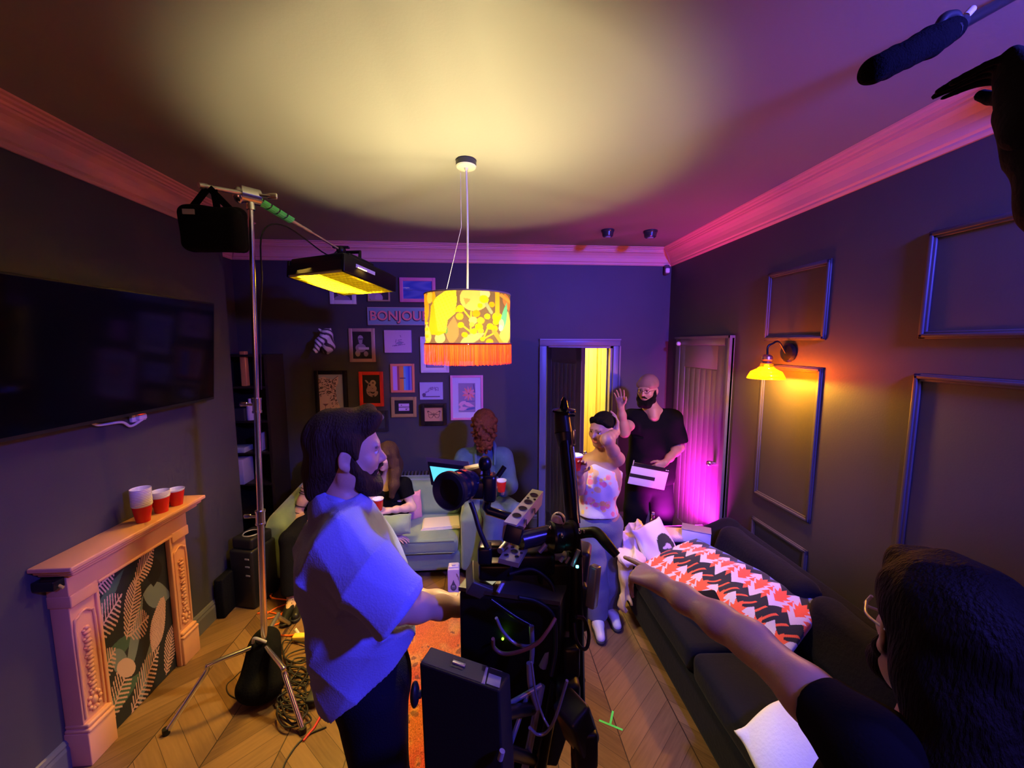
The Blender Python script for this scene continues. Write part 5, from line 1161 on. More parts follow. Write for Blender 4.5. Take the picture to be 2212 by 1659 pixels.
# follow-focus levers and sticks catching blue light
M_BLUEM = mat('satin_alloy', (.35,.35,.42), .35, .6)
for px, py, qx, qy, f, r in ((1236,1222,1250,1188,1.1,.006),(1210,1212,1216,1203,1.1,.006),(1222,1216,1230,1203,1.12,.004),(1165,1192,1180,1175,1.12,.007)):
    b = MB(); b.cyl(c(px,py,f), c(qx,qy,f), r); b.build('lever', M_BLUEM, rig)
b = MB(); b.cyl(c(1247,1222,1.08), c(1247,1226,1.08), .004); b.build('cyan_indicator', mat('cyan_led', (.1,.8,.9), emit=(.1,.8,1), estr=8), rig)
b = MB(); b.cyl(c(1086,1380,1.09), c(1086,1380,1.12), .0035); b.build('green_indicator', mat('green_led', (.3,.9,.1), emit=(.3,1,.02), estr=5), rig)
# right-hand side mass: transmitter, batteries, bracket plates
b = MB(); slab(b, c(1205,1330,1.2), c(1256,1345,1.18), c(1200,1180,1.22), .12, bev=.015); b.box(c(1238,1300,1.2), (.08,.09,.14), axes=AXC, bev=.012); b.build('wireless_module', M_BLACK, rig)
b = MB(); slab(b, c(1262,1310,1.12), c(1280,1320,1.1), c(1256,1215,1.14), .03, bev=.006); b.build('blue_lit_plate', M_BLUEM, rig)
b = MB(); b.box(c(1232,1420,1.12), (.05,.06,.09), axes=AXC, bev=.012); b.box(c(1245,1560,1.0), (.07,.08,.12), axes=(V((.8,.5,.3)).normalized(), V((-.5,.85,0)).normalized(), V((-.3,-.1,.95)).normalized()), bev=.012); b.box(c(1262,1600,1.0), (.06,.07,.09), axes=AXC, bev=.01); b.box(c(1225,1500,1.08), (.07,.07,.10), axes=AXC, bev=.02); b.build('counterweight', M_BLACK, rig)
for pts, f, r in (([(1060,1295),(1110,1330),(1148,1352)],1.08,.006),([(1148,1352),(1150,1400),(1148,1432)],1.06,.007),([(1143,1432),(1146,1480),(1160,1530)],1.04,.008),([(1180,1310),(1188,1380),(1172,1440)],1.1,.012)):
    b = MB(); b.tube([c(x,y,f) for x, y in pts], r, n=8); b.build('support_strut', M_BLUEM if r > .006 else M_BLACKM, rig)
# tripod tubes running down
for A_, B_, r in (((1170,1480,1.06),(1118,1740,1.0),.010),((1200,1470,1.08),(1150,1760,1.05),.016),((1140,1500,1.04),(1092,1640,.98),.006),((1225,1390,1.12),(1175,1620,1.1),.014),((1240,1480,1.1),(1265,1740,1.1),.014),((1100,1520,1.0),(1170,1480,1.02),.006)):
    b = MB(); b.cyl(c(*A_), c(*B_), r); b.build('tripod_tube', M_BLUEM if r in (.010,.006) else M_BLACKM, rig)
hubp = V((.13,1.02,.62)); b = MB(); b.cyl(hubp+V((0,0,-.06)), hubp+V((0,0,.12)), .05); b.build('tripod_hub', M_BLACKM, rig)
for fx, fy in ((-.25,.78),(.48,.82),(.14,1.48)):
    b = MB(); b.cyl(hubp, (fx,fy,.015), .017); b.cyl((fx,fy,.03),(fx,fy,.0), .022); b.build('tripod_leg', M_BLACKM, rig)
# looping cables
M_BRC = mat('brown_cable', (.22,.08,.05), .45)
for i, (pts, f, r, m) in enumerate((([(1072,1335),(1085,1362),(1110,1388),(1140,1396),(1165,1385)],1.04,.0045,M_BLUEM),([(1065,1380),(1068,1400),(1088,1412),(1120,1408),(1160,1390),(1185,1360),(1200,1335)],1.02,.005,M_BRC),
        ([(1245,1332),(1262,1338),(1272,1370),(1268,1398),(1256,1400),(1244,1380),(1240,1345)],1.06,.005,M_RUBBER),([(1148,1430),(1158,1500),(1172,1545),(1185,1570)],.98,.003,M_BLUEM),([(1144,1572),(1160,1586),(1180,1582),(1200,1550),(1225,1470)],.98,.004,M_BLUEM),
        ([(1100,1240),(1150,1230),(1190,1260),(1200,1300)],1.1,.006,M_RUBBER),([(1120,1290),(1160,1300),(1195,1330),(1200,1400),(1190,1460)],1.05,.006,M_RUBBER))):
    b = MB(); b.tube([c(x,y,f+.02*math.sin(k)) for k, (x,y) in enumerate(pts)], r, n=8); b.build('camera_cable', m, rig)
# ================================================================ BATTERY MONITOR CASE IN FRONT
FC = empty('battery_case', tuple(c(1000,1659,.86)), 'big flat black battery case with grey top on the near side of the camera', 'battery case')
A0, A1, A2, A3 = c(906,1432,.84), c(1078,1492,.80), c(1102,1455,.88), c(930,1396,.93)
dn = -UPV; Lh = .42; b = MB(); P = [A0, A1, A2, A3]; Q = [p+dn*Lh+RT*.02 for p in P]
b.add(P+Q, [(0,1,2,3),(7,6,5,4),(0,4,5,1),(1,5,6,2),(2,6,7,3),(3,7,4,0)]); o = recalc(b.build('case_shell', M_BODY, FC)); bv = o.modifiers.new('bevel','BEVEL'); bv.width = .004; bv.segments = 2
top_n = (A1-A0).cross(A3-A0).normalized(); top_n = top_n if top_n.z > 0 else -top_n
def ont(u, v, h=.001): return A0+(A1-A0)*u+(A3-A0)*v+top_n*h
b = MB(); b.add([ont(.02,.06), ont(.80,.06), ont(.80,.94), ont(.02,.94)]+[ont(.02,.06,-.002), ont(.80,.06,-.002), ont(.80,.94,-.002), ont(.02,.94,-.002)], [(0,1,2,3),(0,4,5,1),(1,5,6,2),(2,6,7,3),(3,7,4,0)]); b.build('top_lid', mat('dark_grey_lid', (.035,.033,.028), .6, spec=.2), FC)
b = MB(); b.add([ont(.84,.1), ont(1.0,.1), ont(1.0,.92), ont(.84,.92)], [(0,1,2,3)]); b.build('side_pad', mat('olive_grey_pad', (.22,.21,.17), .5), FC)
b = MB(); b.add([ont(.36,.3,.002), ont(.52,.3,.002), ont(.50,.8,.002), ont(.35,.8,.002)], [(0,1,2,3)]); lt_ = b.build('latch_recess', M_BLACK, FC)
b = MB(); b.box(ont(.45,.5,.004), (.03,.012,.004), axes=((A1-A0).normalized(), (A3-A0).normalized(), top_n), bev=.001); b.build('latch', M_DULL, FC)
b = MB(); q = ont(.80,.35,-.004); b.cyl(q-(A3-A0)*.3, q+(A3-A0)*.5, .006, n=12); b.build('edge_light_strip', M_BLUEM, FC)
b = MB(); q = c(896,1500,.84); b.cyl(c(910,1500,.84), q, .008); b.ball(q, (.010,.02,.028)); b.build('side_knob', M_RUBBER, FC)
b = MB(); b.cyl(c(1080,1640,.79), c(1085,1622,.79), .006); b.build('front_latch', M_BLUEM, FC)
b = MB(); b.cyl(c(1090,1540,.9), c(1150,1530,1.05), .015); b.cyl(c(1090,1620,.9), c(1150,1640,1.05), .015); b.build('mounting_arm', M_BLACKM, FC)
# ================================================================ BOOM MICROPHONE, TOP RIGHT
mic = empty('boom_microphone', tuple(c(1960,120,.8)), 'black foam-covered shotgun microphone reaching in at the top right', 'microphone')
S = SDF(.004); S.cap(c(1886,152,.80), c(2010,92,.86), .026, .030, .01); S.cap(c(2010,92,.86), c(2052,68,.89), .030, .026, .01); S.noise = wrinkle(.0012, 160, 2); S.build('foam_windshield', M_FOAM, mic)
b = MB(); b.tube([c(2025,62,.87), c(2040,38,.87), c(2062,34,.88), c(2072,52,.89)], .010, n=10); b.cyl(c(2045,75,.88), c(2075,50,.9), .024, .016); b.build('shock_mount', M_RUBBER, mic)
b = MB(); b.cyl(c(2060,62,.89), c(2300,-70,1.12), .013); b.build('boom_pole', M_BLACKM, mic)
b = MB(); b.cyl(c(2085,36,.9), c(2100,20,.9), .008); b.build('pole_clip', mat('pale_clip', (.5,.42,.35), .5), mic)
# ================================================================ PEOPLE
def skinmat(name, col):
    m = mat(name, col, .5, vc=True, bump=.06, bscale=220); m.node_tree.nodes['Principled BSDF'].inputs['Subsurface Weight'].default_value = .08
    m.node_tree.nodes['Principled BSDF'].inputs['Subsurface Radius'].default_value = (.01,.004,.002); return m
M_SKIN = skinmat('skin', (.6,.4,.3))
M_HAIRB = mat('black_hair', (.006,.005,.005), .7, spec=.08, bump=1.0, bscale=60, stretch=(3,3,.5)); M_HAIRR = mat('auburn_curly_hair', (.10,.026,.014), .6, spec=.2, bump=.8, bscale=90)
M_HAIRBR = mat('brown_hair', (.030,.016,.010), .6, spec=.2, bump=1.0, bscale=60, stretch=(3,3,.4)); M_HAIRL = mat('brown_long_hair', (.07,.035,.02), .5, spec=.3, bump=1.0, bscale=70, stretch=(3,3,.3))
class Head:
    def __init__(s, c, fwd, up=(0,0,1), sc=1.0):
        s.c = V(c); s.y = V(fwd).normalized(); u = V(up); s.z = (u-s.y*u.dot(s.y)).normalized(); s.x = s.y.cross(s.z); s.s = sc
    def P(s, x, y, z): return s.c+(s.x*x+s.y*y+s.z*z)*s.s
    def ax(s): return (s.x, s.y, s.z)
    def build(s, S, brow=(.06,.04,.03), lip=None, fem=False):
        P, k, A = s.P, s.s, s.ax()
        e = lambda c, r, kk=.02, sub=False: S.ell(P(*c), tuple(q*k for q in r), A, kk*k, sub)
        e((0,-.018,.042), (.076,.098,.086)); e((0,.015,-.005), (.066,.078,.085), .03); e((0,.022,-.055), (.050 if fem else .055,.060,.058), .03)
        e((0,.062,-.096), (.022,.020,.018), .025)
        for q in (-1,1):
            e((q*.040,.058,-.022), (.024,.022,.022), .02); e((q*.060,.005,-.062), (.012,.03,.028), .03)
        S.cap(P(-.034,.081,.024), P(.034,.081,.024), .011*k, .011*k, .018*k)
        for q in (-1,1): e((q*.031,.092,.006), (.017,.016,.012), .012, True)
        for q in (-1,1): S.cap(P(q*.021,.0865,.0135), P(q*.042,.0815,.0125), .0048*k, .0045*k, .004*k); S.cap(P(q*.022,.0855,-.0045), P(q*.041,.081,-.004), .0034*k, .0034*k, .004*k)
        S.cap(P(0,.084,.012), P(0,.106,-.026), .0075*k, .0115*k, .010*k); S.cap(P(0,.098,-.032), P(0,.085,-.034), .010*k, .010*k, .006*k)
        for q in (-1,1): e((q*.012,.092,-.031), (.0075,.010,.0075), .006); e((q*.0075,.101,-.039), (.003,.004,.003), .002, True)
        S.cap(P(-.019,.082,-.058), P(.019,.082,-.058), .0062*k, .0062*k, .008*k); S.cap(P(0,.089,-.057), P(0,.089,-.058), .007*k, .007*k, .01*k); S.cap(P(-.014,.083,-.069), P(.014,.083,-.069), .0072*k, .0072*k, .008*k)
        S.cap(P(-.020,.0915,-.0635), P(.020,.0915,-.0635), .0022*k, .0022*k, .002*k, True)
        for q in (-1,1):   # ears: rim, bowl, lobe
            ea = (s.x*q*.35+s.y*-.0+s.x*.0, s.y, s.z); yy = (s.y*.94+s.x*q*-.34).normalized() ; xx = (s.x*.94*q+s.y*.34*1).normalized(); 
            axs = (xx, (s.z.cross(xx)).normalized(), s.z)
            S.ell(P(q*.079,-.012,-.004), (.0065*k,.019*k,.031*k), axs, .008*k); S.ell(P(q*.088,-.006,-.002), (.007*k,.010*k,.018*k), axs, .005*k, True); S.ell(P(q*.077,-.004,-.030), (.007*k,.010*k,.011*k), axs, .008*k)
        if lip is not None:
            S.tint(P(0,.092,-.057), .0*k+.011*k, lip); S.tint(P(-.012,.088,-.064), .011*k, lip); S.tint(P(.012,.088,-.064), .011*k, lip); S.tint(P(0,.09,-.068), .011*k, lip)
        for q in (-1,1):
            for t in range(9): S.tint(P(q*(.013+t*.0042), .0935-.0016*t, .0275-.00022*(t-3)**2), .0046*k, tuple(.55*x+.25*y for x, y in zip(brow, S.base)))
            S.tint(P(q*.031,.088,.0165), (.015*k,.015*k,.0035*k), tuple(.35*b_ for b_ in S.base))
        return S
    def eyes(s, parent):
        for q in (-1,1):
            b = MB(); p = s.P(q*.031,.0762,.005); b.ball(p, .0116*s.s, n=18, col=(.62,.58,.56)); g = (s.y+s.x*-.05).normalized()
            b.lathe(p+g*.0106*s.s, g, [(.0062*s.s,0),(.005*s.s,.0008),(0,.0012)], n=16, col=(.06,.035,.02)); b.build('eye', M_GLOSS, parent)
def hand(S, W, d, n, right, curl=.5, s=1.0, spread=.12, thumb=.6, curls=None, tcurl=.3):
    """W wrist, d finger direction, n palm normal (where the palm looks)"""
    d = V(d).normalized(); n = V(n); n = (n-d*n.dot(d)).normalized(); side = d.cross(n) * (1 if right else -1)   # towards the thumb
    W = V(W); s = s*1.0
    ks = [(.033,.088),(.011,.092),(-.011,.088),(-.031,.080)]; L = [(.042,.026,.021),(.046,.030,.022),(.042,.028,.021),(.033,.021,.018)]; rr = [.0088,.009,.0086,.0076]
    S.cap(W, W+d*.03*s, .026*s, .022*s, .02)
    for i, (a, l) in enumerate(ks):
        kp = W+side*a*s+d*l*s; S.cap(W+d*.018*s+side*a*.45*s, kp, .0155*s, .0118*s, .012)
        c_ = (curls[i] if curls else curl)*(1+.08*i); dirv = (d+side*spread*(1.2-i*.8)*.5).normalized(); p = kp; ang = 0
        for j, ll in enumerate(L[i]):
            ang = c_*(.9,1.1,.8)[j]; q = Quaternion(side*(1 if True else -1), 0); dv = (dirv*math.cos(ang)+n*math.sin(ang)).normalized(); nn = (n*math.cos(ang)-dirv*math.sin(ang)).normalized(); dirv = dv; 
            p2 = p+dirv*ll*s; r0 = rr[i]*(1-.1*j)*s; S.cap(p, p2, r0, r0*.9, .003); p = p2; n_keep = nn
            n_loc = nn
            if j < 2: n_ = nn
            n = n
    S.cap(W+d*.02*s+side*.016*s+n*.004*s, W+d*.052*s+side*.045*s+n*.014*s, .0155*s, .012*s, .012)
    t1 = W+d*.052*s+side*.045*s+n*.014*s; t2 = t1+(d*.8+side*thumb*.7+n*tcurl).normalized()*.032*s; t3 = t2+(d*1.0+side*(thumb*.2)+n*tcurl*1.3).normalized()*.025*s
    S.cap(t1, t2, .0115*s, .0100*s, .005); S.cap(t2, t3, .0100*s, .0085*s, .003)
def limb(S, pts, rs, k=.02): return S.chain(pts, rs, k)
def lerp(a, b, t): return V(a)*(1-t)+V(b)*t
def body(S, J, g=1.0, fem=False):
    """J: neck, chest, waist, pelvis, sh, el, wr, hip, kn, an, toe as pairs (left, right)"""
    sx = (J['sh'][1]-J['sh'][0]).normalized(); up = (J['neck']-J['waist']).normalized(); fw = up.cross(sx).normalized(); fw = -fw if J.get('flip') else fw
    A = (sx, fw, up); J['A'] = A
    S.ell(J['chest'], (.155*g,.105*g,.16*g), A, .05).ell(lerp(J['chest'],J['waist'],.55), (.13*g,.09*g,.12*g), A, .06).ell(J['pelvis'], (.155*g,.11*g,.11*g), A, .06)
    S.cap(J['chest']+up*.10*g, J['neck'], .07*g, .055*g, .05)
    for i in (0,1):
        S.cap(J['neck']-up*.02, J['sh'][i], .045*g, .05*g, .05)
        e_ = J['el'][i]; w_ = J['wr'][i]; S.chain([J['sh'][i], lerp(J['sh'][i],e_,.45), e_], [.052*g,.046*g,.040*g], .03); S.chain([e_, lerp(e_,w_,.3), lerp(e_,w_,.7), w_], [.040*g,.038*g,.031*g,.0255*g], .03)
        S.chain([J['hip'][i], lerp(J['hip'][i],J['kn'][i],.4), J['kn'][i]], [.085*g,.08*g,.055*g], .04); S.chain([J['kn'][i], lerp(J['kn'][i],J['an'][i],.3), J['an'][i]], [.055*g,.056*g,.036*g], .03)
        S.chain([J['an'][i], J['toe'][i]], [.036*g,.028*g], .03)
# ---------------------------------------------------------------- 1. camera operator in the blue-lit shirt
e = empty('person', (-.45,1.25,0), 'bearded man in a loose pale shirt standing in profile at the camera rig', 'person')
HC = UC(752,977,1.30); hd = Head(HC, (.94,.33,-.04), (0,0,1), 1.07)
fx = V((.94,.33,0)).normalized(); sd = V((fx.y,-fx.x,0))     # sd points to his right, towards the camera
neck = UC(737,1090,1.28); chest = neck+V((.01,0,-.19))+fx*.015; waist = chest+V((.03,.0,-.22))+fx*.01; pel = waist+V((0,0,-.16))+fx*.01
J = dict(neck=neck, chest=chest, waist=waist, pelvis=pel, sh=(neck-sd*.175+V((0,0,-.05)), neck+sd*.175+V((0,0,-.05))),
    el=(UC(850,1290,1.44), UC(856,1312,1.10)), wr=(UC(985,1300,1.40), UC(990,1312,1.27)),
    hip=(pel-sd*.09, pel+sd*.09), kn=(V((pel.x+.02,pel.y,.48))-sd*.10, V((pel.x+.02,pel.y,.48))+sd*.10), an=(V((pel.x-.02,pel.y,.09))-sd*.11, V((pel.x-.02,pel.y,.09))+sd*.11))
J['toe'] = tuple(V((a.x,a.y,.035))+fx*.17 for a in J['an'])
S = SDF(.0042); S.base = (.47,.28,.21); body(S, J); S.cap(neck-V((0,0,.03)), hd.P(0,-.02,-.06), .060, .055, .03); hd.build(S, lip=(.50,.20,.18))
hand(S, J['wr'][1], (.6,.6,-.15), (-.2,.3,-1), True, .8); hand(S, J['wr'][0], (.6,.1,-.1), (0,-.4,-1), False, .8)
S.build('body', M_SKIN, e); hd.eyes(e)
S = SDF(.0042); S.noise = wrinkle(.0035, 75, 21, stretch=(1,1,.3)); A = hd.ax(); P = hd.P; k = hd.s
S.ell(P(0,-.024,.050), (.085*k,.106*k,.094*k), A, .02).ell(P(0,-.065,-.02), (.076*k,.060*k,.085*k), A, .03).ell(P(0,-.085,-.085), (.058*k,.045*k,.06*k), A, .03)
S.cap(P(-.03,.055,.115), P(.035,.07,.110), .034*k, .030*k, .03).cap(P(-.045,.06,.085), P(.045,.06,.085), .024*k, .024*k, .03).cap(P(.07,.012,.05), P(.076,.022,.0), .016*k, .008*k, .02)
S.ell(P(0,.092,.006), (.090*k,.074*k,.070*k), A, .012, True).ell(P(0,.085,-.05), (.09*k,.085*k,.055*k), A, .015, True)
for q in (-1,1): S.ell(P(q*.088,-.008,-.008), (.020*k,.026*k,.034*k), A, .008, True)
S.build('hair', M_HAIRBR, e)
S = SDF(.004); S.noise = wrinkle(.003, 110, 22, stretch=(1,1,.4))
for q in (-1,1): S.chain([P(q*.070,.012,.0), P(q*.068,.018,-.035), P(q*.056,.040,-.080), P(q*.028,.068,-.105)], [.006*k,.013*k,.024*k,.028*k], .02); S.cap(P(q*.004,.099,-.0475), P(q*.030,.086,-.058), .006*k, .005*k, .006); S.cap(P(q*.032,.080,-.062), P(q*.034,.072,-.085), .008*k, .014*k, .012)
S.cap(P(-.025,.075,-.110), P(.025,.075,-.110), .028*k, .028*k, .02).ell(P(0,.035,-.112), (.05*k,.05*k,.022*k), A, .02).cap(P(0,.088,-.084), P(0,.085,-.1), .010*k, .018*k, .01)
S.ell(P(0,.106,-.066), (.019*k,.016*k,.0085*k), A, .004, True); S.build('beard', M_HAIRBR, e)
S = SDF(.0055); S.noise = folds(.011, 17, 31, dirs=[(1,.2,1),(1,-.3,-.6),(.8,.6,.3),(.3,1,.8),(1,0,.15),(.2,-.5,1)]); Z_ = V((0,0,1)); AA = (sd, fx, Z_)
S.box(chest+V((0,0,-.05))-fx*.025, (.38,.24,.42), AA, .11, .03).box(lerp(waist,pel,.45)-fx*.01, (.42,.30,.42), AA, .12, .08).ell(chest+fx*.035+V((0,0,.02)), (.16,.10,.14), AA, .05).ell(chest-fx*.09+V((0,0,-.02)), (.18,.085,.18), AA, .06)
for i in (0,1):
    S.cap(neck-V((0,0,.035)), J['sh'][i], .065, .075, .05); S.chain([J['sh'][i]+V((0,0,-.02)), lerp(J['sh'][i],J['el'][i],.5), J['el'][i]], [.074,.080,.082], .09)
    dd = (J['el'][i]-J['sh'][i]).normalized(); a1 = frame_of(dd); S.box(J['el'][i]+dd*.085, (.24,.24,.13), (a1[0],a1[1],dd), .003, .006, True)
S.cap(neck+V((0,0,-.01))-fx*.03, neck+fx*.035+V((0,0,-.03)), .072, .066, .03)
S.ell(neck+V((0,0,.045))+fx*.01, (.062,.060,.06), AA, .01, True)
hf, hb = UC(912,1402,1.2), UC(700,1527,1.2); hv = (hf-hb).normalized(); nn_ = V(hv.cross(sd)); nn_ = nn_ if nn_.z < 0 else -nn_; S.cut(hf, nn_)
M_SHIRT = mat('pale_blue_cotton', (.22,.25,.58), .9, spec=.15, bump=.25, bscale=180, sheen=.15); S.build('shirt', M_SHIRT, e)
b = MB()
for q in (-1,1): b.tube([neck-fx*.055+V((0,0,.045))+sd*q*.02, neck+sd*q*.062+V((0,0,.03)), neck+fx*.07+sd*q*.03+V((0,0,-.02)), neck+fx*.105+sd*q*.035+V((0,0,-.075))], .014, n=8, radii=[.012,.014,.016,.010])
b.build('collar', M_SHIRT, e)
S = SDF(.008); S.noise = wrinkle(.005, 22, 33)
S.box(pel+V((0,0,-.02)), (.33,.24,.22), AA, .09, .04)
for i in (0,1): S.chain([J['hip'][i]+V((0,0,-.03)), J['kn'][i], J['an'][i]], [.115,.09,.075], .03)
S.cut((0,0,.05), (0,0,-1)); M_TROU = mat('dark_navy_denim', (.007,.007,.018), .9, spec=.1, bump=.3, bscale=200); S.build('trousers', M_TROU, e)
def shoe(parent, an, toe, m, sole, name='shoe', w=.045):
    an = V(an); toe = V(toe); d = V((toe.x-an.x, toe.y-an.y, 0)).normalized(); h = V((an.x,an.y,.0))-d*.03; S = SDF(.005)
    S.chain([h+V((0,0,.05)), h+d*.1+V((0,0,.045)), h+d*.21+V((0,0,.036))], [w*.86,w*.92,w*.72], .02).cap(h+V((0,0,.06)), h+d*.015+V((0,0,.095)), w*.85, w*.8, .02); S.cut((0,0,.012), (0,0,-1)); o = S.build(name, m, parent)
    S = SDF(.005); S.chain([h+V((0,0,.02)), h+d*.1+V((0,0,.02)), h+d*.215+V((0,0,.02))], [w*.95,w*1.0,w*.8], .02); S.cut((0,0,.026), (0,0,1)); S.cut((0,0,.001), (0,0,-1)); S.build('sole', sole, o)
    b = MB(); sx = V((d.y,-d.x,0))
    for t in range(4): q = h+d*(.075+.022*t)+V((0,0,.098-.011*t)); b.cyl(q-sx*.02, q+sx*.02, .003, n=6)
    b.build('laces', sole, o)
M_WSH = mat('white_trainer_leather', (.7,.66,.68), .5); M_SOLE = mat('dark_sole', (.03,.03,.035), .6); M_BSH = mat('black_shoe_leather', (.015,.015,.015), .4); M_WSOLE = mat('white_sole', (.6,.6,.6), .6)
for i in (0,1): shoe(e, J['an'][i], J['toe'][i], M_BSH, M_WSOLE)
# ---------------------------------------------------------------- 2. man at the right edge, seen from behind, arm stretched out
e = empty('person', (.80,.55,0), 'dark-haired man in the right foreground seen from behind, pointing one bare arm', 'person')
HC = UC(2040,1388,.64); fx = V((-.10,.99,0)).normalized(); sd = V((fx.y,-fx.x,0)); hd = Head(HC, (.50,.86,-.12), (0,0,1), 1.02)
neck = HC+V((-.005,-.03,-.185)); chest = neck+V((-.01,.0,-.17)); waist = chest+V((-.01,0,-.22)); pel = waist+V((-.0,0,-.14))
J = dict(neck=neck, chest=chest, waist=waist, pelvis=pel, sh=(UC(1900,1640,.60), neck+sd*.17+V((0,0,-.05))), el=(UC(1622,1385,.86), neck+sd*.22+V((0,-.03,-.34))), wr=(UC(1428,1262,1.10), neck+sd*.20+fx*.16+V((0,0,-.52))),
    hip=(pel-sd*.09, pel+sd*.07), kn=(V((.70,.58,.48)), V((.86,.60,.48))), an=(V((.70,.54,.09)), V((.88,.54,.09))))
J['toe'] = tuple(V((a.x,a.y,.035))+fx*.17 for a in J['an'])
S = SDF(.0042); S.base = (.40,.24,.19); body(S, J, .98); S.cap(neck-V((0,0,.04)), hd.P(0,-.02,-.06), .062, .056, .03); hd.build(S)
tip = UC(1338,1216,1.24); dh = (tip-J['wr'][0]); hand(S, J['wr'][0], dh, (.3,-.1,-1), False, .35, 1.0, curls=[.05,.75,.9,1.0], thumb=.5); hand(S, J['wr'][1], (0,.4,-1), (-1,0,0), True, .5)
S.build('body', M_SKIN, e); hd.eyes(e)
S = SDF(.0045); S.noise = wrinkle(.002, 110, 41); A = hd.ax(); P = hd.P; k = hd.s
S.ell(P(0,-.026,.052), (.090*k,.113*k,.098*k), A, .02).ell(P(0,-.06,-.03), (.080*k,.066*k,.085*k), A, .03).cap(P(-.03,.06,.10), P(.03,.06,.10), .03*k, .03*k, .03).chain([P(0,-.075,-.05), P(.0,-.10,-.15), P(.01,-.11,-.27)], [.075,.075,.06], .04)
S.ell(P(0,.115,-.005), (.09*k,.058*k,.066*k), A, .012, True).ell(P(0,.085,-.055), (.1*k,.085*k,.06*k), A, .015, True)
for q in (-1,1): S.ell(P(q*.088,-.008,-.008), (.018*k,.024*k,.032*k), A, .008, True)
S.build('hair', M_HAIRB, e)
S = SDF(.0045); S.noise = wrinkle(.003, 110, 42)
for q in (-1,1): S.chain([P(q*.070,.010,-.01), P(q*.068,.018,-.04), P(q*.056,.042,-.080), P(q*.026,.066,-.105)], [.008*k,.014*k,.024*k,.027*k], .02)
S.cap(P(-.025,.072,-.108), P(.025,.072,-.108), .026*k, .026*k, .02).cap(P(-.03,.088,-.052), P(.03,.088,-.052), .007*k, .007*k, .01); S.build('beard', M_HAIRB, e)
S = SDF(.0065); S.noise = wrinkle(.006, 20, 43); Z_ = V((0,0,1)); AA = (sd, fx, Z_)
S.box(chest+V((0,0,-.075)), (.36,.25,.42), AA, .11, .03).box(lerp(waist,pel,.4), (.36,.26,.36), AA, .11, .08)
for i in (0,1):
    S.cap(neck-V((0,0,.055)), J['sh'][i], .055, .060, .05); q = lerp(J['sh'][i],J['el'][i],.55 if i else .34); S.chain([J['sh'][i], q], [.060,.058], .04); dd = (J['el'][i]-J['sh'][i]).normalized(); a1 = frame_of(dd); S.box(q+dd*.055, (.2,.2,.1), (a1[0],a1[1],dd), .003, .006, True)
S.ell(neck+V((0,0,.035)), (.066,.064,.05), AA, .01, True)
M_BTEE = mat('black_jersey', (.005,.005,.007), .95, spec=.05, bump=.15, bscale=200); S.build('t_shirt', M_BTEE, e)
S = SDF(.009); S.box(pel+V((0,0,-.02)), (.32,.22,.22), AA, .09, .04)
for i in (0,1): S.chain([J['hip'][i]+V((0,0,-.03)), J['kn'][i], J['an'][i]], [.10,.08,.065], .03)
S.cut((0,0,.05), (0,0,-1)); S.build('trousers', M_TROU, e)
for i in (0,1): shoe(e, J['an'][i], J['toe'][i], M_BSH, M_WSOLE)
b = MB(); b.tube([hd.P(-.082,-.03,.01), hd.P(-.088,.03,.004), hd.P(-.070,.092,.002)], .0025, n=6, col=(.5,.5,.65)); b.tube([hd.P(-.06,.10,.012), hd.P(-.064,.112,-.012), hd.P(-.040,.122,-.022)], .003, n=6, col=(.5,.5,.65)); b.build('spectacles', M_GLOSS, e)
# ---------------------------------------------------------------- 3. woman in the floral top
e = empty('person', (.83,2.50,0), 'woman in strapless floral top and grey jeans holding a red cup by the doorway', 'person')
Yw = 2.52; HC = UY(1299,929,Yw); hd = Head(HC, (-.76,-.64,-.10), (.10,0,1), .93)
neck = UY(1302,981,Yw+.03); chest = UY(1300,1022,Yw+.04); waist = UY(1292,1074,Yw+.03); pel = UY(1292,1118,Yw+.03); sv = V((.93,-.18,.0)).normalized()
J = dict(neck=neck, chest=chest, waist=waist, pelvis=pel, sh=(UY(1334,991,Yw-.03), UY(1272,997,Yw+.06)), el=(UY(1310,950,Yw-.24), UY(1252,1058,Yw-.02)), wr=(UY(1331,934,Yw-.03), UY(1251,1022,Yw-.14)),
    hip=(pel+sv*.08, pel-sv*.08), kn=(UY(1300,1222,Yw+.02)+V((.06,.06,0)), UY(1285,1222,Yw-.02)), an=(V((.93,2.62,.09)), V((.795,2.52,.09))))
J['toe'] = (V((.92,2.48,.035)), V((.775,2.38,.035))); J['flip'] = True
S = SDF(.0048); S.base = (.44,.23,.16); body(S, J, .84, True); S.cap(neck-V((0,0,.03)), hd.P(0,-.02,-.06), .047, .042, .03); hd.build(S, brow=(.05,.03,.03), lip=(.60,.18,.20), fem=True)
hand(S, J['wr'][0], (.2,.3,1), (-1,.2,0), False, .45, .85); hand(S, J['wr'][1], (.15,-.25,1), (-.5,-.9,.1), True, .75, .85, thumb=1.0)
S.build('body', M_SKIN, e); hd.eyes(e)
A = hd.ax(); P = hd.P; k = hd.s; S = SDF(.0045); S.noise = wrinkle(.0012, 120, 51)
S.ell(P(0,-.026,.048), (.080*k,.102*k,.088*k), A, .02).ell(P(0,-.075,-.005), (.06*k,.05*k,.055*k), A, .03).ell(P(.02,-.125,-.01), (.04*k,.04*k,.045*k), A, .02)
S.ell(P(0,.100,-.028), (.076*k,.056*k,.093*k), A, .012, True).ell(P(0,.080,-.085), (.1*k,.078*k,.06*k), A, .015, True)
S.chain([P(-.070,.020,.055), P(-.045,.056,.085), P(0,.068,.095), P(.045,.056,.085), P(.070,.020,.055)], [.014*k,.014*k,.014*k,.014*k,.014*k], .02)
for q in (-1,1): S.ell(P(q*.088,-.0,-.008), (.018*k,.024*k,.032*k), A, .008, True)
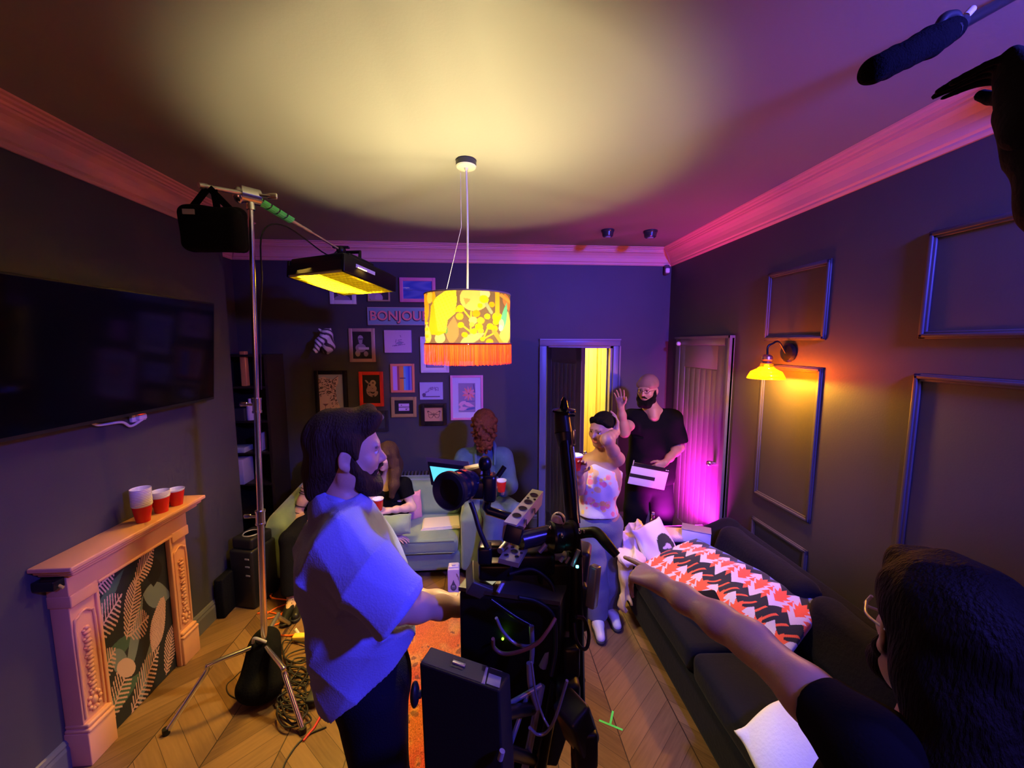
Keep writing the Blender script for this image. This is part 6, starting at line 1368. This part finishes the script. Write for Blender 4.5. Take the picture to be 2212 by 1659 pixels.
S.build('hair', M_HAIRB, e)
b = MB(); b.tube([P(-.086,-.01,-.035), P(-.090,-.008,-.045)], .004, n=6, col=(.8,.7,.5)); b.build('earring', M_GLOSS, e)
def floral(Pn):
    C = np.tile(np.array([.60,.52,.56]), (len(Pn),1)); rs = np.random.RandomState(4); lo, hi = Pn.min(0), Pn.max(0)
    for i in range(190):
        c_ = lo+(hi-lo)*rs.rand(3); c_ = Pn[np.argmin(((Pn-c_)**2).sum(1))]; r = .008+.014*rs.rand(); col = [(.85,.40,.12),(.85,.22,.25),(.85,.62,.15),(.80,.50,.20),(.85,.35,.35)][rs.randint(5)]
        C[((Pn-c_)**2).sum(1) < r*r] = col
    return C
S = SDF(.005); S.noise = wrinkle(.005, 42, 52, n=8); up = (neck-waist).normalized(); AA = (sv, V((-.18,-.98,0)).normalized()*1, V((0,0,1)))
S.ell(chest-V((0,0,.01)), (.140,.108,.13), AA, .04).ell(waist, (.128,.108,.12), AA, .06).ell(lerp(chest,waist,.5), (.140,.118,.12), AA, .04).ell(pel+V((-.01,0,.03)), (.155,.125,.10), AA, .05).ell(pel+V((-.01,0,-.03)), (.165,.132,.07), AA, .03)
q0, q1 = UY(1262,1000,Yw-.08), UY(1342,1028,Yw-.08); tv = (q1-q0).normalized(); tn = tv.cross(AA[1]); tn = tn if tn.z > 0 else -tn; S.cut(q0, tn); S.cut(UY(1290,1124,Yw-.1), (0,0,-1))
S.colf = floral; S.build('floral_top', M_CLOTHC, e)
S = SDF(.0055); S.noise = wrinkle(.004, 26, 53); S.ell(pel+V((0,0,-.02)), (.150,.115,.11), AA, .04)
for i in (0,1): S.chain([J['hip'][i]+V((0,0,-.05)), lerp(J['hip'][i],J['kn'][i],.6), J['kn'][i], lerp(J['kn'][i],J['an'][i],.5), J['an'][i]+V((0,0,-.02))], [.098,.092,.085,.085,.085], .02)
S.cut((0,0,.065), (0,0,-1)); M_JEAN = mat('grey_blue_denim', (.17,.18,.23), .85, bump=.3, bscale=220, var=.15, vscale=9); S.build('jeans', M_JEAN, e)
for i in (0,1): shoe(e, J['an'][i], J['toe'][i], M_WSH, M_SOLE, w=.042)
cw = J['wr'][1]+V((-.035,-.03,.085)); cw = UY(1244,998,2.36)
cup((cw.x,cw.y,cw.z-.05), 'red paper cup in the hand of the woman in the floral top', None)
# ---------------------------------------------------------------- 4. man in the black t-shirt with a clapperboard
e = empty('person', (1.50,3.36,0), 'man in cap, glasses and black t-shirt in the far corner, one hand raised', 'person')
Ym = 3.36; HC = UY(1399,843,Ym); hd = Head(HC, (-.72,-.69,-.06), (0,0,1), 1.0)
neck = UY(1409,884,Ym+.03); chest = UY(1411,928,Ym+.04); waist = UY(1408,990,Ym+.04); pel = UY(1402,1032,Ym+.04); sv = V((.98,-.15,0)).normalized()
J = dict(neck=neck, chest=chest, waist=waist, pelvis=pel, sh=(UY(1455,905,Ym-.02), UY(1366,905,Ym+.05)), el=(UY(1467,966,Ym-.02), UY(1349,934,Ym-.12)), wr=(UY(1437,999,Ym-.22), UY(1341,880,Ym-.16)),
    hip=(pel+sv*.1, pel-sv*.1), kn=(UY(1425,1120,Ym), UY(1372,1120,Ym)), an=(V((1.66,3.38,.09)), V((1.38,3.38,.09))))
J['kn'] = (V((1.65,3.34,.47)), V((1.40,3.34,.47))); J['toe'] = (V((1.63,3.22,.035)), V((1.36,3.22,.035))); J['flip'] = True
S = SDF(.005); S.base = (.40,.22,.16); body(S, J, 1.05); S.cap(neck+V((-.015,-.05,-.01)), neck+V((-.02,-.075,-.055)), .052, .046, .03); S.cap(neck-V((0,0,.04)), hd.P(0,-.02,-.06), .064, .058, .03); hd.build(S, lip=(.45,.2,.18))
hand(S, J['wr'][1], (-.12,-.05,1), (-.6,-.8,0), True, .25, .95, spread=.3); hand(S, J['wr'][0], (-.75,-.1,-.45), (-.3,.9,-.4), False, .75, .95)
S.build('body', M_SKIN, e); hd.eyes(e); A = hd.ax(); P = hd.P; k = hd.s
S = SDF(.005); S.noise = wrinkle(.003, 110, 61)
for q in (-1,1): S.chain([P(q*.072,.008,.0), P(q*.068,.018,-.035), P(q*.058,.040,-.080), P(q*.028,.068,-.112)], [.010,.018,.028,.034], .02); S.cap(P(q*.004,.099,-.046), P(q*.032,.086,-.060), .0075, .008, .008)
S.cap(P(-.025,.075,-.118), P(.025,.075,-.118), .034, .034, .02).ell(P(0,.106,-.066), (.017,.016,.006), A, .004, True); S.build('beard', M_HAIRB, e)
S = SDF(.005); S.ell(P(0,-.02,.058), (.087,.108,.090), A, .02).cap(P(-.05,.05,.055), P(.05,.05,.055), .03, .03, .03).ell(P(0,.06,-.04), (.11,.10,.072), A, .01, True); S.cut(P(0,0,.028), tuple(-hd.z)); S.build('cap', mat('tan_cap_cloth', (.22,.13,.10), .8, bump=.2, bscale=150), e)
b = MB()
for q in (-1,1): b.tube([P(q*.031+.021*math.cos(t*.524),.100-.006*abs(math.cos(t*.524)),.004+.016*math.sin(t*.524)) for t in range(12)], .0018, n=5, closed=True, sub=2, col=(.03,.02,.02)); b.tube([P(q*.052,.094,.008), P(q*.078,.03,.008), P(q*.080,-.01,.004)], .0018, n=5, col=(.03,.02,.02))
b.tube([P(-.010,.102,.006), P(.010,.102,.006)], .0018, n=5, smooth_path=False, col=(.03,.02,.02)); b.build('glasses', M_GLOSS, e)
S = SDF(.0065); S.noise = wrinkle(.006, 19, 63, n=7); AA = (sv, V((-.15,-.98,0)), V((0,0,1)))
S.box(lerp(chest,waist,.35), (.44,.27,.48), AA, .12, .03).box(lerp(waist,pel,.6), (.43,.28,.32), AA, .12, .08)
for i in (0,1):
    S.cap(neck-V((0,0,.05)), J['sh'][i], .07, .08, .05); t = .80 if i == 0 else .45; q = lerp(J['sh'][i],J['el'][i],t); S.chain([J['sh'][i], q], [.085,.085], .04); dd = (J['el'][i]-J['sh'][i]).normalized(); a1 = frame_of(dd); S.box(q+dd*.055, (.24,.24,.11), (a1[0],a1[1],dd), .003, .006, True)
S.ell(neck+V((0,-.03,.03)), (.075,.08,.055), AA, .01, True).cap(neck+V((-.02,-.125,.03)), neck+V((-.03,-.160,-.045)), .062, .012, .006, True); S.build('t_shirt', M_BTEE, e)
S = SDF(.009); S.box(pel+V((0,0,-.03)), (.38,.25,.24), AA, .1, .04)
for i in (0,1): S.chain([J['hip'][i]+V((0,0,-.05)), J['kn'][i], J['an'][i]], [.118,.105,.095], .03)
S.cut((0,0,.05), (0,0,-1)); S.build('trousers', mat('black_trouser_cloth', (.005,.005,.008), .95, spec=.05), e)
for i in (0,1): shoe(e, J['an'][i], J['toe'][i], M_BSH, M_SOLE)
# clapperboard in his left hand
Yc = Ym-.25; p00, p10, p01 = UY(1365,1006,Yc), UY(1444,1021,Yc), UY(1352,1042,Yc); bx_, bz_ = (p10-p00), (p00-p01); W_, H_ = bx_.length, bz_.length+.005; xa = bx_.normalized(); yn = xa.cross(bz_).normalized(); yn = yn if yn.y > 0 else -yn; za = yn.cross(xa); za = za if za.z > 0 else -za
cb = empty('clapperboard', tuple(p01), 'white clapperboard with a black bar held low by the man in the black t-shirt', 'clapperboard')
ctr = p00+xa*W_/2-za*H_/2; b = MB(); b.box(ctr, (W_,.008,H_), axes=(xa,yn,za), bev=.003, col=(.70,.66,.75)); b.build('board', M_PAINT, cb)
b = MB(); b.box(ctr-xa*.055+V((0,0,0))-yn*.0048, (W_*.68,.002,.030), axes=(xa,yn,za), col=(.01,.01,.012)); b.build('black_bar', M_PAINT, cb)
b = MB(); b.box(p00+xa*(W_/2+.006)+za*.018, (W_,.012,.034), axes=(xa,yn,za), bev=.002, col=(.015,.013,.016)); b.box(p00+xa*.003+za*.03-yn*.008, (.008,.004,.045), axes=(xa,yn,za), col=(.4,.4,.4))
for t in (.90,.95): b.box(p00+xa*(W_*t+.006)+za*.018-yn*.0065, (.010,.001,.008), axes=(xa,yn,za), col=(.7,.65,.75))
b.build('clapstick', M_GLOSS, cb)
# ---------------------------------------------------------------- 5. person in denim jacket leaning forward on the sofa arm
e = empty('person', (.03,3.52,0), 'person in blue denim jacket, curly auburn hair over the face, by the green sofa', 'person')
Yd = 3.44; HC = UY(1046,915,Yd-.05); hd = Head(HC, (-.10,-.72,-.70), (0,0,1), .95); neck = UY(1048,963,Yd+.02); chest = UY(1048,1005,Yd+.06); waist = UY(1050,1052,Yd+.10); pel = UY(1055,1085,Yd+.14); sv = V((1,-.03,0)).normalized()
J = dict(neck=neck, chest=chest, waist=waist, pelvis=pel, sh=(UY(1086,986,Yd), UY(1003,988,Yd+.02)), el=(UY(1098,1046,Yd-.03), UY(984,1042,Yd-.02)), wr=(UY(1086,1064,Yd-.24), UY(1015,1056,Yd-.24)),
    hip=(pel+sv*.09, pel-sv*.07), kn=(UY(1112,1108,3.08), UY(1068,1112,3.02)), an=(V((.14,2.98,.09)), V((.02,2.92,.09)))); J['toe'] = (V((.16,2.83,.035)), V((.02,2.76,.035))); J['flip'] = True
S = SDF(.0052); S.base = (.42,.25,.20); body(S, J, .88); S.cap(neck-V((0,0,.03)), hd.P(0,-.02,-.05), .05, .045, .03); hd.build(S, fem=True)
hand(S, J['wr'][0], (-.3,-.2,.9), (-.8,-.5,0), False, .7, .88, thumb=1.0); hand(S, J['wr'][1], (.6,-.5,0), (0,0,-1), True, .5, .88); S.build('body', M_SKIN, e); hd.eyes(e)
S = SDF(.006); rs = np.random.RandomState(9); hc = np.array(HC)
S.ell(HC+V((0,-.02,.03)), (.105,.11,.11), k=.02).cap(UY(1046,915,Yd-.12), UY(1046,952,Yd-.16), .088, .062, .03)
for i in range(230):
    v = rs.normal(size=3); v /= np.linalg.norm(v); t = rs.rand()**.7; z = .07-.26*t; r_ = (.105 if t < .5 else .105-.055*(t-.5)*2); p = hc+np.array([v[0]*r_, v[1]*r_-.05-.05*t, z+v[2]*.045]); 
    if p[1] > hc[1]+.05 and z < -.08: continue
    S.ell(p, tuple(.012+.012*rs.rand(3)), k=.006)
S.noise = wrinkle(.003, 150, 71); S.build('curly_hair', M_HAIRR, e)
M_DEN = mat('washed_denim_jacket', (.05,.105,.21), .85, bump=.35, bscale=180, var=.25, vscale=7)
S = SDF(.006); S.noise = wrinkle(.008, 22, 72, n=8); AA = (sv, V((0,-1,0)), V((0,0,1)))
S.box(lerp(chest,waist,.4), (.40,.26,.42), AA, .11, .04).ell(chest+V((0,.03,.03)), (.20,.12,.14), AA, .05)
for i in (0,1): S.cap(neck-V((0,0,.05)), J['sh'][i], .065, .085, .05); S.chain([J['sh'][i], J['el'][i]], [.088,.078], .03); S.chain([J['el'][i], lerp(J['el'][i],J['wr'][i],.85)], [.075,.055], .03)
S.cap(neck+V((0,-.16,.02)), waist+V((-.0,-.19,-.03)), .062, .072, .02, True); S.build('denim_jacket', M_DEN, e)
b = MB(); st = (.5,.42,.30)
for s in (-1,1):
    b.tube([neck+sv*s*.07+V((0,.03,.03)), neck+sv*s*.085+V((0,-.07,.01)), chest+sv*s*.085+V((0,-.145,.05))], .018, n=8, col=(.05,.105,.21), radii=[.014,.020,.008])
b.build('jacket_collar', mat('denim_collar', vc=True, rough=.85), e)
b = MB()
for s in (-1,1):
    for t in range(3): b.ball(lerp(chest,waist,.1+.4*t)+sv*s*.085+V((0,-.137,0)), .007, n=8)
b.build('jacket_button', M_DULL, e)
S = SDF(.006); S.noise = wrinkle(.003, 40, 73); S.box(lerp(chest,waist,.45)+V((0,-.02,0)), (.27,.20,.30), AA, .08, .03); S.cut(chest+V((0,0,.03)), (0,.1,1)); S.build('pink_camisole', mat('pale_pink_cotton', (.75,.52,.58), .8), e)
S = SDF(.007); S.noise = wrinkle(.005, 22, 74); S.box(pel, (.32,.25,.20), AA, .09, .04)
for i in (0,1): S.chain([J['hip'][i], J['kn'][i]], [.105,.082], .03); S.chain([J['kn'][i], J['an'][i]], [.082,.075], .02)
S.cut((0,0,.05), (0,0,-1)); S.build('jeans', mat('washed_blue_denim', (.09,.15,.27), .85, bump=.3, bscale=200, var=.2, vscale=8), e)
for i in (0,1): shoe(e, J['an'][i], J['toe'][i], M_BSH, M_SOLE, w=.04)
cw = UY(1083,1050,Yd-.30); cup((cw.x,cw.y,cw.z-.045), 'red paper cup held by the person in the denim jacket', None)
# ---------------------------------------------------------------- 6. woman with long hair seated on the green sofa
e = empty('person', (-.95,3.45,.36), 'woman with long brown hair and black t-shirt seated on the green sofa', 'person')
Ys = 3.42; HC = UY(834,987,Ys-.03); hd = Head(HC, (-.45,-.88,-.08), (0,0,1), .95); neck = UY(838,1030,Ys+.02); chest = UY(843,1065,Ys+.03); waist = UY(845,1108,Ys+.05); pel = V((waist.x,3.49,.46)); sv = V((.97,-.2,0)).normalized()
J = dict(neck=neck, chest=chest, waist=waist, pelvis=pel, sh=(UY(873,1047,Ys-.03), UY(805,1047,Ys+.02)), el=(UY(890,1096,Ys-.08), UY(800,1100,Ys-.1)), wr=(UY(840,1103,Ys-.28), UY(845,1160,Ys-.34)),
    hip=(pel+sv*.08, pel-sv*.08), kn=(V((-1.00,3.02,.48)), V((-1.18,3.02,.48))), an=(V((-1.0,2.92,.09)), V((-1.2,2.92,.09)))); J['toe'] = (V((-1.0,2.77,.035)), V((-1.2,2.77,.035))); J['flip'] = True
S = SDF(.005); S.base = (.66,.43,.34); body(S, J, .84); S.cap(neck-V((0,0,.03)), hd.P(0,-.02,-.06), .046, .042, .03); hd.build(S, lip=(.6,.2,.2), fem=True)
hand(S, J['wr'][0], (-1,-.25,.05), (0,.5,-.8), False, .55, .85, thumb=.9); hand(S, J['wr'][1], (.9,-.2,.0), (0,0,-1), True, .3, .85); S.build('body', M_SKIN, e); hd.eyes(e); A = hd.ax(); P = hd.P
S = SDF(.005); S.noise = wrinkle(.003, 70, 81, stretch=(1,1,.15)); S.ell(P(0,-.026,.048), (.084,.104,.088), A, .02)
for q in (-1,1):
    S.chain([P(q*.070,-.01,.03), P(q*.088,-.01,-.05), P(q*.105,.01,-.13), P(q*.115,.06,-.24), P(q*.105,.09,-.33)], [.030,.034,.042,.044,.024], .03); S.chain([P(q*.03,.03,.10), P(q*.065,.045,.04), P(q*.078,.03,-.06)], [.022,.018,.022], .02)
S.chain([P(0,-.09,.0), P(0,-.10,-.12), P(0,-.09,-.24)], [.06,.07,.06], .04); S.ell(P(0,.10,-.02), (.060,.055,.10), A, .012, True); S.build('hair', M_HAIRL, e)
b = MB()
for q in (-1,1): b.tube([P(q*.031+.022*math.cos(t*.524),.100-.006*abs(math.cos(t*.524)),.004+.017*math.sin(t*.524)) for t in range(12)], .0014, n=5, closed=True, sub=2, col=(.05,.02,.04))
b.tube([P(-.010,.102,.006), P(.010,.102,.006)], .0015, n=5, smooth_path=False, col=(.05,.02,.04)); b.build('glasses', M_GLOSS, e)
S = SDF(.006); S.noise = wrinkle(.004, 24, 82); AA = (sv, V((-.2,-.97,0)), V((0,0,1))); S.box(lerp(chest,waist,.4), (.31,.22,.36), AA, .1, .04)
for i in (0,1): S.cap(neck-V((0,0,.05)), J['sh'][i], .052, .064, .04); q = lerp(J['sh'][i],J['el'][i],.5); S.chain([J['sh'][i], q], [.064,.062], .03); dd = (J['el'][i]-J['sh'][i]).normalized(); a1 = frame_of(dd); S.box(q+dd*.055, (.2,.2,.1), (a1[0],a1[1],dd), .003, .006, True)
S.ell(neck+V((-.01,-.05,.02)), (.06,.07,.045), AA, .01, True); S.build('t_shirt', M_BTEE, e)
S = SDF(.008); S.box(pel, (.30,.24,.18), AA, .08, .04)
for i in (0,1): S.chain([J['hip'][i], J['kn'][i]], [.09,.07], .03); S.chain([J['kn'][i], J['an'][i]], [.07,.06], .02)
S.cut((0,0,.05), (0,0,-1)); S.build('trousers', M_TROU, e)
b = MB(); wr = J['wr'][1]; dw = (J['wr'][1]-J['el'][1]).normalized(); b.cyl(wr-dw*.035, wr-dw*.012, .027, n=20, col=(.01,.01,.012)); b.box(wr-dw*.024+V((0,-.022,.012)), (.034,.012,.03), bev=.004, col=(.01,.01,.012)); b.build('wristwatch', M_GLOSS, e)
for i in (0,1): shoe(e, J['an'][i], J['toe'][i], M_BSH, M_SOLE, w=.038)
cw = UY(817,1090,Ys-.31); cup((cw.x,cw.y,cw.z-.045), 'red paper cup held by the long-haired woman on the green sofa', None)
cushion('green_cushion', UY(858,1133,3.08), (.22,.09,.15), axes_from((.05,-.9,.45)), M_VELV, 'pale green cushion on the lap of the long-haired woman on the sofa', seed=7)
# ---------------------------------------------------------------- 7. person seated at the left end of the sofa, mostly hidden
e = empty('person', (-1.50,3.42,.36), 'person at the left end of the green sofa, mostly hidden behind the bearded man', 'person')
Yl = 3.42; HC = UY(716,1003,Yl); hd = Head(HC, (.35,-.93,-.05), (0,0,1), .92); neck = UY(704,1046,Yl+.02); chest = UY(697,1082,Yl+.03); waist = UY(694,1125,Yl+.05); pel = V((waist.x+.02,3.48,.46)); sv = V((.97,.2,0)).normalized()
J = dict(neck=neck, chest=chest, waist=waist, pelvis=pel, sh=(UY(730,1062,Yl+.02), UY(664,1054,Yl-.05)), el=(UY(742,1118,Yl-.1), UY(641,1116,Yl-.12)), wr=(UY(712,1132,Yl-.28), UY(672,1140,Yl-.28)),
    hip=(pel+sv*.08, pel-sv*.08), kn=(V((-1.36,3.02,.48)), V((-1.52,2.98,.48))), an=(V((-1.40,2.88,.09)), V((-1.46,2.84,.09)))); J['toe'] = (V((-1.38,2.74,.035)), V((-1.44,2.70,.035))); J['flip'] = True
S = SDF(.006); S.base = (.68,.42,.30); body(S, J, .84); S.cap(neck-V((0,0,.03)), hd.P(0,-.02,-.06), .046, .042, .03); hd.build(S, fem=True); hand(S, J['wr'][0], (-.8,-.4,0), (0,0,-1), False, .5, .85); hand(S, J['wr'][1], (.8,-.4,0), (0,0,-1), True, .5, .85); S.build('body', M_SKIN, e); hd.eyes(e); P = hd.P; A = hd.ax()
S = SDF(.006); S.noise = wrinkle(.003, 70, 91, stretch=(1,1,.15)); S.ell(P(0,-.026,.048), (.084,.104,.088), A, .02)
for q in (-1,1): S.chain([P(q*.072,-.02,.03), P(q*.085,-.03,-.06), P(q*.09,-.03,-.18)], [.028,.032,.026], .03)
S.ell(P(0,.10,-.02), (.062,.055,.10), A, .012, True); S.build('hair', M_HAIRB, e)
S = SDF(.007); AA = (sv, V((.2,-.97,0)), V((0,0,1))); S.box(lerp(chest,waist,.45), (.29,.21,.34), AA, .09, .04); S.cut(chest+V((0,0,.07)), (0,0,1)); S.build('black_top', M_BTEE, e)
b = MB()
d_ = (J['el'][1]-J['sh'][1]).normalized(); ux, uy, uz = frame_of(d_)
for t, r in ((.02,.049),(.12,.050),(.20,.050),(.62,.043),(.85,.041)):
    q = lerp(J['sh'][1],J['el'][1],t); b.tube([q+(ux*math.cos(a*.7854)+uy*math.sin(a*.7854))*r for a in range(8)], .0035, n=6, closed=True, sub=3)
b.build('arm_straps', M_BLACK, e)
S = SDF(.009); S.box(pel, (.30,.24,.18), AA, .08, .04)
for i in (0,1): S.chain([J['hip'][i], J['kn'][i]], [.09,.075], .03); S.chain([J['kn'][i], J['an'][i]], [.075,.075], .02)
S.cut((0,0,.13), (0,0,-1)); S.build('trousers', M_TROU, e)
for i in (0,1): shoe(e, J['an'][i], J['toe'][i], M_BSH, M_SOLE, w=.038)

# ---------------------------------------------------------------- 8. boom operator standing on the sofa, only the raised arm in view
e = empty('person', (1.38,.22,.42), 'person at the top right edge, only a raised black sleeve and glove in view', 'person')
neck = V((1.30,.24,1.93)); fx = V((-.45,.9,0)).normalized(); sd = V((fx.y,-fx.x,0)); chest = neck+V((.01,-.01,-.18)); waist = chest+V((.02,-.01,-.22)); pel = waist+V((.01,0,-.15)); hd = Head(neck+V((-.01,.02,.18)), (-.5,.85,.15), (0,0,1), 1.0)
hp = UC(2188,112,.68)
J = dict(neck=neck, chest=chest, waist=waist, pelvis=pel, sh=(neck-sd*.16+V((-.02,.04,.0)), neck+sd*.17+V((0,0,-.05))), el=(UC(2330,420,.60), neck+sd*.25+V((0,.1,-.30))), wr=(UC(2222,205,.64), neck+sd*.1+fx*.3+V((0,0,-.15))), hip=(pel-sd*.09, pel+sd*.09), kn=(V((1.30,.28,.88)), V((1.46,.22,.88))), an=(V((1.30,.24,.50)), V((1.47,.16,.50))))
J['toe'] = tuple(V((a.x,a.y,.455))+fx*.17 for a in J['an']); S = SDF(.006); S.base = (.5,.33,.25); body(S, J); hd.build(S); S.build('body', M_SKIN, e); hd.eyes(e)
S = SDF(.004); S.noise = wrinkle(.0015, 80, 95); dh = hp-J['wr'][0]; hand(S, J['wr'][0], dh+V((-.02,0,.0)), (-.5,.2,-.9), False, .7, .92, spread=.05, curls=[1.1,1.2,1.25,1.3]); S.cap(J['wr'][0]+dh*.5, J['wr'][0]-dh*.6, .032, .042, .02); S.build('glove', M_CANV, e)
S = SDF(.007); S.noise = folds(.008, 14, 96, dirs=[(1,0,1),(0,1,.5),(.5,.5,1)]); AA = (sd, fx, V((0,0,1))); S.box(lerp(chest,waist,.35), (.38,.26,.50), AA, .11, .04).ell(pel+V((0,0,.05)), (.19,.14,.12), AA, .05)
for i in (0,1): S.cap(neck-V((0,0,.05)), J['sh'][i], .065, .078, .05); S.chain([J['sh'][i], J['el'][i], lerp(J['el'][i],J['wr'][i],.9)], [.078,.062,.046], .03)
S.build('black_sweatshirt', M_CANV, e)
S = SDF(.009); S.box(pel+V((0,0,-.02)), (.33,.22,.22), AA, .09, .04)
for i in (0,1): S.chain([J['hip'][i], J['kn'][i], J['an'][i]], [.105,.085,.07], .03)
S.cut((0,0,.47), (0,0,-1)); S.build('trousers', M_TROU, e)
A = hd.ax(); P = hd.P; S = SDF(.006); S.ell(P(0,-.026,.052), (.086,.108,.094), A, .02).ell(P(0,.10,-.01), (.088,.058,.075), A, .012, True); S.build('hair', M_HAIRB, e)
for i in (0,1):
    b = MB(); q = J['an'][i]; b.box(V((q.x,q.y,.452))+fx*.06, (.09,.27,.06), axes=AA, bev=.025); b.build('shoe', M_BSH, e)
# ================================================================ LIGHT AND CAMERA
def area(name, loc, aim, size, col, watts, sy=None, spread=180):
    L = bpy.data.lights.new(name, 'AREA'); L.energy = watts; L.color = col; L.size = size
    if sy: L.shape = 'RECTANGLE'; L.size_y = sy
    L.spread = R(spread)
    o = bpy.data.objects.new(name, L); COL.objects.link(o); o.location = loc
    o.rotation_euler = (Vector(aim)-Vector(loc)).to_track_quat('-Z', 'Y').to_euler(); return o
def point(name, loc, col, watts, r=.03):
    L = bpy.data.lights.new(name, 'POINT'); L.energy = watts; L.color = col; L.shadow_soft_size = r
    o = bpy.data.objects.new(name, L); COL.objects.link(o); o.location = loc; return o
def spot(name, loc, aim, col, watts, ang, blend=.5, r=.05):
    L = bpy.data.lights.new(name, 'SPOT'); L.energy = watts; L.color = col; L.shadow_soft_size = r; L.spot_size = R(ang); L.spot_blend = blend
    o = bpy.data.objects.new(name, L); COL.objects.link(o); o.location = loc
    o.rotation_euler = (Vector(aim)-Vector(loc)).to_track_quat('-Z', 'Y').to_euler(); return o
point('pendant_bulb_light', (PX, PY-.01, 2.10), (1,.84,.40), 215, .030)
area('panel_light', tuple(PANEL_C - PANEL_N*.03), tuple(PANEL_C+PANEL_N*2), PANEL_W*.95, (1,.58,.07), 85, PANEL_D*.95, spread=118)
spot('blue_wash_light', (1.74, -.25, 2.80), (.85, 4.0, 1.85), (.09,.08,1), 800, 80, .8, .12)
spot('blue_key_light', (1.68, -.15, 2.78), (-.35, 1.3, 1.25), (.085,.075,1), 520, 46, .7, .1)
spot('blue_side_light', (.95, -.45, 2.86), (1.5, 1.25, .35), (.12,.09,1), 400, 56, .8, .1)
area('rose_fill_light', (-.3, -1.45, 2.1), (.0, 2.0, 1.9), .9, (1,.30,.20), 6, .5)  # added warm fill from behind the camera, no real lamp there
area('magenta_corner_light', (1.68, 3.055, .452), (1.97, 3.55, 1.0), .40, (1,.02,.66), 40, .02, spread=140)
point('sconce_bulb_light', (sx_, sy_, 1.80), (1,.42,.02), 120, .034)
area('hall_light', (1.0, 4.6, 2.4), (1.0, 4.7, 0), .5, (1,.70,.17), 85)
w = bpy.data.worlds.new('World'); bpy.context.scene.world = w; w.use_nodes = True
w.node_tree.nodes['Background'].inputs[0].default_value = (.01,.008,.015,1); w.node_tree.nodes['Background'].inputs[1].default_value = .5
cd = bpy.data.cameras.new('camera'); cam = bpy.data.objects.new('camera', cd); COL.objects.link(cam)
cd.sensor_fit = 'HORIZONTAL'; cd.sensor_width = 36; cd.lens = 36*F/2212; cd.clip_start = .02
cam.matrix_world = Matrix(((RT.x, UPV.x, -FW.x, 0), (RT.y, UPV.y, -FW.y, 0), (RT.z, UPV.z, -FW.z, H), (0,0,0,1)))
sc = bpy.context.scene; sc.camera = cam
sc.view_settings.view_transform = 'Standard'; sc.view_settings.look = 'None'; sc.view_settings.gamma = 1; sc.view_settings.use_curve_mapping = False
sc.view_settings.exposure = 0.0
